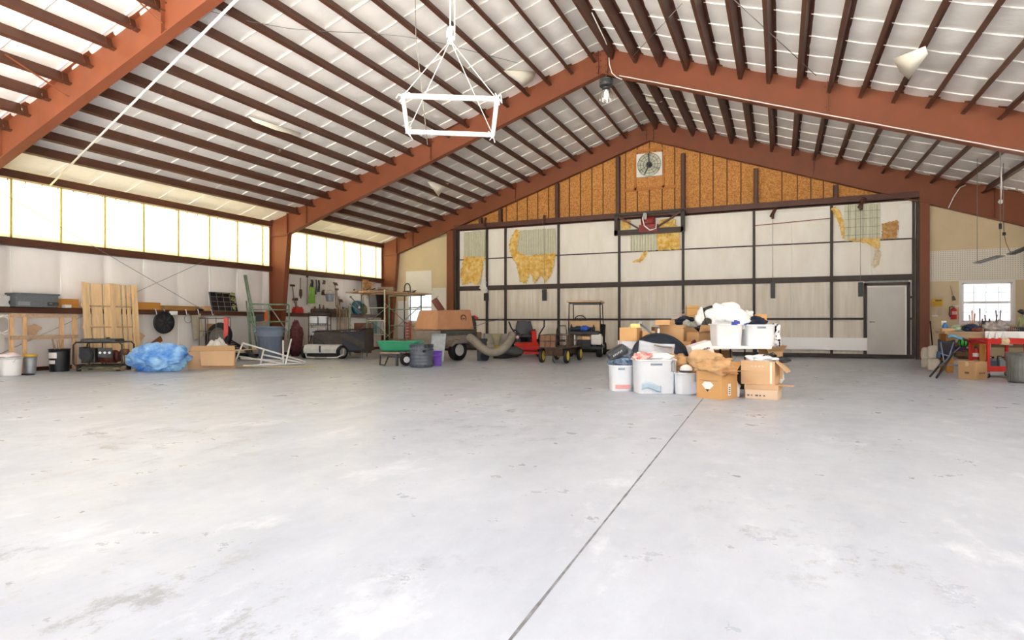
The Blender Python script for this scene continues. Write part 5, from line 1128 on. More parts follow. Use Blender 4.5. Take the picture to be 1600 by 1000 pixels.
# ---- golf cart facing the camera, turned slightly left
p = fl(924, 559)+FW*1.2; t = thing('golf_cart', 'white golf cart seen from behind with tan seat back and flat roof', 'golf cart', p, YAW+PI-.22); k = mpp(p)
m_gw = mat('white cart body', 'efece6', .3, 0, .03, 3); m_seat = mat('tan cart seat', 'd8b489', .5, 0, .05, 5)
W2 = .56
part('chassis', MB().b2(-W2,W2,-1.05,1.1,.26,.36), m_blkp, t, bev=.02)
part('front_cowl', MB().prism([(-W2,-1.12,.34),(-W2,-1.16,.56),(-W2,-1.0,.78),(-W2,-.66,.88),(-W2,-.62,.34)], (2*W2,0,0)), m_gw, t, bev=.05)
part('dash', MB().b2(-W2+.02,W2-.02,-.68,-.5,.78,.95), m_blkp, t, bev=.03)
part('floor_pan', MB().b2(-W2,W2,-.66,.05,.33,.38), m_blkp, t)
for s in (-1, 1): part('rear_fender', MB().prism([(s*.24,.05,.34),(s*.24,.05,.62),(s*.24,1.08,.76),(s*.24,1.14,.6),(s*.24,1.1,.4),(s*.24,.98,.44),(s*.24,.5,.46),(s*.24,.45,.34)], (s*.33,0,0)), m_gw, t, bev=.03)
part('rear_box', MB().b2(-.23,.23,.06,1.02,.34,.62), m_blkp, t, bev=.02); part('rear_cushion', MB().b2(-.22,.22,.7,1.06,.56,.68), m_seat, t, bev=.03)
part('seat', MB().b2(-W2+.04,W2-.04,.02,.55,.64,.76), m_seat, t, bev=.05); part('seat_back', MB().box((0,.58,1.0),(1.02,.12,.36),(-.15,0,0)), m_seat, t, bev=.05)
for s in (-1, 1): part('hip_rail', MB().tube([(s*.54,.1,.72),(s*.55,.14,.92),(s*.55,.5,.95),(s*.54,.56,.72)], .018, 7), m_blkp, t)
for s in (-1, 1):
    part('front_post', MB().tube([(s*.52,-.62,.86),(s*.5,-.42,1.5),(s*.5,-.36,1.72),(s*.5,-.3,1.77)], .018, 7), m_blkp, t); part('rear_post', MB().tube([(s*.52,.72,.7),(s*.5,.74,1.72),(s*.5,.7,1.77)], .018, 7), m_blkp, t)
part('roof', MB().b2(-.56,.56,-.62,.95,1.77,1.83), mat('tan roof panel', 'd9b892', .4, 0, .05, 4), t, bev=.025); part('roof_frame', MB().b2(-.5,.5,-.32,-.28,1.72,1.76).b2(-.5,.5,.7,.74,1.72,1.76).b2(-.5,-.46,-.3,.72,1.74,1.77).b2(.46,.5,-.3,.72,1.74,1.77), m_blkp, t)
part('windshield_bar', MB().cyl((-.51,-.5,1.25),(.51,-.5,1.25),.014), m_blkp, t)
part('steering_column', MB().cyl((.24,-.6,.85),(.24,-.28,1.19),.025), m_blkp, t)
sw = part('steering_wheel', MB().tube([V((.24,-.27,1.2))+V((.19*math.cos(a), .19*math.sin(a)*.5, .19*math.sin(a)*.82)) for a in [2*PI*i/20 for i in range(20)]], .018, 7, True), m_blkp, t)
for s in (-1, 1):
    wheel(t, (s*.5,-.78,.22), (1,.15,0), .22, .2, rimr=.55, mr=m_gw); wheel(t, (s*.48,.72,.22), (1,0,0), .22, .2, rimr=.55, mr=m_gw)
    part('head_lamp', MB().cyl((s*.4,-1.15,.62),(s*.4,-1.1,.66),.07), mat('lamp lens', 'dfe3e4', .1), t)
part('bumper', MB().b2(-.5,.5,-1.2,-1.13,.3,.42), m_blkp, t, bev=.02); part('emblem', MB().box((0,-1.15,.62),(.2,.02,.07)), m_dsteel, t)
part('rear_bag_well', MB().b2(-.5,.5,.72,1.1,.72,.84), m_blkp, t, bev=.03)
part('golf_bag', MB().cyl((-.5,.3,.4),(-.52,.2,1.05),.13), m_blkp, t)
M_ = mtx(t)
heap('jacket', 'bundle of dark clothes on the rear deck of the golf cart', 'clothes', M_ @ V((.1,.88,.84)), (.36,.15,.08), mat('dark navy clothes', '2d3c50', .9, 0, .2, 6, .4, 20), .25, 2, 7, .2, rz=YAW-.2)
heap('blue_bag', 'bright blue bag on the rear deck of the golf cart', 'bag', M_ @ V((-.02,.98,.845)), (.15,.1,.09), mat('bright blue bag', '3a62c8', .5, 0, .15, 8), .2, 2, 3, .15)
for i, (x, h, r) in enumerate(((-.42,.22,.04),(-.2,.16,.05),(.3,.2,.045))):
    solo('bottle', MB().lathe([(r,0),(r*1.05,.01),(r*1.05,h*.6),(r*.4,h*.8),(r*.4,h)], 12), mat('dark green bottle', '2f4034', .3), f"dark bottle on the golf cart rear deck, {['left','second','right'][i]} of three", 'bottle', 'bottles on the cart deck', loc=M_ @ V((-x,.78,.841)))
# tall black chair beside the cart and hand truck with blue bag
q = fl(882, 553)+FW*1.0; t = thing('folding_chair', 'black tube folding chair left of the golf cart', 'chair', q, YAW+.3)
part('back_frame', MB().tube([(-.2,.1,.0),(-.2,.05,.8),(-.16,.05,1.0),(.16,.05,1.0),(.2,.05,.8),(.2,.1,.0)], .016, 7), m_blkp, t); part('front_legs', MB().tube([(-.2,-.25,0),(-.2,.06,.55),(.2,.06,.55),(.2,-.25,0)], .014, 7), m_blkp, t); part('seat', MB().box((0,-.1,.45),(.38,.36,.03)), m_blkp, t, bev=.01)
q = fl(962, 549)+FW*.6; t = thing('hand_truck', 'black hand truck with a blue bag tilted beside the golf cart', 'hand truck', q, YAW+.5); k = mpp(q)
for s in (-1, 1): part('rail', MB().tube([(s*.18,-.1,.05),(s*.18,.25,.75),(s*.18,.42,.95),(s*.18,.55,.93)], .02, 7), m_blkp, t)
part('cross_bar', MB().cyl((-.18,.05,.4),(.18,.05,.4),.015).cyl((-.18,.55,.93),(.18,.55,.93),.018), m_blkp, t); part('toe_plate', MB().box((0,-.2,.02),(.4,.2,.012)), m_dsteel, t)
for s in (-1, 1): wheel(t, (s*.24,.0,.13), (1,0,0), .13, .07)
solo('blue_bag', MB().box((0,-.06,.42),(.3,.2,.55),(-.42,0,0),.85), mat('deep blue bag', '2f62a8', .6, 0, .15, 6), 'upright blue bag strapped on the hand truck beside the golf cart', 'bag', loc=q+V((0,0,.0)), rz=YAW+.5, bev=.04)
# ============================================================ pile of boxes, bins and bags on the right half of the floor
def RAY(c): return V((c.x, c.y, 0)).normalized()
def C(px0, px1, pyt, pyb, d, dp, label, m=None, top='closed', drz=0., z0=None, wf=1., **kw):
    """a carton whose front spans px0..px1 and pyt..pyb at depth d"""
    c = at((px0+px1)/2, pyb, d); k = d/FPX; z = max(0., c.z) if z0 is None else z0
    h = CH+(HOR-pyt)*k-z; w = (px1-px0)*k*wf
    t = carton(label, V((c.x, c.y, z))+RAY(c)*dp/2, w, dp, h, YAW+drz, m, top, **kw); t['_s'] = 0; del t['_s']
    return t, w, h, V((c.x, c.y, z))+RAY(c)*dp/2
m_tub = mat('white translucent tub plastic', 'eef0f3', .3, 0, .02, 5); m_txt = mat('grey print ink', '6f6a66', .7)
m_kraft = mat('crumpled kraft paper', 'c79b68', .85, 0, .08, 5, .4, 14, col2='d9b184')
def tote(px0, px1, pyt, pyb, d, dp, label, m=None, z0=None, drz=0., slot=True, name='storage_tote', taper=1.1, wide=1.):
    c = at((px0+px1)/2, pyb, d); k = d/FPX; z = max(0., c.z) if z0 is None else z0; h = CH+(HOR-pyt)*k-z; w = (px1-px0)*k*wide
    t = thing(name, label, 'storage bin', V((c.x,c.y,z))+RAY(c)*dp/2, YAW+drz); a, b = w/2/taper, dp/2/taper
    mb = MB(); tub(mb, [(a,b,0),(a*1.01,b*1.01,.012),(w/2*.98,dp/2*.98,h-.03),(w/2,dp/2,h-.025),(w/2*1.02,dp/2*1.03,h),(w/2*.95,dp/2*.95,h),(w/2*.93,dp/2*.92,h*.75)])
    part('tub_body', mb, m or m_tub, t)
    mb = MB(); R0 = ring(w/2*1.03, dp/2*1.04, h-.01); mb.tube(R0, .012, 6, True); part('rim', mb, m or m_tub, t)
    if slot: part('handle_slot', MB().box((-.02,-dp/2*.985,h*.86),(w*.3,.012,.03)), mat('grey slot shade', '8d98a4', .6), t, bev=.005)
    return t, w, h, V((c.x,c.y,z))+RAY(c)*dp/2
m_navy = mat('dark navy cloth', '1f2536', .9, 0, .25, 8, .4, 20); m_bag = mat('thin white plastic bag', 'f6f4f3', .3, 0, .02, 6, .5, 12)
# front row
t, w, h, c = tote(952, 987, 571, 612, 9.75, .42, 'white plastic bin at the left front of the pile, dark clothes on top')
part('pink_label', MB().b2(-w*.32,w*.34,-.2,-.192,.04,.11), mat('pink printed label', 'eaa9a4', .5, 0, .08, 20), t)
heap('clothes', 'blue grey patterned clothes heaped on the left front bin', 'clothes', c+V((0,0,h-.03)), (.2,.21,.09), mat('blue grey patterned cloth', '2f3f5c', .9, 0, .2, 14, .4, 20, col2='8fa3bd'), .25, 2, 12, .25, rz=YAW)
heap('clothes', 'grey scarf slumped between the left front bin and the black bag', 'clothes', c+RT*.06+FW*.02+V((0,0,h+.09)), (.13,.12,.1), mat('mottled grey cloth', '48525f', .9, 0, .3, 16, .4, 20, col2='8c97a3'), .25, 2, 17, .25)
q = at(964, 549, 9.95); t = thing('duffel_bag', 'black soft case tilted on top of the left front bin', 'bag', q+V((0,0,-.02)), rot=(0, -.55, YAW))
part('bag_body', MB().box((0,0,0),(.33,.3,.17)), mat('black grey nylon', '3d3d42', .6, 0, .12, 8, .2, 30), t, bev=.05); part('zipper', MB().box((0,0,.03),(.335,.305,.012)), m_dsteel, t)
mb = MB()
for i in range(6): mb.box((-.09+.03*i,-.152,.0+.005*(i % 2)),(.016,.004,.03),(0,.4,0))
part('logo', mb, mat('pale logo print', 'b9b9bd', .6), t)
t, w, h, c = tote(990, 1052, 562, 616, 9.4, .48, 'largest white bin in the front row of the pile, a red cloth on top', drz=.05)
part('contents', MB().box((0,0,h*.55),(w*.8,.38,h*.8)), m_bag, t, bev=.05)
part('side_handle', MB().tube([(w*.34,-.262,h*.9),(w*.36,-.275,h*.98),(w*.43,-.275,h*.98),(w*.44,-.262,h*.66),(w*.35,-.262,h*.66),(w*.34,-.262,h*.9)], .012, 6), mat('grey strap', '9a9a98', .7), t)
part('blue_film', MB().grid(10,4,lambda u,v: V((-w*.42+w*.5*u,-.245-.012*v,.06+.1*v+.03*math.sin(u*5)))), mat('pale blue film', 'bcd0dd', .3), t, solid=.004)
heap('towel', 'red and white cloth on the left corner of the largest white bin', 'cloth', c+RT*-.2+FW*-.1+V((0,0,h-.02)), (.14,.12,.07), mat('red and white cloth', 'd2523e', .9, 0, .15, 14, .4, 20, col2='f0dcd4'), .25, 2, 19, .25)
heap('cloth_heap', 'white cloth piled in the largest white bin', 'cloth', c+RT*.08+V((0,0,h-.03)), (.24,.19,.07), m_bag, .2, 2, 23, .2, rz=YAW)
cb = c+FW*.37+RT*.12
sbag = solo('plastic_bag', MB().grid(18, 14, lambda u, v: V((.6*(u-.5)*(1-.06*v), .05*math.sin(u*7+v*3)-.1*v+.03*noise.noise(V((u*5,v*5,3))), .82*v*(1-.03*math.sin(u*3))-(.06 if v > .9 else 0)*u)), True), mat('silver grey plastic bag', 'c3c6cd', .2, 0, .06, 4, .6, 9), 'silver grey plastic bag standing behind the largest white bin', 'bag', loc=cb, rz=YAW, solid=.03)
part('drawn_edge', MB().tube([(-.18,-.11,.73),(-.05,-.13,.745),(.1,-.13,.71),(.24,-.11,.70)], .014, 6), mat('brown bag tie', '8a7d72', .6), sbag)
t, w, h, c = tote(1053, 1089, 583, 617, 9.3, .36, 'small white bin with a round white hat on it, front row', drz=-.1, slot=False)
part('side_label', MB().b2(w*.1,w*.42,-.18,-.172,.02,.2), mat('pale lavender label', 'dcdcea', .5), t)
hp = c+RT*.01+V((0,0,h)); t = thing('hat', 'round white hat with a dark brim lying on the small front bin', 'hat', hp, YAW); r = .098
part('crown', MB().lathe([(r,.015),(r*.98,.05),(r*.85,.085),(r*.5,.11),(.01,.12)], 22), m_white, t); part('brim', MB().lathe([(r*.9,.0),(r*1.05,.004),(r*1.12,.02),(r*.98,.03)], 22), m_dsteel, t)
solo('cardboard_flap', MB().prism([(-.02,0,0),(.1,0,.01),(.1,.02,.15),(.07,.02,.13)], (0,.006,0)), m_card3, 'torn brown cardboard piece between the small bin and the paper filled box', 'cardboard', loc=c+RT*.08+FW*-.15+V((0,0,h*.75)), rz=YAW)
# box with a diamond shaped shipping mark
q = fl(1128, 627)+FW*.42; W, Dp, Hh = .41, .42, .40
t = carton('cardboard box with a white diamond mark, crumpled brown paper spilling out', q, W, Dp, Hh, YAW-.87, mat('orange cardboard', 'cf9f66', .8, 0, .05, 2), 'open', flapang=(None, .9, 1.9, 1.5))
t.location = q+RT*.07
mark(t, 'f', .02, .19, .0, .0, m_wht, W=(W,Dp)) if False else None
dm = lambda dx, s, z0, z1: [(dx-s*(z1-.19 if z0 < .19 else 0), 0, 0)]
part('diamond_mark', MB().prism([(-.02,-Dp/2-.002,.1),(.075,-Dp/2-.002,.2),(.03,-Dp/2-.002,.245),(-.07,-Dp/2-.002,.245),(-.115,-Dp/2-.002,.2)], (0,.0015,0)), m_wht, t, label='white diamond shipping mark')
part('diamond_tip', MB().prism([(-.02,-Dp/2-.004,.1),(.013,-Dp/2-.004,.137),(-.053,-Dp/2-.004,.137)], (0,.0015,0)), m_blkp, t)
part('printed_line', MB().b2(-.15,.14,-Dp/2-.002,-Dp/2,.26,.266), m_txt, t)
part('side_label', MB().b2(W/2,W/2+.002,-.04,.03,.05,.22), m_wht, t)
mb = MB()
for i in range(4): mb.b2(W/2+.002,W/2+.004,-.025,.015,.07+.03*i,.085+.03*i)
part('label_print', mb, m_txt, t)
heap('crumpled_paper', 'crumpled brown packing paper overflowing the box with the diamond mark', 'packing paper', q+RT*.07+V((0,0,Hh-.07)), (.24,.24,.13), m_kraft, .3, 2, 31, .4, rz=YAW+.3)
heap('crumpled_paper', 'smooth domed sheet of brown packing paper right behind the diamond marked box', 'packing paper', q+RT*.1+FW*.62+V((0,0,Hh-.02)), (.27,.2,.16), mat('paler kraft paper', 'd2ab80', .85, 0, .06, 5, .3, 12), .15, 1.5, 33, .15, rz=YAW)
heap('crumpled_paper', 'crumpled brown packing paper at the left behind the white hat', 'packing paper', q+RT*-.26+FW*.98+V((0,0,Hh-.02)), (.22,.2,.11), m_kraft, .3, 2.2, 35, .4, rz=YAW)
qq = q+FW*.66+RT*.12; carton('open brown box full of paper right behind the diamond marked box', qq, .5, .36, .4, YAW+.05, m_card2, 'closed')
qq = q+FW*1.0+RT*-.24; carton('brown box full of paper behind the white hat', qq, .36, .34, .4, YAW+.1, m_card, 'closed')
heap('plastic_bag', 'small clear white bag fallen on the floor at the right of the diamond marked box', 'bag', fl(1153, 622)+FW*.14, (.08,.07,.12), m_bag, .25, 2, 37, .2)
# two boxes stacked at the right end
t, w, h, c = C(1169, 1217, 602, 626, 8.75, .4, 'lower pale cardboard box of the pair at the right end of the pile', mat('whitish cardboard', 'e0c6a8', .8, 0, .03, 3), 'closed', -.55)
hl = h
part('lid_band', MB().b2(-w/2-.008,w/2+.008,-.208,.208,h*.66,h+.003), m_card2, t); mb = MB()
for i, wd in enumerate((.04,.02,.05,.03,.03)): mb.b2(-w/2+.03+.055*i,-w/2+.03+.055*i+wd*.8,-.203,-.2,.04,.062)
part('printed_text', mb, m_txt, t); part('flap', MB().b2(w/2+.01,w/2+.2,-.15,.05,h*.97,h*.99), m_card2, t)
t, w, h, c = C(1164, 1213, 564, 601, 8.8, .42, 'upper large cardboard box of the pair at the right end of the pile', m_card2, 'open', -.58, z0=hl+.004, wf=1.02, flapang=(None, 1.5, None, 2.4))
part('tape_strip', MB().b2(w*.36,w*.42,-.212,-.21,.02,h-.02), mat('shiny tape', 'efdfca', .2), t); mb = MB()
for i in range(4): mb.b2(-w*.2+.05*i,-w*.2+.05*i+.03,-.212,-.21,h*.74,h*.8)
part('printed_mark', mb, mat('faint pale print', 'e6cfb4', .7), t)
heap('cloth_heap', 'white and dark wrapping in the upper box at the right end', 'cloth', c+V((0,0,h-.05)), (.2,.16,.07), mat('white and dark wrap', 'e9ebee', .5, 0, .1, 12), .25, 2, 41, .25)
mb = MB()
for i in range(5): mb.tube([c+V((0,0,h))+RT*x+FW*y+V((0,0,z)) for x, y, z in ((-.05+.03*i,-.05,.03),(.02+.03*i,-.1,.08+.01*i),(.12+.02*i,-.08,.07),(.2,-.05+.02*i,.02))], .009, 5)
solo('cable', mb, m_blkp, 'black cables looping over the upper box at the right end', 'cable')
heap('black_bag', 'black padded strap bag hanging over the right edge of the upper box', 'bag', c+RT*.28+FW*-.02+V((0,0,h-.04)), (.14,.09,.05), m_blkp, .15, 2, 43, .1, rz=YAW)
# white folding table carrying two bins
Td = 9.75; ta, tb = at(1096, 543, Td), at(1206, 543, Td); tz = CH+(HOR-541)*Td/FPX
t = thing('folding_table', 'white folding table in the pile carrying two white bins', 'table', ((ta.x+tb.x)/2, (ta.y+tb.y)/2, 0)+FW*.36 if False else V(((ta.x+tb.x)/2, (ta.y+tb.y)/2, 0))+FW*.36, YAW); tw = (tb-ta).length
part('tabletop', MB().b2(-tw/2,tw/2,-.37,.37,tz-.045,tz), m_white, t, bev=.01)
for s, xx in ((-1, -tw*.05), (1, tw*.32)):
    for y in (-.24, .24): part('leg', MB().cyl((xx,y,0),(xx,y,tz-.045),.014), m_dsteel, t)
t, w, h, c1 = tote(1113, 1155, 506, 541, Td+.03, .5, 'left white bin on the folding table, white bag with blue marks on it', z0=tz, slot=False)
wbag = heap('plastic_bag', 'big white plastic bag with blue marks billowing over the left table bin', 'bag', c1+RT*-.02+V((0,0,h-.05)), (.27,.2,.21), m_bag, .28, 1.4, 52, .08, nu=48, nv=30, rz=YAW)
part('bag_fold', MB().blob((.2,-.02,.12), (.22,.19,.14), .22, 1.5, 55, 30, 18, cr=.08), m_bag, wbag)
m_blue = mat('blue bag print', '3a49a8', .4, 0, .2, 25); mb = MB()
for i in range(6): mb.grid(4,4,lambda u,v,i=i: V((.01+.05*i+.05*u, -.285-.01*math.sin(u*3)+.02*i, .03+(.03+.06*abs(math.sin(i*1.7+.4)))*v)))
part('blue_print', mb, m_blue, wbag, solid=.008, label='blue printed marks on the white bag')
t, w, h, c2 = tote(1160, 1205, 507, 541, Td+.03, .5, 'right white bin on the folding table with dark navy clothes on it', z0=tz)
heap('clothes', 'dark navy clothes on top of the right table bin', 'clothes', c2+RT*-.03+V((0,0,h-.02)), (.17,.18,.08), m_navy, .2, 2, 58, .2, rz=YAW)
heap('plastic_bag', 'small white bag with a dark logo behind the navy clothes', 'bag', c2+RT*-.1+FW*.2+V((0,0,h)), (.13,.1,.12), mat('white bag dark specks', 'e9e6e4', .5, 0, .02, 20), .25, 2, 61, .25)
p = c2+RT*.13+FW*.16; carton('small orange brown printed box standing in the right table bin', p+V((0,0,h-.08)), .17, .1, .25, YAW-.1, mat('orange printed card', 'd9a066', .6, 0, .12, 16), tape=False)
cl_ = c2+RT*.29+FW*-.1
m = bpy.data.materials.new('white cloth with black spots'); m.use_nodes = True; nt = m.node_tree; b = nt.nodes['Principled BSDF']; b.inputs['Roughness'].default_value = .9
tc = nd(nt, 'ShaderNodeTexCoord'); vo = nd(nt, 'ShaderNodeTexNoise', Scale=17., Detail=1.); nt.links.new(tc.outputs['Object'], vo.inputs['Vector']); r = nd(nt, 'ShaderNodeValToRGB'); r.color_ramp.interpolation = 'CONSTANT'
r.color_ramp.elements[0].color = (.9,.89,.88,1); r.color_ramp.elements[1].position = .56; r.color_ramp.elements[1].color = (.012,.012,.018,1); nt.links.new(vo.outputs['Fac'], r.inputs['Fac']); nt.links.new(r.outputs['Color'], b.inputs['Base Color'])
solo('spotted_cloth', MB().grid(14, 14, lambda u, v: V((.16*(u-.5)*(1-.2*v), .05*math.sin(u*8)+.02*math.sin(v*6), -.36*v+.02*math.sin(u*5)))), m, 'white cloth with black spots hanging at the right of the table bins', 'cloth', loc=cl_+V((0,0,h+.0)), rz=YAW, solid=.012)
# below and around the table
C(1114, 1138, 548, 600, 10.4, .35, 'pale cardboard box under the left end of the folding table', m_card3, drz=.1)
C(1192, 1216, 549, 592, 10.3, .32, 'open cardboard box under the right end of the folding table', m_card, 'open', .1, flapang=(.9,.5,.6,.7))
heap('dark_bag', 'dark crumpled bag under the folding table between its legs', 'bag', at(1161, 575, 10.1)*1, (.13,.13,.2), mat('dark brown bag', '3b322e', .8, 0, .3, 9, .4, 20), .2, 2, 63, .2); COL.objects['dark_bag'].location.z = 0
heap('plastic_bag', 'white plastic bag sagging behind the right end of the folding table', 'bag', V((*at(1212, 560, 10.6)[:2], .0)), (.12,.1,.26), m_bag, .2, 2, 65, .3)
t = thing('shipping_box', 'white box with grey lettering tipped on its side left of the folding table', 'box', at(1097, 546, 9.75), rot=(0, -.30, YAW)); part('box_body', MB().box((0,.12,0),(.33,.3,.2)), mat('white box card', 'e9e4e4', .7, 0, .04, 6), t, bev=.004)
mb = MB()
for i in range(5): mb.b2(.0+.024*i,.018+.024*i,-.034,-.03,-.02,.005+.008*(i % 2))
part('lettering', mb, m_txt, t); part('flap', MB().prism([(-.16,-.03,-.1),(.17,-.03,-.1),(.17,-.16,-.15),(-.16,-.16,-.15)], (0,0,-.005)), m_card3, t)
heap('clothes', 'maroon cloth stuffed left of the white lettered box', 'cloth', at(1084, 556, 10.35), (.07,.1,.14), mat('maroon cloth', '6a1f33', .8, 0, .2, 8, .4, 20), .15, 2, 67, .2)
C(1078, 1106, 519, 600, 10.8, .36, 'brown open box standing behind the white lettered box', m_card, 'open', .35, wf=.85, flapang=(1.4, None, .9, .3))
# back row on the left
t, w, h, c = C(968, 1003, 533, 600, 11., .45, 'big white cardboard box at the left back of the pile', mat('white corrugated box', 'ecebef', .7, 0, .03, 8), z0=0); hb = h
C(971, 1000, 512, 533, 11., .36, 'tan box on the big white box at the left back, yellow papers on it', mat('tan box', 'd3a66f', .8, 0, .05, 3), 'closed', -.46, z0=hb+.003, wf=.95)
q = at(991, 512, 11.2); 
for i in range(3): solo('paper_pad', MB().box((0,0,0),(.17,.2,.022)), mat('yellow paper', 'ecd98c', .7, 0, .05, 6), f"yellow paper pad on the tan box, {['bottom','middle','top'][i]} one of three", 'paper', 'yellow pads', loc=V((q.x,q.y,q.z+.013+.024*i))+RT*.01*i, rz=YAW-.1*i)
t, w, h, c = C(1003, 1052, 534, 600, 11.1, .4, 'brown box hidden low behind the dark round disc', m_card3, z0=0); hm = h
C(1001, 1021, 517, 533, 11.05, .3, 'small tan box beside the white bottle at the back of the pile', mat('light tan box', 'd9ab78', .8, 0, .05, 3), z0=hm+.003)
C(1020, 1027, 511, 533, 11.05, .25, 'thin brown box on edge beside the white bottle', mat('dark brown box', '7c6048', .8, 0, .1, 4), z0=hm+.003, tape=False)
q = at(1029, 533, 10.98); q.z = hm+.003; t = thing('bottle', 'white spray bottle with a red mark standing in front of the big back box', 'bottle', q)
part('bottle_body', MB().lathe([(.033,0),(.036,.01),(.036,.13),(.02,.17),(.016,.19)], 14), m_white, t); part('cap', MB().lathe([(.02,.19),(.02,.235),(.012,.24)], 12), m_white, t); part('label_band', MB().lathe([(.0365,.03),(.0368,.032),(.0368,.06),(.0365,.062)], 14), m_red, t)
t, w, h, c = C(1033, 1074, 508, 534, 11.25, .4, 'large brown box at the top back of the pile under the flat box', mat('buff cardboard', 'c9a374', .8, 0, .05, 3), 'closed', -.52, z0=hm+.003, wf=.93); hh = hm+.003+h
C(1026, 1052, 500, 508, 11.2, .3, 'flat tan box on top of the large brown back box', mat('light tan box', 'd9ab78', .8), 'closed', -.55, z0=hh+.003, wf=.9)
C(1052, 1076, 534, 605, 10.95, .35, 'tan box behind the right side of the dark round disc', mat('tan box', 'd3a66f', .8), z0=0)
solo('tool_tube', MB().cyl(at(1000,506,11.2), at(1018,521,10.95), .018).box(at(1001,505,11.2), (.07,.05,.05)), mat('blue grey tool', '7d868c', .4, .4, .15, 8), 'grey blue long tool slanting across the small tan box', 'tool')
# dark round folded disc
q = at(1033, 562, 10.4); t = thing('round_disc', 'large dark navy round fabric disc leaning behind the white bins', 'folded disc', V((q.x,q.y,.47)), rot=(-.5, 0, YAW)); R_ = .5
mb = MB().lathe([(R_*.2,.035),(R_*.8,.04),(R_*.97,.025),(R_,.0),(R_*.97,-.025),(R_*.8,-.03),(R_*.2,-.03)], 44, rot=(PI/2,0,0)); part('disc', mb, mat('dark navy nylon', '1e2836', .45, 0, .2, 5, .3, 20), t)
part('rim', MB().tube(arc((0,0,0), R_, 0, 2*PI, 44, 'xz')[:-1], .02, 7, True), m_blkp, t)
mb = MB()
for i in range(6): mb.b2(R_*.55,R_*.85,-.047,-.042,-.2+.05*i,-.19+.05*i)
part('pale_print', mb, mat('slate print', '4a5a78', .6), t)
# heap of clothes and bags at the top back
t, w, h, c = C(1072, 1112, 519, 600, 12.0, .45, 'brown carton hidden under the clothes at the top back of the pile', m_card3, z0=0); zc = h
def H(px, py, d, r, m, seed, label, cat='clothes', name='clothes', amp=.22, cr=.25):
    q = at(px, py, d); return heap(name, label, cat, q, r, m, amp, 2, seed, cr, rz=YAW)
H(1079, 521, 11.5, (.16,.16,.13), mat('mottled grey knit', '9a9a90', .9, 0, .2, 14, .4, 20), 71, 'mottled grey knit heaped right of the large back box')
H(1072, 510, 11.7, (.2,.14,.1), m_navy, 73, 'black garment draped above the mottled grey knit')
H(1066, 501, 11.9, (.17,.13,.07), mat('pinkish grey cloth', 'b9a79f', .9, 0, .15, 10), 75, 'pinkish grey cloth at the top left of the clothes heap')
H(1098, 518, 11.5, (.13,.12,.22), m_bag, 77, 'tall clear white bag standing beside the small top box', 'bag', 'plastic_bag')
H(1094, 520, 11.3, (.12,.1,.07), m_blkp, 79, 'black cloth below the tall clear white bag')
H(1105, 519, 11.4, (.1,.12,.14), mat('dark olive bag', '57524a', .8, 0, .2, 8), 81, 'dark olive bag left of the white plastic bag', 'bag', 'olive_bag')
heap('clothes', 'grey cloth carrying the small top box', 'cloth', V((*c[:2], zc)), (.2,.2,.14), mat('dull grey cloth', '8d867e', .9, 0, .15, 9), .15, 2, 83, .15, rz=YAW)
q = at(1082, 496, 11.75); t = carton('small brown box topmost at the back of the pile, flap open', q, .22, .22, .23, YAW-.25, mat('ochre cardboard', 'c2975c', .8, 0, .06, 4)); part('flap', MB().prism([(-.11,-.11,.2),(-.11,.1,.2),(-.2,.1,.1),(-.2,-.11,.1)], (0,0,.005)), mat('ochre cardboard', 'c2975c'), t)
part('printed_line', MB().b2(-.1,.1,-.113,-.11,.17,.178).b2(-.1,.1,-.113,-.11,.03,.036), m_txt, t)
q = at(1108, 482, 11.); t = thing('umbrella', 'black folded umbrella sticking up behind the white plastic bag', 'umbrella', q); part('canopy', MB().tube([(-.1*cs,-.1*sn,-.03),(0,0,.0),(.12*cs,.12*sn,.05)], [.035,.045,.02], 8), m_blkp, t); part('shaft', MB().cyl((-.1*cs,-.1*sn,-.03),(-.03,.25,-.5),.01), m_dsteel, t)
# ============================================================ workbench corner at the right
P0 = at(1476, 520, 13.45); By, Bx0 = P0.y, P0.x; bz = .91; Bx1 = 6.6; bd = .85
m_bw = mat('worn bench timber', 'a98d6e', .7, 0, .15, 4, .1, 30, stretch=(.8,6,6)); m_post = mat('orange timber post', 'b9803f', .7, 0, .15, 4, stretch=(6,6,.7))
B = thing('workbench', 'long timber workbench under the right window, cluttered with tools and bags', 'workbench', ((Bx0+Bx1)/2, By+bd/2, 0))
part('bench_top', MB().b2(Bx0,Bx1,By,By+bd,bz-.05,bz), m_bw, B, world=True, bev=.005); part('apron', MB().b2(Bx0+.05,Bx1,By+.01,By+.05,bz-.16,bz-.05), m_bw, B, world=True)
xp = onY(1536, 540, By+.05).x
for x in (Bx0+.12, xp, Bx1-.2):
    for y in (By+.06, By+bd-.14): part('leg', MB().b2(x-.06,x+.06,y,y+.12,0,bz-.05), m_post, B, world=True)
part('lower_shelf', MB().b2(Bx0+.1,Bx1,By+.1,By+bd-.05,.27,.30), m_bw, B, world=True)
part('back_rail', MB().b2(Bx0+.1,Bx1,By+bd-.1,By+bd-.05,.55,.65), m_bw, B, world=True)
def bt(px, o=.3): p = onY(px, 515, By+o); return V((p.x, p.y, bz+.001))
def ls(px, o=.4): p = onY(px, 550, By+o); return V((p.x, p.y, .301))
k = 12.9/FPX
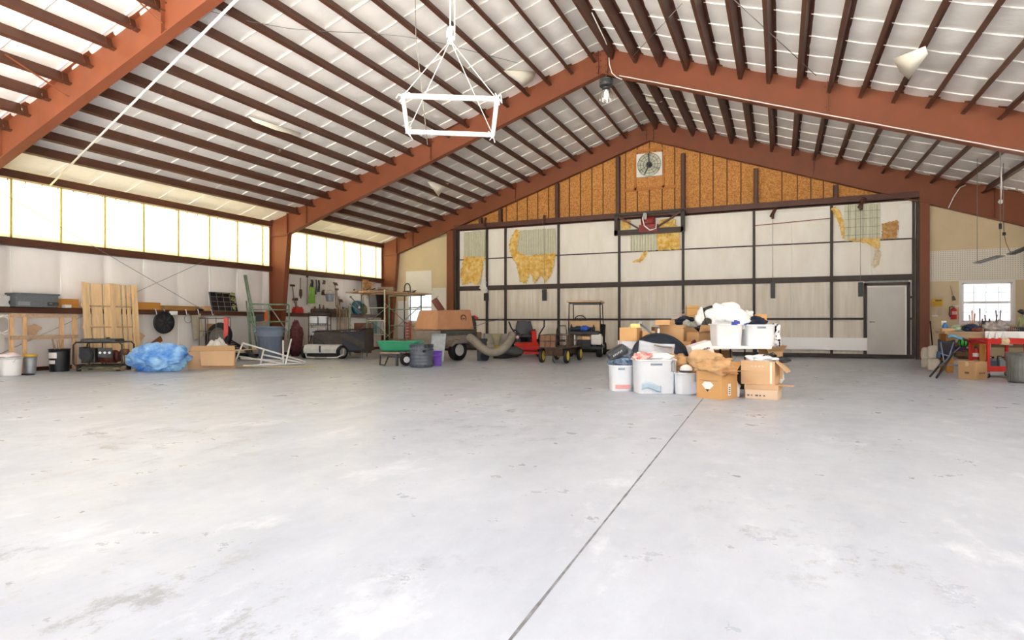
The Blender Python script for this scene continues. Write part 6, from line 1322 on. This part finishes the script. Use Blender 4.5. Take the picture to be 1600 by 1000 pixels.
# white plastic drape along the front of the bench
xa, xb = onY(1539, 520, By-.03).x, Bx1
D_ = thing('plastic_drape', 'white plastic sheet draped over the front edge of the workbench', 'sheet', ((xa+xb)/2, By-.02, bz-.1)); mdr = mat('white drape plastic', 'f3f1ef', .3, 0, .03, 6, .3, 14)
part('drape', MB().grid(60, 4, lambda u, v: V((xa+(xb-xa)*u, By-.02-.012*math.sin(u*70)-.01*v, bz+.012-(.15+.012*math.sin(u*31))*v))), mdr, D_, world=True, solid=.006)
for px, w, l in ((1544, 6, 22), (1557, 2.5, 10), (1567, 4, 8), (1580, 4, 12)):
    c = onY(px, 530, By-.03); part('hanging_strip', MB().grid(4, 8, lambda u, v, c=c, w=w, l=l: V((c.x+w*k*(u-.5), By-.035-.02*math.sin(v*4), bz-.13-l*k*v))), mdr, D_, world=True, solid=.004)
# bench top clutter
bp_ = heap('backpack', 'dark blue and black backpack lying on the workbench left of the window', 'bag', bt(1516,.25), (.15,.14,.085), mat('dark blue bag', '22365a', .8, 0, .3, 7, .3, 20), .2, 2, 91, .2, rz=.2)
part('strap', MB().tube(arc((-.13,-.13,.04), .09, 0, PI, 14, 'xz'), .017, 7), m_blkp, bp_)
heap('work_gloves', 'brown red gloves lying against the dark blue backpack', 'gloves', bt(1525,.12), (.1,.08,.045), mat('brown red leather', '7a4034', .8, 0, .2, 8), .25, 2, 92, .25)
heap('green_rag', 'green and white rag on the left end of the workbench', 'rag', bt(1494,.3), (.1,.1,.075), mat('green white rag', '7fae6a', .9, 0, .2, 12, .3, 20, col2='dfe3d6'), .25, 2, 93, .3)
solo('carton', MB().box((0,0,.035),(.28,.18,.07)), m_card, 'flat brown box on the far left end of the workbench', 'box', loc=bt(1482,.3), bev=.004)
for i, (px, r) in enumerate(((1549,.13),(1562,.14))): heap('shopping_bag', f"crumpled grey plastic bag on the workbench before the window, {'left' if i == 0 else 'right'} of two", 'bag', bt(px,.25), (r,.13,.12), mat('grey plastic bag', 'b3a9a7', .35, 0, .08, 6, .5, 14), .25, 1.8, 94+i, .3)
heap('red_tools', 'red tool tray on the right part of the workbench', 'tray', bt(1580,.35), (.12,.1,.06), mat('red orange tool', 'b5452f', .5, 0, .25, 9), .2, 2, 97, .25)
t = thing('wire_basket', 'low wire basket on the workbench before the red tool tray', 'basket', bt(1579,.1)); mb = MB()
for z in (.005,.05,.09): mb.tube(ring(.13,.07,z), .004, 5, True)
for i in range(9): x = -.13+.26*i/8; mb.cyl((x,-.07,.005),(x,-.07,.09),.004,n=5); mb.cyl((x,.07,.005),(x,.07,.09),.004,n=5)
part('wire', mb, m_steel, t)
# brushes and sticks standing in tins before the window
m_tin = mat('dull tin', '5c5d58', .4, .5, .2, 6)
jars = [(1519, .45, [(-.03,.26,'b99a78'),(.0,.33,'c9803f'),(.03,.28,'b97a55')]), (1531, .45, [(0,.36,'7a7672'),(.03,.2,'a04a3a')]), (1542, .5, [(-.02,.26,'8b8681'),(.03,.2,'3a3a38')]), (1552, .5, [(-.04,.2,'2f302d'),(.04,.26,'3a3d39')]), (1560, .5, [(-.025,.33,'8a7370'),(.025,.33,'9b8a90')])]
for i, (px, o, st) in enumerate(jars):
    c = bt(px, o+.2); t = thing('tool_tin', f'dull tin of upright tools on the bench before the window, {ORD[i]} from the left', 'tin', c); part('tin_body', MB().lathe([(.045,0),(.05,.005),(.05,.12),(.044,.12),(.044,.02)], 14), m_tin, t)
    for j, (dx, h, col) in enumerate(st): solo('stick', MB().tube([c+V((dx*.4,0,.03)), c+V((dx,0,.15)), c+V((dx*1.8,.01,h*1.45))], [.009,.011,.014], 6), mat('handle '+col, col, .6), f"{['short','tall','thin'][j]} handle standing in the {ORD[i]} tool tin before the window", 'tool')
t = thing('cordless_drill', 'black power drill among the grey bags on the workbench', 'drill', bt(1543,.32)); part('drill_body', MB().cyl((-.1,0,.2),(.08,0,.2),.035).bar((.03,0,.2),(.05,0,.04),.05,.04), m_blkp, t, bev=.006); part('battery', MB().box((.05,0,.025),(.11,.07,.05)), m_blkp, t, bev=.006); part('chuck', MB().cyl((-.17,0,.2),(-.1,0,.2),.02), m_steel, t)
c = bt(1594.5,.2); t = thing('flower_pot', 'black pot holding an olive bottle on the right end of the workbench', 'pot', c); part('pot_body', MB().lathe([(.06,0),(.075,.01),(.085,.1),(.08,.1),(.06,.02)], 18), m_blkp, t)
solo('bottle', MB().lathe([(.045,0),(.045,.12),(.02,.2),(.018,.26)], 14), mat('olive bottle', '8b8560', .4, 0, .1, 8), 'olive bottle standing in the black pot on the workbench', 'bottle', loc=c+V((0,0,.02)))
c = bt(1599,.5); t = thing('desk_lamp', 'grey desk lamp with a black head at the right edge above the workbench', 'lamp', c); part('base', MB().cyl((0,0,0),(0,0,.02),.09), m_dsteel, t); part('arm', MB().tube([(0,0,.02),(.02,0,.25),(-.03,0,.42)], .012, 7), m_steel, t); part('lamp_head', MB().lathe([(.02,.06),(.05,.04),(.07,-.02),(.065,-.02),(.02,.04)], 16, (-.04,0,.43), (.4,.5,0)), m_blkp, t)
heap('leafy_cutting', 'pale green leaves beside the grey desk lamp', 'plant', bt(1595,.55)+V((0,0,0)), (.05,.05,.17), mat('pale green leaf', 'a9b878', .6, 0, .2, 12), .35, 3, 99, .4)
c = bt(1476.5,.45); c.z = bz; t = thing('spray_bottle', 'blue spray bottle with a white top on the left end of the workbench', 'bottle', c); part('bottle_body', MB().lathe([(.055,0),(.06,.01),(.06,.12),(.025,.17),(.02,.2)], 14), mat('bright blue plastic', '2b74b8', .35, 0, .08, 8), t); part('trigger', MB().box((-.02,0,.22),(.09,.03,.04)).bar((-.05,0,.21),(-.06,0,.15),.018), m_white, t, bev=.005)
# under the bench
solo('blue_sheet', MB().grid(12, 4, lambda u, v: V((.26*(u-.5), .02*math.sin(u*6)-.04*v, -.05*v+.03*math.sin(u*5)))), mat('pale blue sheet', '5f9cc4', .5, 0, .15, 8), 'pale blue folded sheet hanging from the left end of the bench apron', 'sheet', loc=onY(1492, 525, By-.05), solid=.02)
g = onY(1505, 535.5, By-.02); t = thing('ball_helmet', 'green and black ball helmet hanging under the workbench edge', 'helmet', g); mg2 = mat('bright green shell', '37b53a', .3, 0, .1, 5)
part('shell', MB().blob((0,0,0), .088, .02, 2, 1, 24, 16), mg2, t); mb = MB()
for a in range(4):
    pts = [V((.092*math.cos(x)*math.cos(a*PI/4), .092*math.cos(x)*math.sin(a*PI/4), .092*math.sin(x))) for x in [2*PI*i/20 for i in range(20)]]; mb.tube(pts, .012, 5, True)
part('black_stripe', mb, m_blkp, t); part('hook', MB().cyl((0,0,.085),(0,.02,.13),.005), m_wire, t)
heap('storage_bag', 'dark navy bag stuffed behind the folded walker under the bench', 'bag', V((onY(1480,545,By+.35).x, By+.35, .302)), (.15,.15,.2), m_navy, .15, 2, 101, .2)
heap('brown_bag', 'brown bag on the lower shelf of the workbench', 'bag', ls(1505,.35), (.2,.2,.11), mat('brown canvas', '6e543a', .8, 0, .2, 7, .3, 18), .2, 2, 102, .25)
heap('purple_cloth', 'purple cloth on the brown bag under the bench', 'cloth', ls(1500,.3)+V((0,0,.15)), (.11,.12,.08), mat('dull purple cloth', '5f3a5c', .8, 0, .2, 9), .2, 2, 103, .2)
heap('yellow_bag', 'mustard coloured bag behind the red canister under the bench', 'bag', ls(1515,.45), (.15,.15,.11), mat('mustard canvas', '8f7238', .8, 0, .2, 8), .2, 2, 104, .2)
t = thing('canister', 'red canister with a white label on the lower shelf of the workbench', 'canister', ls(1524.5,.16)); part('can_body', MB().lathe([(.07,0),(.075,.01),(.075,.19),(.04,.235),(.035,.25)], 20), m_red, t); part('paper_label', MB().lathe([(.0755,.06),(.0765,.062),(.0765,.14),(.0755,.142)], 20), m_wht, t); part('cap', MB().cyl((0,0,.25),(0,0,.28),.028), m_dsteel, t)
q = fl(1532, 594)+FW*.2; t = carton('closed cardboard box with round marks on the floor before the workbench', q, .33, .33, .35, YAW+.36, m_card, 'closed')
for i in range(3): part('round_mark', MB().cyl((-.05+.06*i,-.1652,.13),(-.05+.06*i,-.167,.13),.02,n=12), mat('brown print', '7a5a3e', .7), t)
part('side_mark', MB().b2(-.167,-.165,-.04,.04,.11,.15), MATS['brown print'], t)
# folded walker leaning at the left end of the bench
q = fl(1462, 584); mbt = mat('blue grey tube', '7d8aa5', .35, .4, .1, 6); t = thing('folded_walker', 'folded walker frame with black legs before the left end of the workbench', 'walker', q)
for a, b in (((1453,581,12.3),(1487,549,12.45)), ((1463,585,12.0),(1490,552,12.2))): A, B_ = at(*a), at(*b); A.z = .015; part('leg', MB().cyl(A, B_, .02, n=7), m_blkp, t, world=True)
for a, b in (((1468,572,12.3),(1500,542,12.5)), ((1470,570,12.2),(1508,571,12.5)), ((1475,566,12.2),(1470,535,12.4)), ((1480,566,12.25),(1490,535,12.4)), ((1468,552,12.35),(1496,560,12.35))): part('tube', MB().cyl(at(*a), at(*b), .012, n=6), mbt, t, world=True)
part('seat_fabric', MB().grid(6,6,lambda u,v: at(1466+26*u, 530+24*v+3*math.sin(u*3), 12.5+.15*u)), mat('black walker fabric', '20222c', .7, 0, .2, 8), t, world=True, solid=.02)
part('bottle_pocket', MB().cyl(at(1466,560,12.25), at(1467,549,12.25), .035), mat('dark teal pocket', '2c4660', .5), t, world=True)
# pale canvas bags against the post
mcv = mat('cream canvas', 'dcd3c2', .85, 0, .08, 6, .4, 16)
for i, (px, py, r, lb) in enumerate(((1459, 577, (.115,.12,.16), 'tall cream canvas bag on the floor before the walker, lowest of the pile'), (1447, 572, (.09,.14,.13), 'drooping cream bag at the left foot of the bag pile'))):
    heap('canvas_bag', lb, 'bag', spot(px, py+3, .14), r, mcv, .06, 1.6, 110+i, .1, sq=.55)
b0 = spot(1459, 580, .14)
cbag = heap('canvas_bag', 'cream canvas bag with carrying loops on top of the bag pile', 'bag', b0+V((0,.02,.29)), (.125,.12,.15), mcv, .06, 1.6, 113, .1, sq=.55)
part('handle_loop', MB().tube(arc((0,0,.23), .06, 0, PI, 12, 'xz'), .014, 6), mcv, cbag)
heap('canvas_bag', 'cream canvas bag at the left top of the bag pile beside the brown post', 'bag', spot(1447, 575, .2)+V((0,0,.22)), (.1,.12,.15), mcv, .06, 1.6, 115, .1, sq=.55)
# red utility cart with jugs, grey can at the edge
q = fl(1577, 592)+FW*.42; t = thing('utility_cart', 'red steel two tray utility cart under the draped bench edge', 'cart', q, YAW-.05); w = 40*mpp(q)
for z, h in ((.13,.11),(.68,.11)):
    mb = MB().b2(-w/2,w/2+.2,-.26,.26,z,z+.015).b2(-w/2,w/2+.2,-.27,-.255,z,z+h).b2(-w/2,w/2+.2,.255,.27,z,z+h).b2(-w/2-.01,-w/2+.005,-.26,.26,z,z+h).b2(w/2+.195,w/2+.21,-.26,.26,z,z+h); part('tray', mb, m_red, t)
for x in (-w/2, w/2+.2):
    for y in (-.25, .25): part('corner_post', MB().b2(x-.025,x+.025,y-.025,y+.025,.12,.79), m_red, t); wheel(t, (x,y,.05), (1,0,0), .05, .03, name='caster', mr=m_steel); part('caster_fork', MB().box((x,y,.1),(.05,.05,.05)), m_steel, t)
part('push_handle', MB().tube([(-w/2-.02,-.22,.7),(-w/2-.16,-.22,.76),(-w/2-.16,.22,.76),(-w/2-.02,.22,.7)], .016, 7), mat('dark red tube', '8c2230', .4), t)
cq = V((q.x,q.y,0))
for i, (dx, c, lb) in enumerate(((-.07,'3c5068','dark blue oil jug with a white label on the red cart bottom tray'),(.14,'6f7a82','grey oil jug on the red cart bottom tray'))):
    j = thing('oil_jug', lb, 'jug', cq+RT*dx+FW*-.05+V((0,0,.146)), YAW); part('jug_body', MB().box((0,0,.1),(.18 if i == 0 else .13,.11,.2)).box((-.02,0,.22),(.12,.09,.05),taper=.6), mat('jug '+c, c, .4, 0, .08, 6), j, bev=.02)
    part('jug_label', MB().b2(-.06,.06,-.058,-.054,.03,.07), m_wht, j); part('jug_cap', MB().cyl((.04,0,.24),(.04,0,.275),.022), m_blkp, j); part('jug_grip', MB().tube([(-.08,0,.2),(-.07,0,.28),(.0,0,.28)], .014, 6), m_blkp, j)
for i in range(3): solo('clear_bottle', MB().lathe([(.03,0),(.033,.01),(.033,.14),(.014,.19),(.014,.22)], 12), mat('clear pale plastic', 'd5d8dc', .15, 0, .05, 6), f"pale bottle in the top tray of the red cart, {['left','middle','right'][i]} of three", 'bottle', 'bottles in the cart tray', loc=cq+RT*(-.18+.14*i)+FW*-.15+V((0,0,.697)))
heap('tan_rag', 'tan rag hanging over the top tray edge of the red cart', 'rag', cq+RT*.03+FW*-.27+V((0,0,.66)), (.08,.04,.08), mat('tan rag', 'd9bf9e', .9), .2, 2, 118, .2)
p = spot(1597, 599, .2); t = thing('trash_can', 'grey ribbed metal trash can at the right edge before the red cart', 'trash can', p); mb = MB()
prf = [(.19,0),(.21,.01)]+[(.21+.025*i/6+.004*(i % 2), .05+.08*i) for i in range(7)]+[(.25,.54),(.25,.56),(.22,.55),(.19,.02)]
part('can_body', MB().lathe(prf, 36), mat('grey galvanised can', '7c7d78', .4, .5, .12, 6), t); mb = MB()
for i in range(24): a = 2*PI*i/24; mb.bar((.212*math.cos(a),.212*math.sin(a),.03),(.236*math.cos(a),.236*math.sin(a),.52),.02,.01)
part('ribs', mb, mat('grey galvanised can', '7c7d78'), t)
# on the wall beside the window
def wp(px, py, o=.0): return onY(px, py, YW-.001-o)
a, b = wp(1455,479), wp(1473,467); t = thing('wall_sign', 'yellow warning sign on the tan wall right of the brown post', 'sign', ((a.x+b.x)/2, YW-.006, a.z)); part('plate', MB().b2(a.x,b.x,YW-.012,YW-.001,a.z,b.z), mat('yellow sign', 'd6a51e', .5, 0, .06, 6), t, world=True); part('dark_band', MB().b2(a.x+(b.x-a.x)*.35,b.x-.03,YW-.015,YW-.012,b.z-.07,b.z-.03), mat('dark sign print', '5b4a1a', .6), t, world=True)
mb = MB()
for i in range(4): mb.b2(a.x+.04,b.x-.04,YW-.015,YW-.012,a.z+.03+.03*i,a.z+.036+.03*i)
part('printed_lines', mb, MATS['dark sign print'], t, world=True)
c = wp(1490.5, 499, .09); t = thing('fire_extinguisher', 'red fire extinguisher hanging on the tan wall left of the right window', 'fire extinguisher', c); kk = mpp(c); r = 4.3*kk; h = 15*kk
part('cylinder', MB().lathe([(r*.9,0),(r,.01),(r,h),(r*.75,h+r*.4),(r*.3,h+r*.7),(r*.3,h+r*.9)], 20), m_red, t); part('valve', MB().cyl((0,0,h+r*.8),(0,0,h+r*1.3),r*.35), m_steel, t); part('lever', MB().bar((-.02,0,h+r*1.3),(.14,0,h+r*1.5),.025).bar((-.02,0,h+r*1.0),(.12,0,h+r*1.1),.02), m_white, t); part('hose', MB().tube([(-.02,0,h+r*1.2),(-r*1.3,0,h+r),(-r*1.4,-.01,h*.5),(-r*1.1,-.01,h*.25)], .016, 7), m_blkp, t); part('bracket', MB().b2(-.03,.03,r*.8,.088,h*.5,h*.7), m_dsteel, t)
part('label_plate', MB().grid(8,2,lambda u,v: V((r*1.01*math.sin((u-.5)*1.6), -r*1.01*math.cos((u-.5)*1.6), h*.5+h*.35*v))), mat('pale extinguisher label', 'e4b9b0', .5), t)
a, b = wp(1464,493), wp(1472,482.5); t = thing('notice', 'small paper notice with dark lines below the yellow sign', 'notice', ((a.x+b.x)/2,YW-.004,a.z)); part('paper', MB().b2(a.x,b.x,YW-.006,YW-.001,a.z,b.z), mat('beige paper', 'cfc0a8', .8), t, world=True); mb = MB()
for i in range(5): z = a.z+(b.z-a.z)*(.1+.2*i); mb.bar((a.x+.01,YW-.008,z),(b.x-.01,YW-.008,z+.015),.012,.003)
part('written_lines', mb, m_txt, t, world=True)
a, b = wp(1456,494.5), wp(1465.5,492.3); solo('switch_plate', MB().b2(a.x,b.x,YW-.02,YW-.001,a.z,b.z), m_white, 'small white plate on the tan wall below the yellow sign', 'plate', bev=.004)
t = thing('hanging_brush', 'dark whisk brush hanging on a cord left of the right window', 'brush', wp(1491,470,.05)); part('cord', MB().cyl(wp(1484.5,447,.03), wp(1489.5,463,.05), .006, n=5), m_wire, t, world=True); part('bristles', MB().prism([wp(1488,463,.04), wp(1491,462,.04), wp(1494,469,.04), wp(1488.5,470,.04)], (0,.03,0)), mat('grey brown bristle', '6e675c', .9), t, world=True)
solo('broom', MB().tube([onY(1453.5,502,YW-.2), V((onY(1459,540,YW-1.0).x, YW-1.0, .02))], .018, 7), m_blkp, 'dark broom handle leaning beside the brown post', 'broom')
# hanging fluorescent louvre racks and their cords over the corner
Yh = 18.6
def hg(px, py, o=0): return onY(px, py, Yh+o)
for nm, a, b, lb in (('louver_rack', (1527,411), (1563,400), 'narrow wire louvre rack hanging before the pegboard, left of two'), ('louver_rack', (1580,397), (1612,384), 'narrow wire louvre rack hanging at the right edge before the pegboard')):
    A, B_ = hg(*a), hg(*b, -1.2); t = thing('hanging_rack', lb, 'rack', A); d_ = (B_-A).normalized(); s_ = d_.cross(V((0,0,1))).normalized()*.09; mb = MB()
    for s in (-1, 1): mb.bar(A+s_*s, B_+s_*s, .02)
    for i in range(15): q = A.lerp(B_, i/14); mb.bar(q-s_, q+s_, .012, .03)
    part('louver', mb, m_dsteel, t, world=True)
    if a[0] < 1570: part('hanger_cord', MB().cyl(A, V((A.x, A.y, roof(A.x)-.2)), .007, n=5), m_wire, t, world=True); part('hanger_cord', MB().cyl(B_, V((B_.x, B_.y, roof(B_.x)-.2)), .007, n=5), m_wire, t, world=True); part('weight', MB().cyl(B_+V((0,0,.62)), B_+V((0,0,.75)), .03), m_blkp, t, world=True)
    else: part('hanger_cord', MB().tube([A, hg(1572,380), hg(1569,366), hg(1568,345)], .007, 5), m_blkp, t, world=True); z_ = hg(1568,345); part('hanger_cord', MB().cyl(z_, V((z_.x,z_.y,roof(z_.x)-.2)), .007, n=5), m_wire, t, world=True); part('weight', MB().cyl(hg(1569,368), hg(1569,363), .035), m_blkp, t, world=True)
q = onY(1563, 250, 17.5); q2 = onY(1563.5, 315, 17.5); solo('pull_rope', MB().tube([V((q.x,q.y,roof(q.x)-.15)), q, q.lerp(q2,.5)+V((.02,0,0)), q2], .014, 6).blob(q2, .05, .3, 3, 1, 10, 8), m_rope, 'white pull rope with a knot hanging from the roof at the right', 'rope')
solo('conduit', MB().tube([onY(1482,325,YC-.2), onY(1490,308,YC-.2), onY(1500,293,YC-.2), onY(1509,289,YC-.2)], .014, 6), m_rope, 'pale bent conduit over the far right rafter', 'conduit')
# ============================================================ things hung under the roof
def onRoof(px, py, off=.25):                      # point a little under the roof on the ray of a pixel
    r = (px-800)/FPX; kx = r*cs-sn; kz = (HOR-py)/FPX
    for s in (-1, 1):                             # z = EZ + SL*(11.5 - s*(x-RX)) - off
        d = (EZ+SL*(11.5+s*RX)-off-CH)/(kz+SL*s*kx); p = at(px, py, d)
        if d > 0 and (p.x-RX)*s >= 0: return p
    return p
A = [at(629.5,150,8.0), at(776.5,155,8.0), at(770,211,8.95), at(637,206,8.95)]; ap = at(703.5, 63, 8.45)
t = thing('hoist_frame', 'white rectangular tube frame hanging on ropes under the ridge', 'frame', (A[0]+A[2])/2)
for i in range(4): part('tube', MB().bar(A[i], A[(i+1) % 4], .055), m_white, t, world=True)
for i in range(4): part('rope', MB().cyl(A[i], ap, .006, n=5), m_rope, t, world=True)
top = V((ap.x, ap.y, roof(ap.x)-.1)); part('rope', MB().cyl(ap, top, .012, n=5), m_rope, t, world=True); part('rope', MB().cyl(ap+RT*.06, top+RT*.06, .01, n=5), m_rope, t, world=True)
mb = MB()
for i in range(5): mb.blob(ap+V((.02*math.sin(i*2), 0, -.02+.045*i)), (.045,.045,.03), .3, 3, i, 10, 8)
part('knot', mb, m_rope, t, world=True)
part('pulley', MB().cyl(at(703.5,48,8.45)-FW*.02, at(703.5,48,8.45)+FW*.02, .05), m_steel, t, world=True)
rnd = random.Random(4)
for q in A:
    mb = MB()
    for i in range(4): mb.tube([q, q+V((rnd.uniform(-.06,.06), rnd.uniform(-.06,.06), rnd.uniform(-.02,.07))), q+V((rnd.uniform(-.1,.1), rnd.uniform(-.06,.06), rnd.uniform(-.12,.08)))], .008, 5)
    part('rope_end', mb, m_rope, t, world=True)
solo('hanging_chain', MB().tube([onRoof(648,-60,.02), at(650,60,8.6), at(659,140,8.7), at(668,226,8.8)], .006, 5), m_wire, 'thin light chain hanging left of the white tube frame', 'chain')
solo('rope', MB().cyl(onX(79,289,XL+.22), at(470,-100,7.3), .02, n=8), m_rope, 'long taut white rope slanting from the left eave strut up to the roof', 'rope')
solo('wire', MB().tube([onRoof(330+60*i, 18+60*i*.155+8*math.sin(i*.9), .24) for i in range(9)], .006, 5), m_wire, 'thin dark electric wire running under the left slope purlins', 'wire')
for i, (a, b, lb) in enumerate((((1066,5),(985,92),'left'),((1142,-5),(1275,118),'right'))): solo('brace_rod', MB().cyl(onRoof(*a,.24), onRoof(*b,.24), .008, n=6), m_wire, f'thin steel brace rod under the right roof slope, {lb} one', 'brace rod', 'roof brace rods')
solo('brace_rod', MB().cyl(onX(-30,282,XL+.24), onX(330,492,XL+.24), .006, n=6), m_wire, 'thin steel brace rod on the left wall falling to the right', 'brace rod', 'wall brace rods')
solo('brace_rod', MB().cyl(onX(408,368,XL+.26), onX(-20,562,XL+.26), .006, n=6), m_wire, 'thin steel brace rod on the left wall rising to the right', 'brace rod', 'wall brace rods')
def rf(u, dz): return V((RX-u, YA, EZ+SL*(11.5-u)-dz))
for i, ((px0, py0), (px1, py1)) in enumerate((((8,85),(108,151)),((214,0),(254,36)))):
    solo('flange_brace', MB().bar(onRoof(px0,py0,.17), onY(px1,py1,YA-.09), .05, .008), m_raft, f"red oxide flange brace angle on the nearest roof frame, {['lower','upper'][i]} one", 'brace', 'flange braces')
# lamp under the middle frame ridge
rd = V((RX+.03, YB, roof(RX)-.75)); l0 = at(948, 158, dep((RX, YB)))
t = thing('ceiling_lamp', 'high bay lamp with a clear ribbed shade hanging at the middle frame ridge', 'lamp', (l0.x, YB-.02, l0.z)); kk = dep((RX,YB))/FPX
part('hanger', MB().cyl((0,0,.5),(0,0,.75),.02), m_steel, t); part('ballast', MB().cyl((0,0,.36),(0,0,.56),.16,n=18).cyl((0,0,.3),(0,0,.36),.1,n=18), m_dsteel, t)
mb = MB()
for i in range(4): mb.cyl((0,0,.38+.045*i),(0,0,.4+.045*i),.175,n=18)
part('cooling_fin', mb, mat('grey lamp fins', '6d6f6e', .5, .4), t)
g = bpy.data.materials.new('prismatic lamp glass'); g.use_nodes = True; nt = g.node_tree; nt.nodes.remove(nt.nodes['Principled BSDF'])
a_ = nd(nt, 'ShaderNodeBsdfTransparent'); a_.inputs[0].default_value = (.86,.87,.78,1); b_ = nd(nt, 'ShaderNodeBsdfGlossy', Roughness=.15); c_ = nd(nt, 'ShaderNodeMixShader', Fac=.4); nt.links.new(a_.outputs[0], c_.inputs[1]); nt.links.new(b_.outputs[0], c_.inputs[2]); nt.links.new(c_.outputs[0], nt.nodes['Material Output'].inputs[0])
pr = [(.09,.3),(.13,.24),(.165,.14),(.19,.02),(.185,.0)]; mb = MB(); n = 36; vs = []
for r, z in pr:
    for k in range(n): a = 2*PI*k/n; q = r*(1+.025*(k % 2)); vs.append((q*math.cos(a), q*math.sin(a), z))
mb.add(vs, [(i*n+k, i*n+(k+1) % n, (i+1)*n+(k+1) % n, (i+1)*n+k) for i in range(len(pr)-1) for k in range(n)]); part('shade', mb, g, t)
e = bpy.data.materials.new('bulb highlight glow'); e.use_nodes = True; p_ = e.node_tree.nodes['Principled BSDF']; p_.inputs['Emission Color'].default_value = (1,.97,.88,1); p_.inputs['Emission Strength'].default_value = 1.0  # weak glow stands in for reflected highlights on a nearly unlit bulb
part('bulb', MB().lathe([(.02,.28),(.05,.2),(.06,.12),(.05,.05),(.01,.03)], 14), e, t)
# cord from the ridge and cable clipped along the right rafter of the middle frame
u = lambda uu: V((RX+uu, YB-.115, EZ+SL*(11.5-uu)-(.68+.25*uu/10.7)-.0))
rt_ = onY(951, 78, YB-.12)
solo('electric_cord', MB().tube([onRoof(925,20,.22), onRoof(945,62,.25), rt_, onY(952,100,YB-.12), onY(956,114,YB-.12), onY(964,121,YB-.12), onY(972,124,YB-.12)], .013, 6), m_rope, 'white cord dropping from the ridge beside the ceiling lamp', 'cord')
solo('conduit', MB().tube([u(.45+.3*i)+V((0,0,.004*(i % 2))) for i in range(36)], .012, 6), m_rope, 'white cable clipped along the lower edge of the middle right rafter', 'cable')
# torn corners of roof insulation hanging down
m_flap = mat('torn white vinyl flap', 'f4eedf', .45, 0, .04, 4, .3, 9)
for i, (P, lb) in enumerate((
    ([(1396,92,.29),(1446,72,.29),(1450,84,.31),(1420,124,.5),(1406,112,.4)], 'large torn insulation flap hanging from the right roof slope'),
    ([(668,284,.1),(702,286,.1),(692,296,.25),(685,307,.35),(677,296,.25)], 'small pointed insulation flap hanging in the far left bay'),
    ([(783,110,.08),(838,112,.08),(832,126,.2),(818,134,.28),(800,122,.2)], 'torn insulation flap left of the middle frame ridge'),
    ([(1008,150,.08),(1035,158,.1),(1032,160,.22),(1010,158,.22)], 'torn insulation edge beside the ceiling lamp'),
    ([(388,182,.08),(470,208,.08),(468,213,.2),(430,203,.22),(396,190,.18)], 'long torn insulation edge in the middle of the left slope'))):
    pts = [onRoof(*p) for p in P]; c = sum(pts, V())/len(pts); mb = MB(); n = len(pts)
    mb.add(pts+[c+V((0,0,-.03))], [(j, (j+1) % n, n) for j in range(n)], True); solo('insulation_flap', mb, m_flap, lb, 'insulation', solid=.012)
# ============================================================ light, camera
w = bpy.data.worlds.new('World'); bpy.context.scene.world = w; w.use_nodes = True; nt = w.node_tree
bg = nt.nodes['Background']
bg.inputs['Color'].default_value = (*lin('e2ebfa'), 1); bg.inputs['Strength'].default_value = .8
s = bpy.data.lights.new('sun', 'SUN'); s.energy = 30; s.angle = math.radians(1.5); s.color = (1, .96, .9)
so = bpy.data.objects.new('sun', s); COL.objects.link(so); so.rotation_euler = V((-.55, .26, -.79)).to_track_quat('-Z', 'Y').to_euler()
cam = bpy.data.cameras.new('camera'); cam.sensor_width = 36; cam.lens = FPX*36/1600; cam.shift_y = (HOR-500)/1600; cam.clip_end = 300
co = bpy.data.objects.new('camera', cam); COL.objects.link(co); co.location = (0,0,CH); co.rotation_euler = (PI/2, 0, YAW)
sc = bpy.context.scene; sc.camera = co
sc.view_settings.view_transform = 'Standard'; sc.view_settings.look = 'None'; sc.view_settings.gamma = 1; sc.view_settings.use_curve_mapping = False
sc.view_settings.exposure = 1.27
sc.cycles.max_bounces = 14; sc.cycles.diffuse_bounces = 8; sc.cycles.glossy_bounces = 4; sc.cycles.transmission_bounces = 6; sc.cycles.transparent_max_bounces = 8
sc.cycles.use_denoising = True; sc.cycles.sample_clamp_indirect = 8
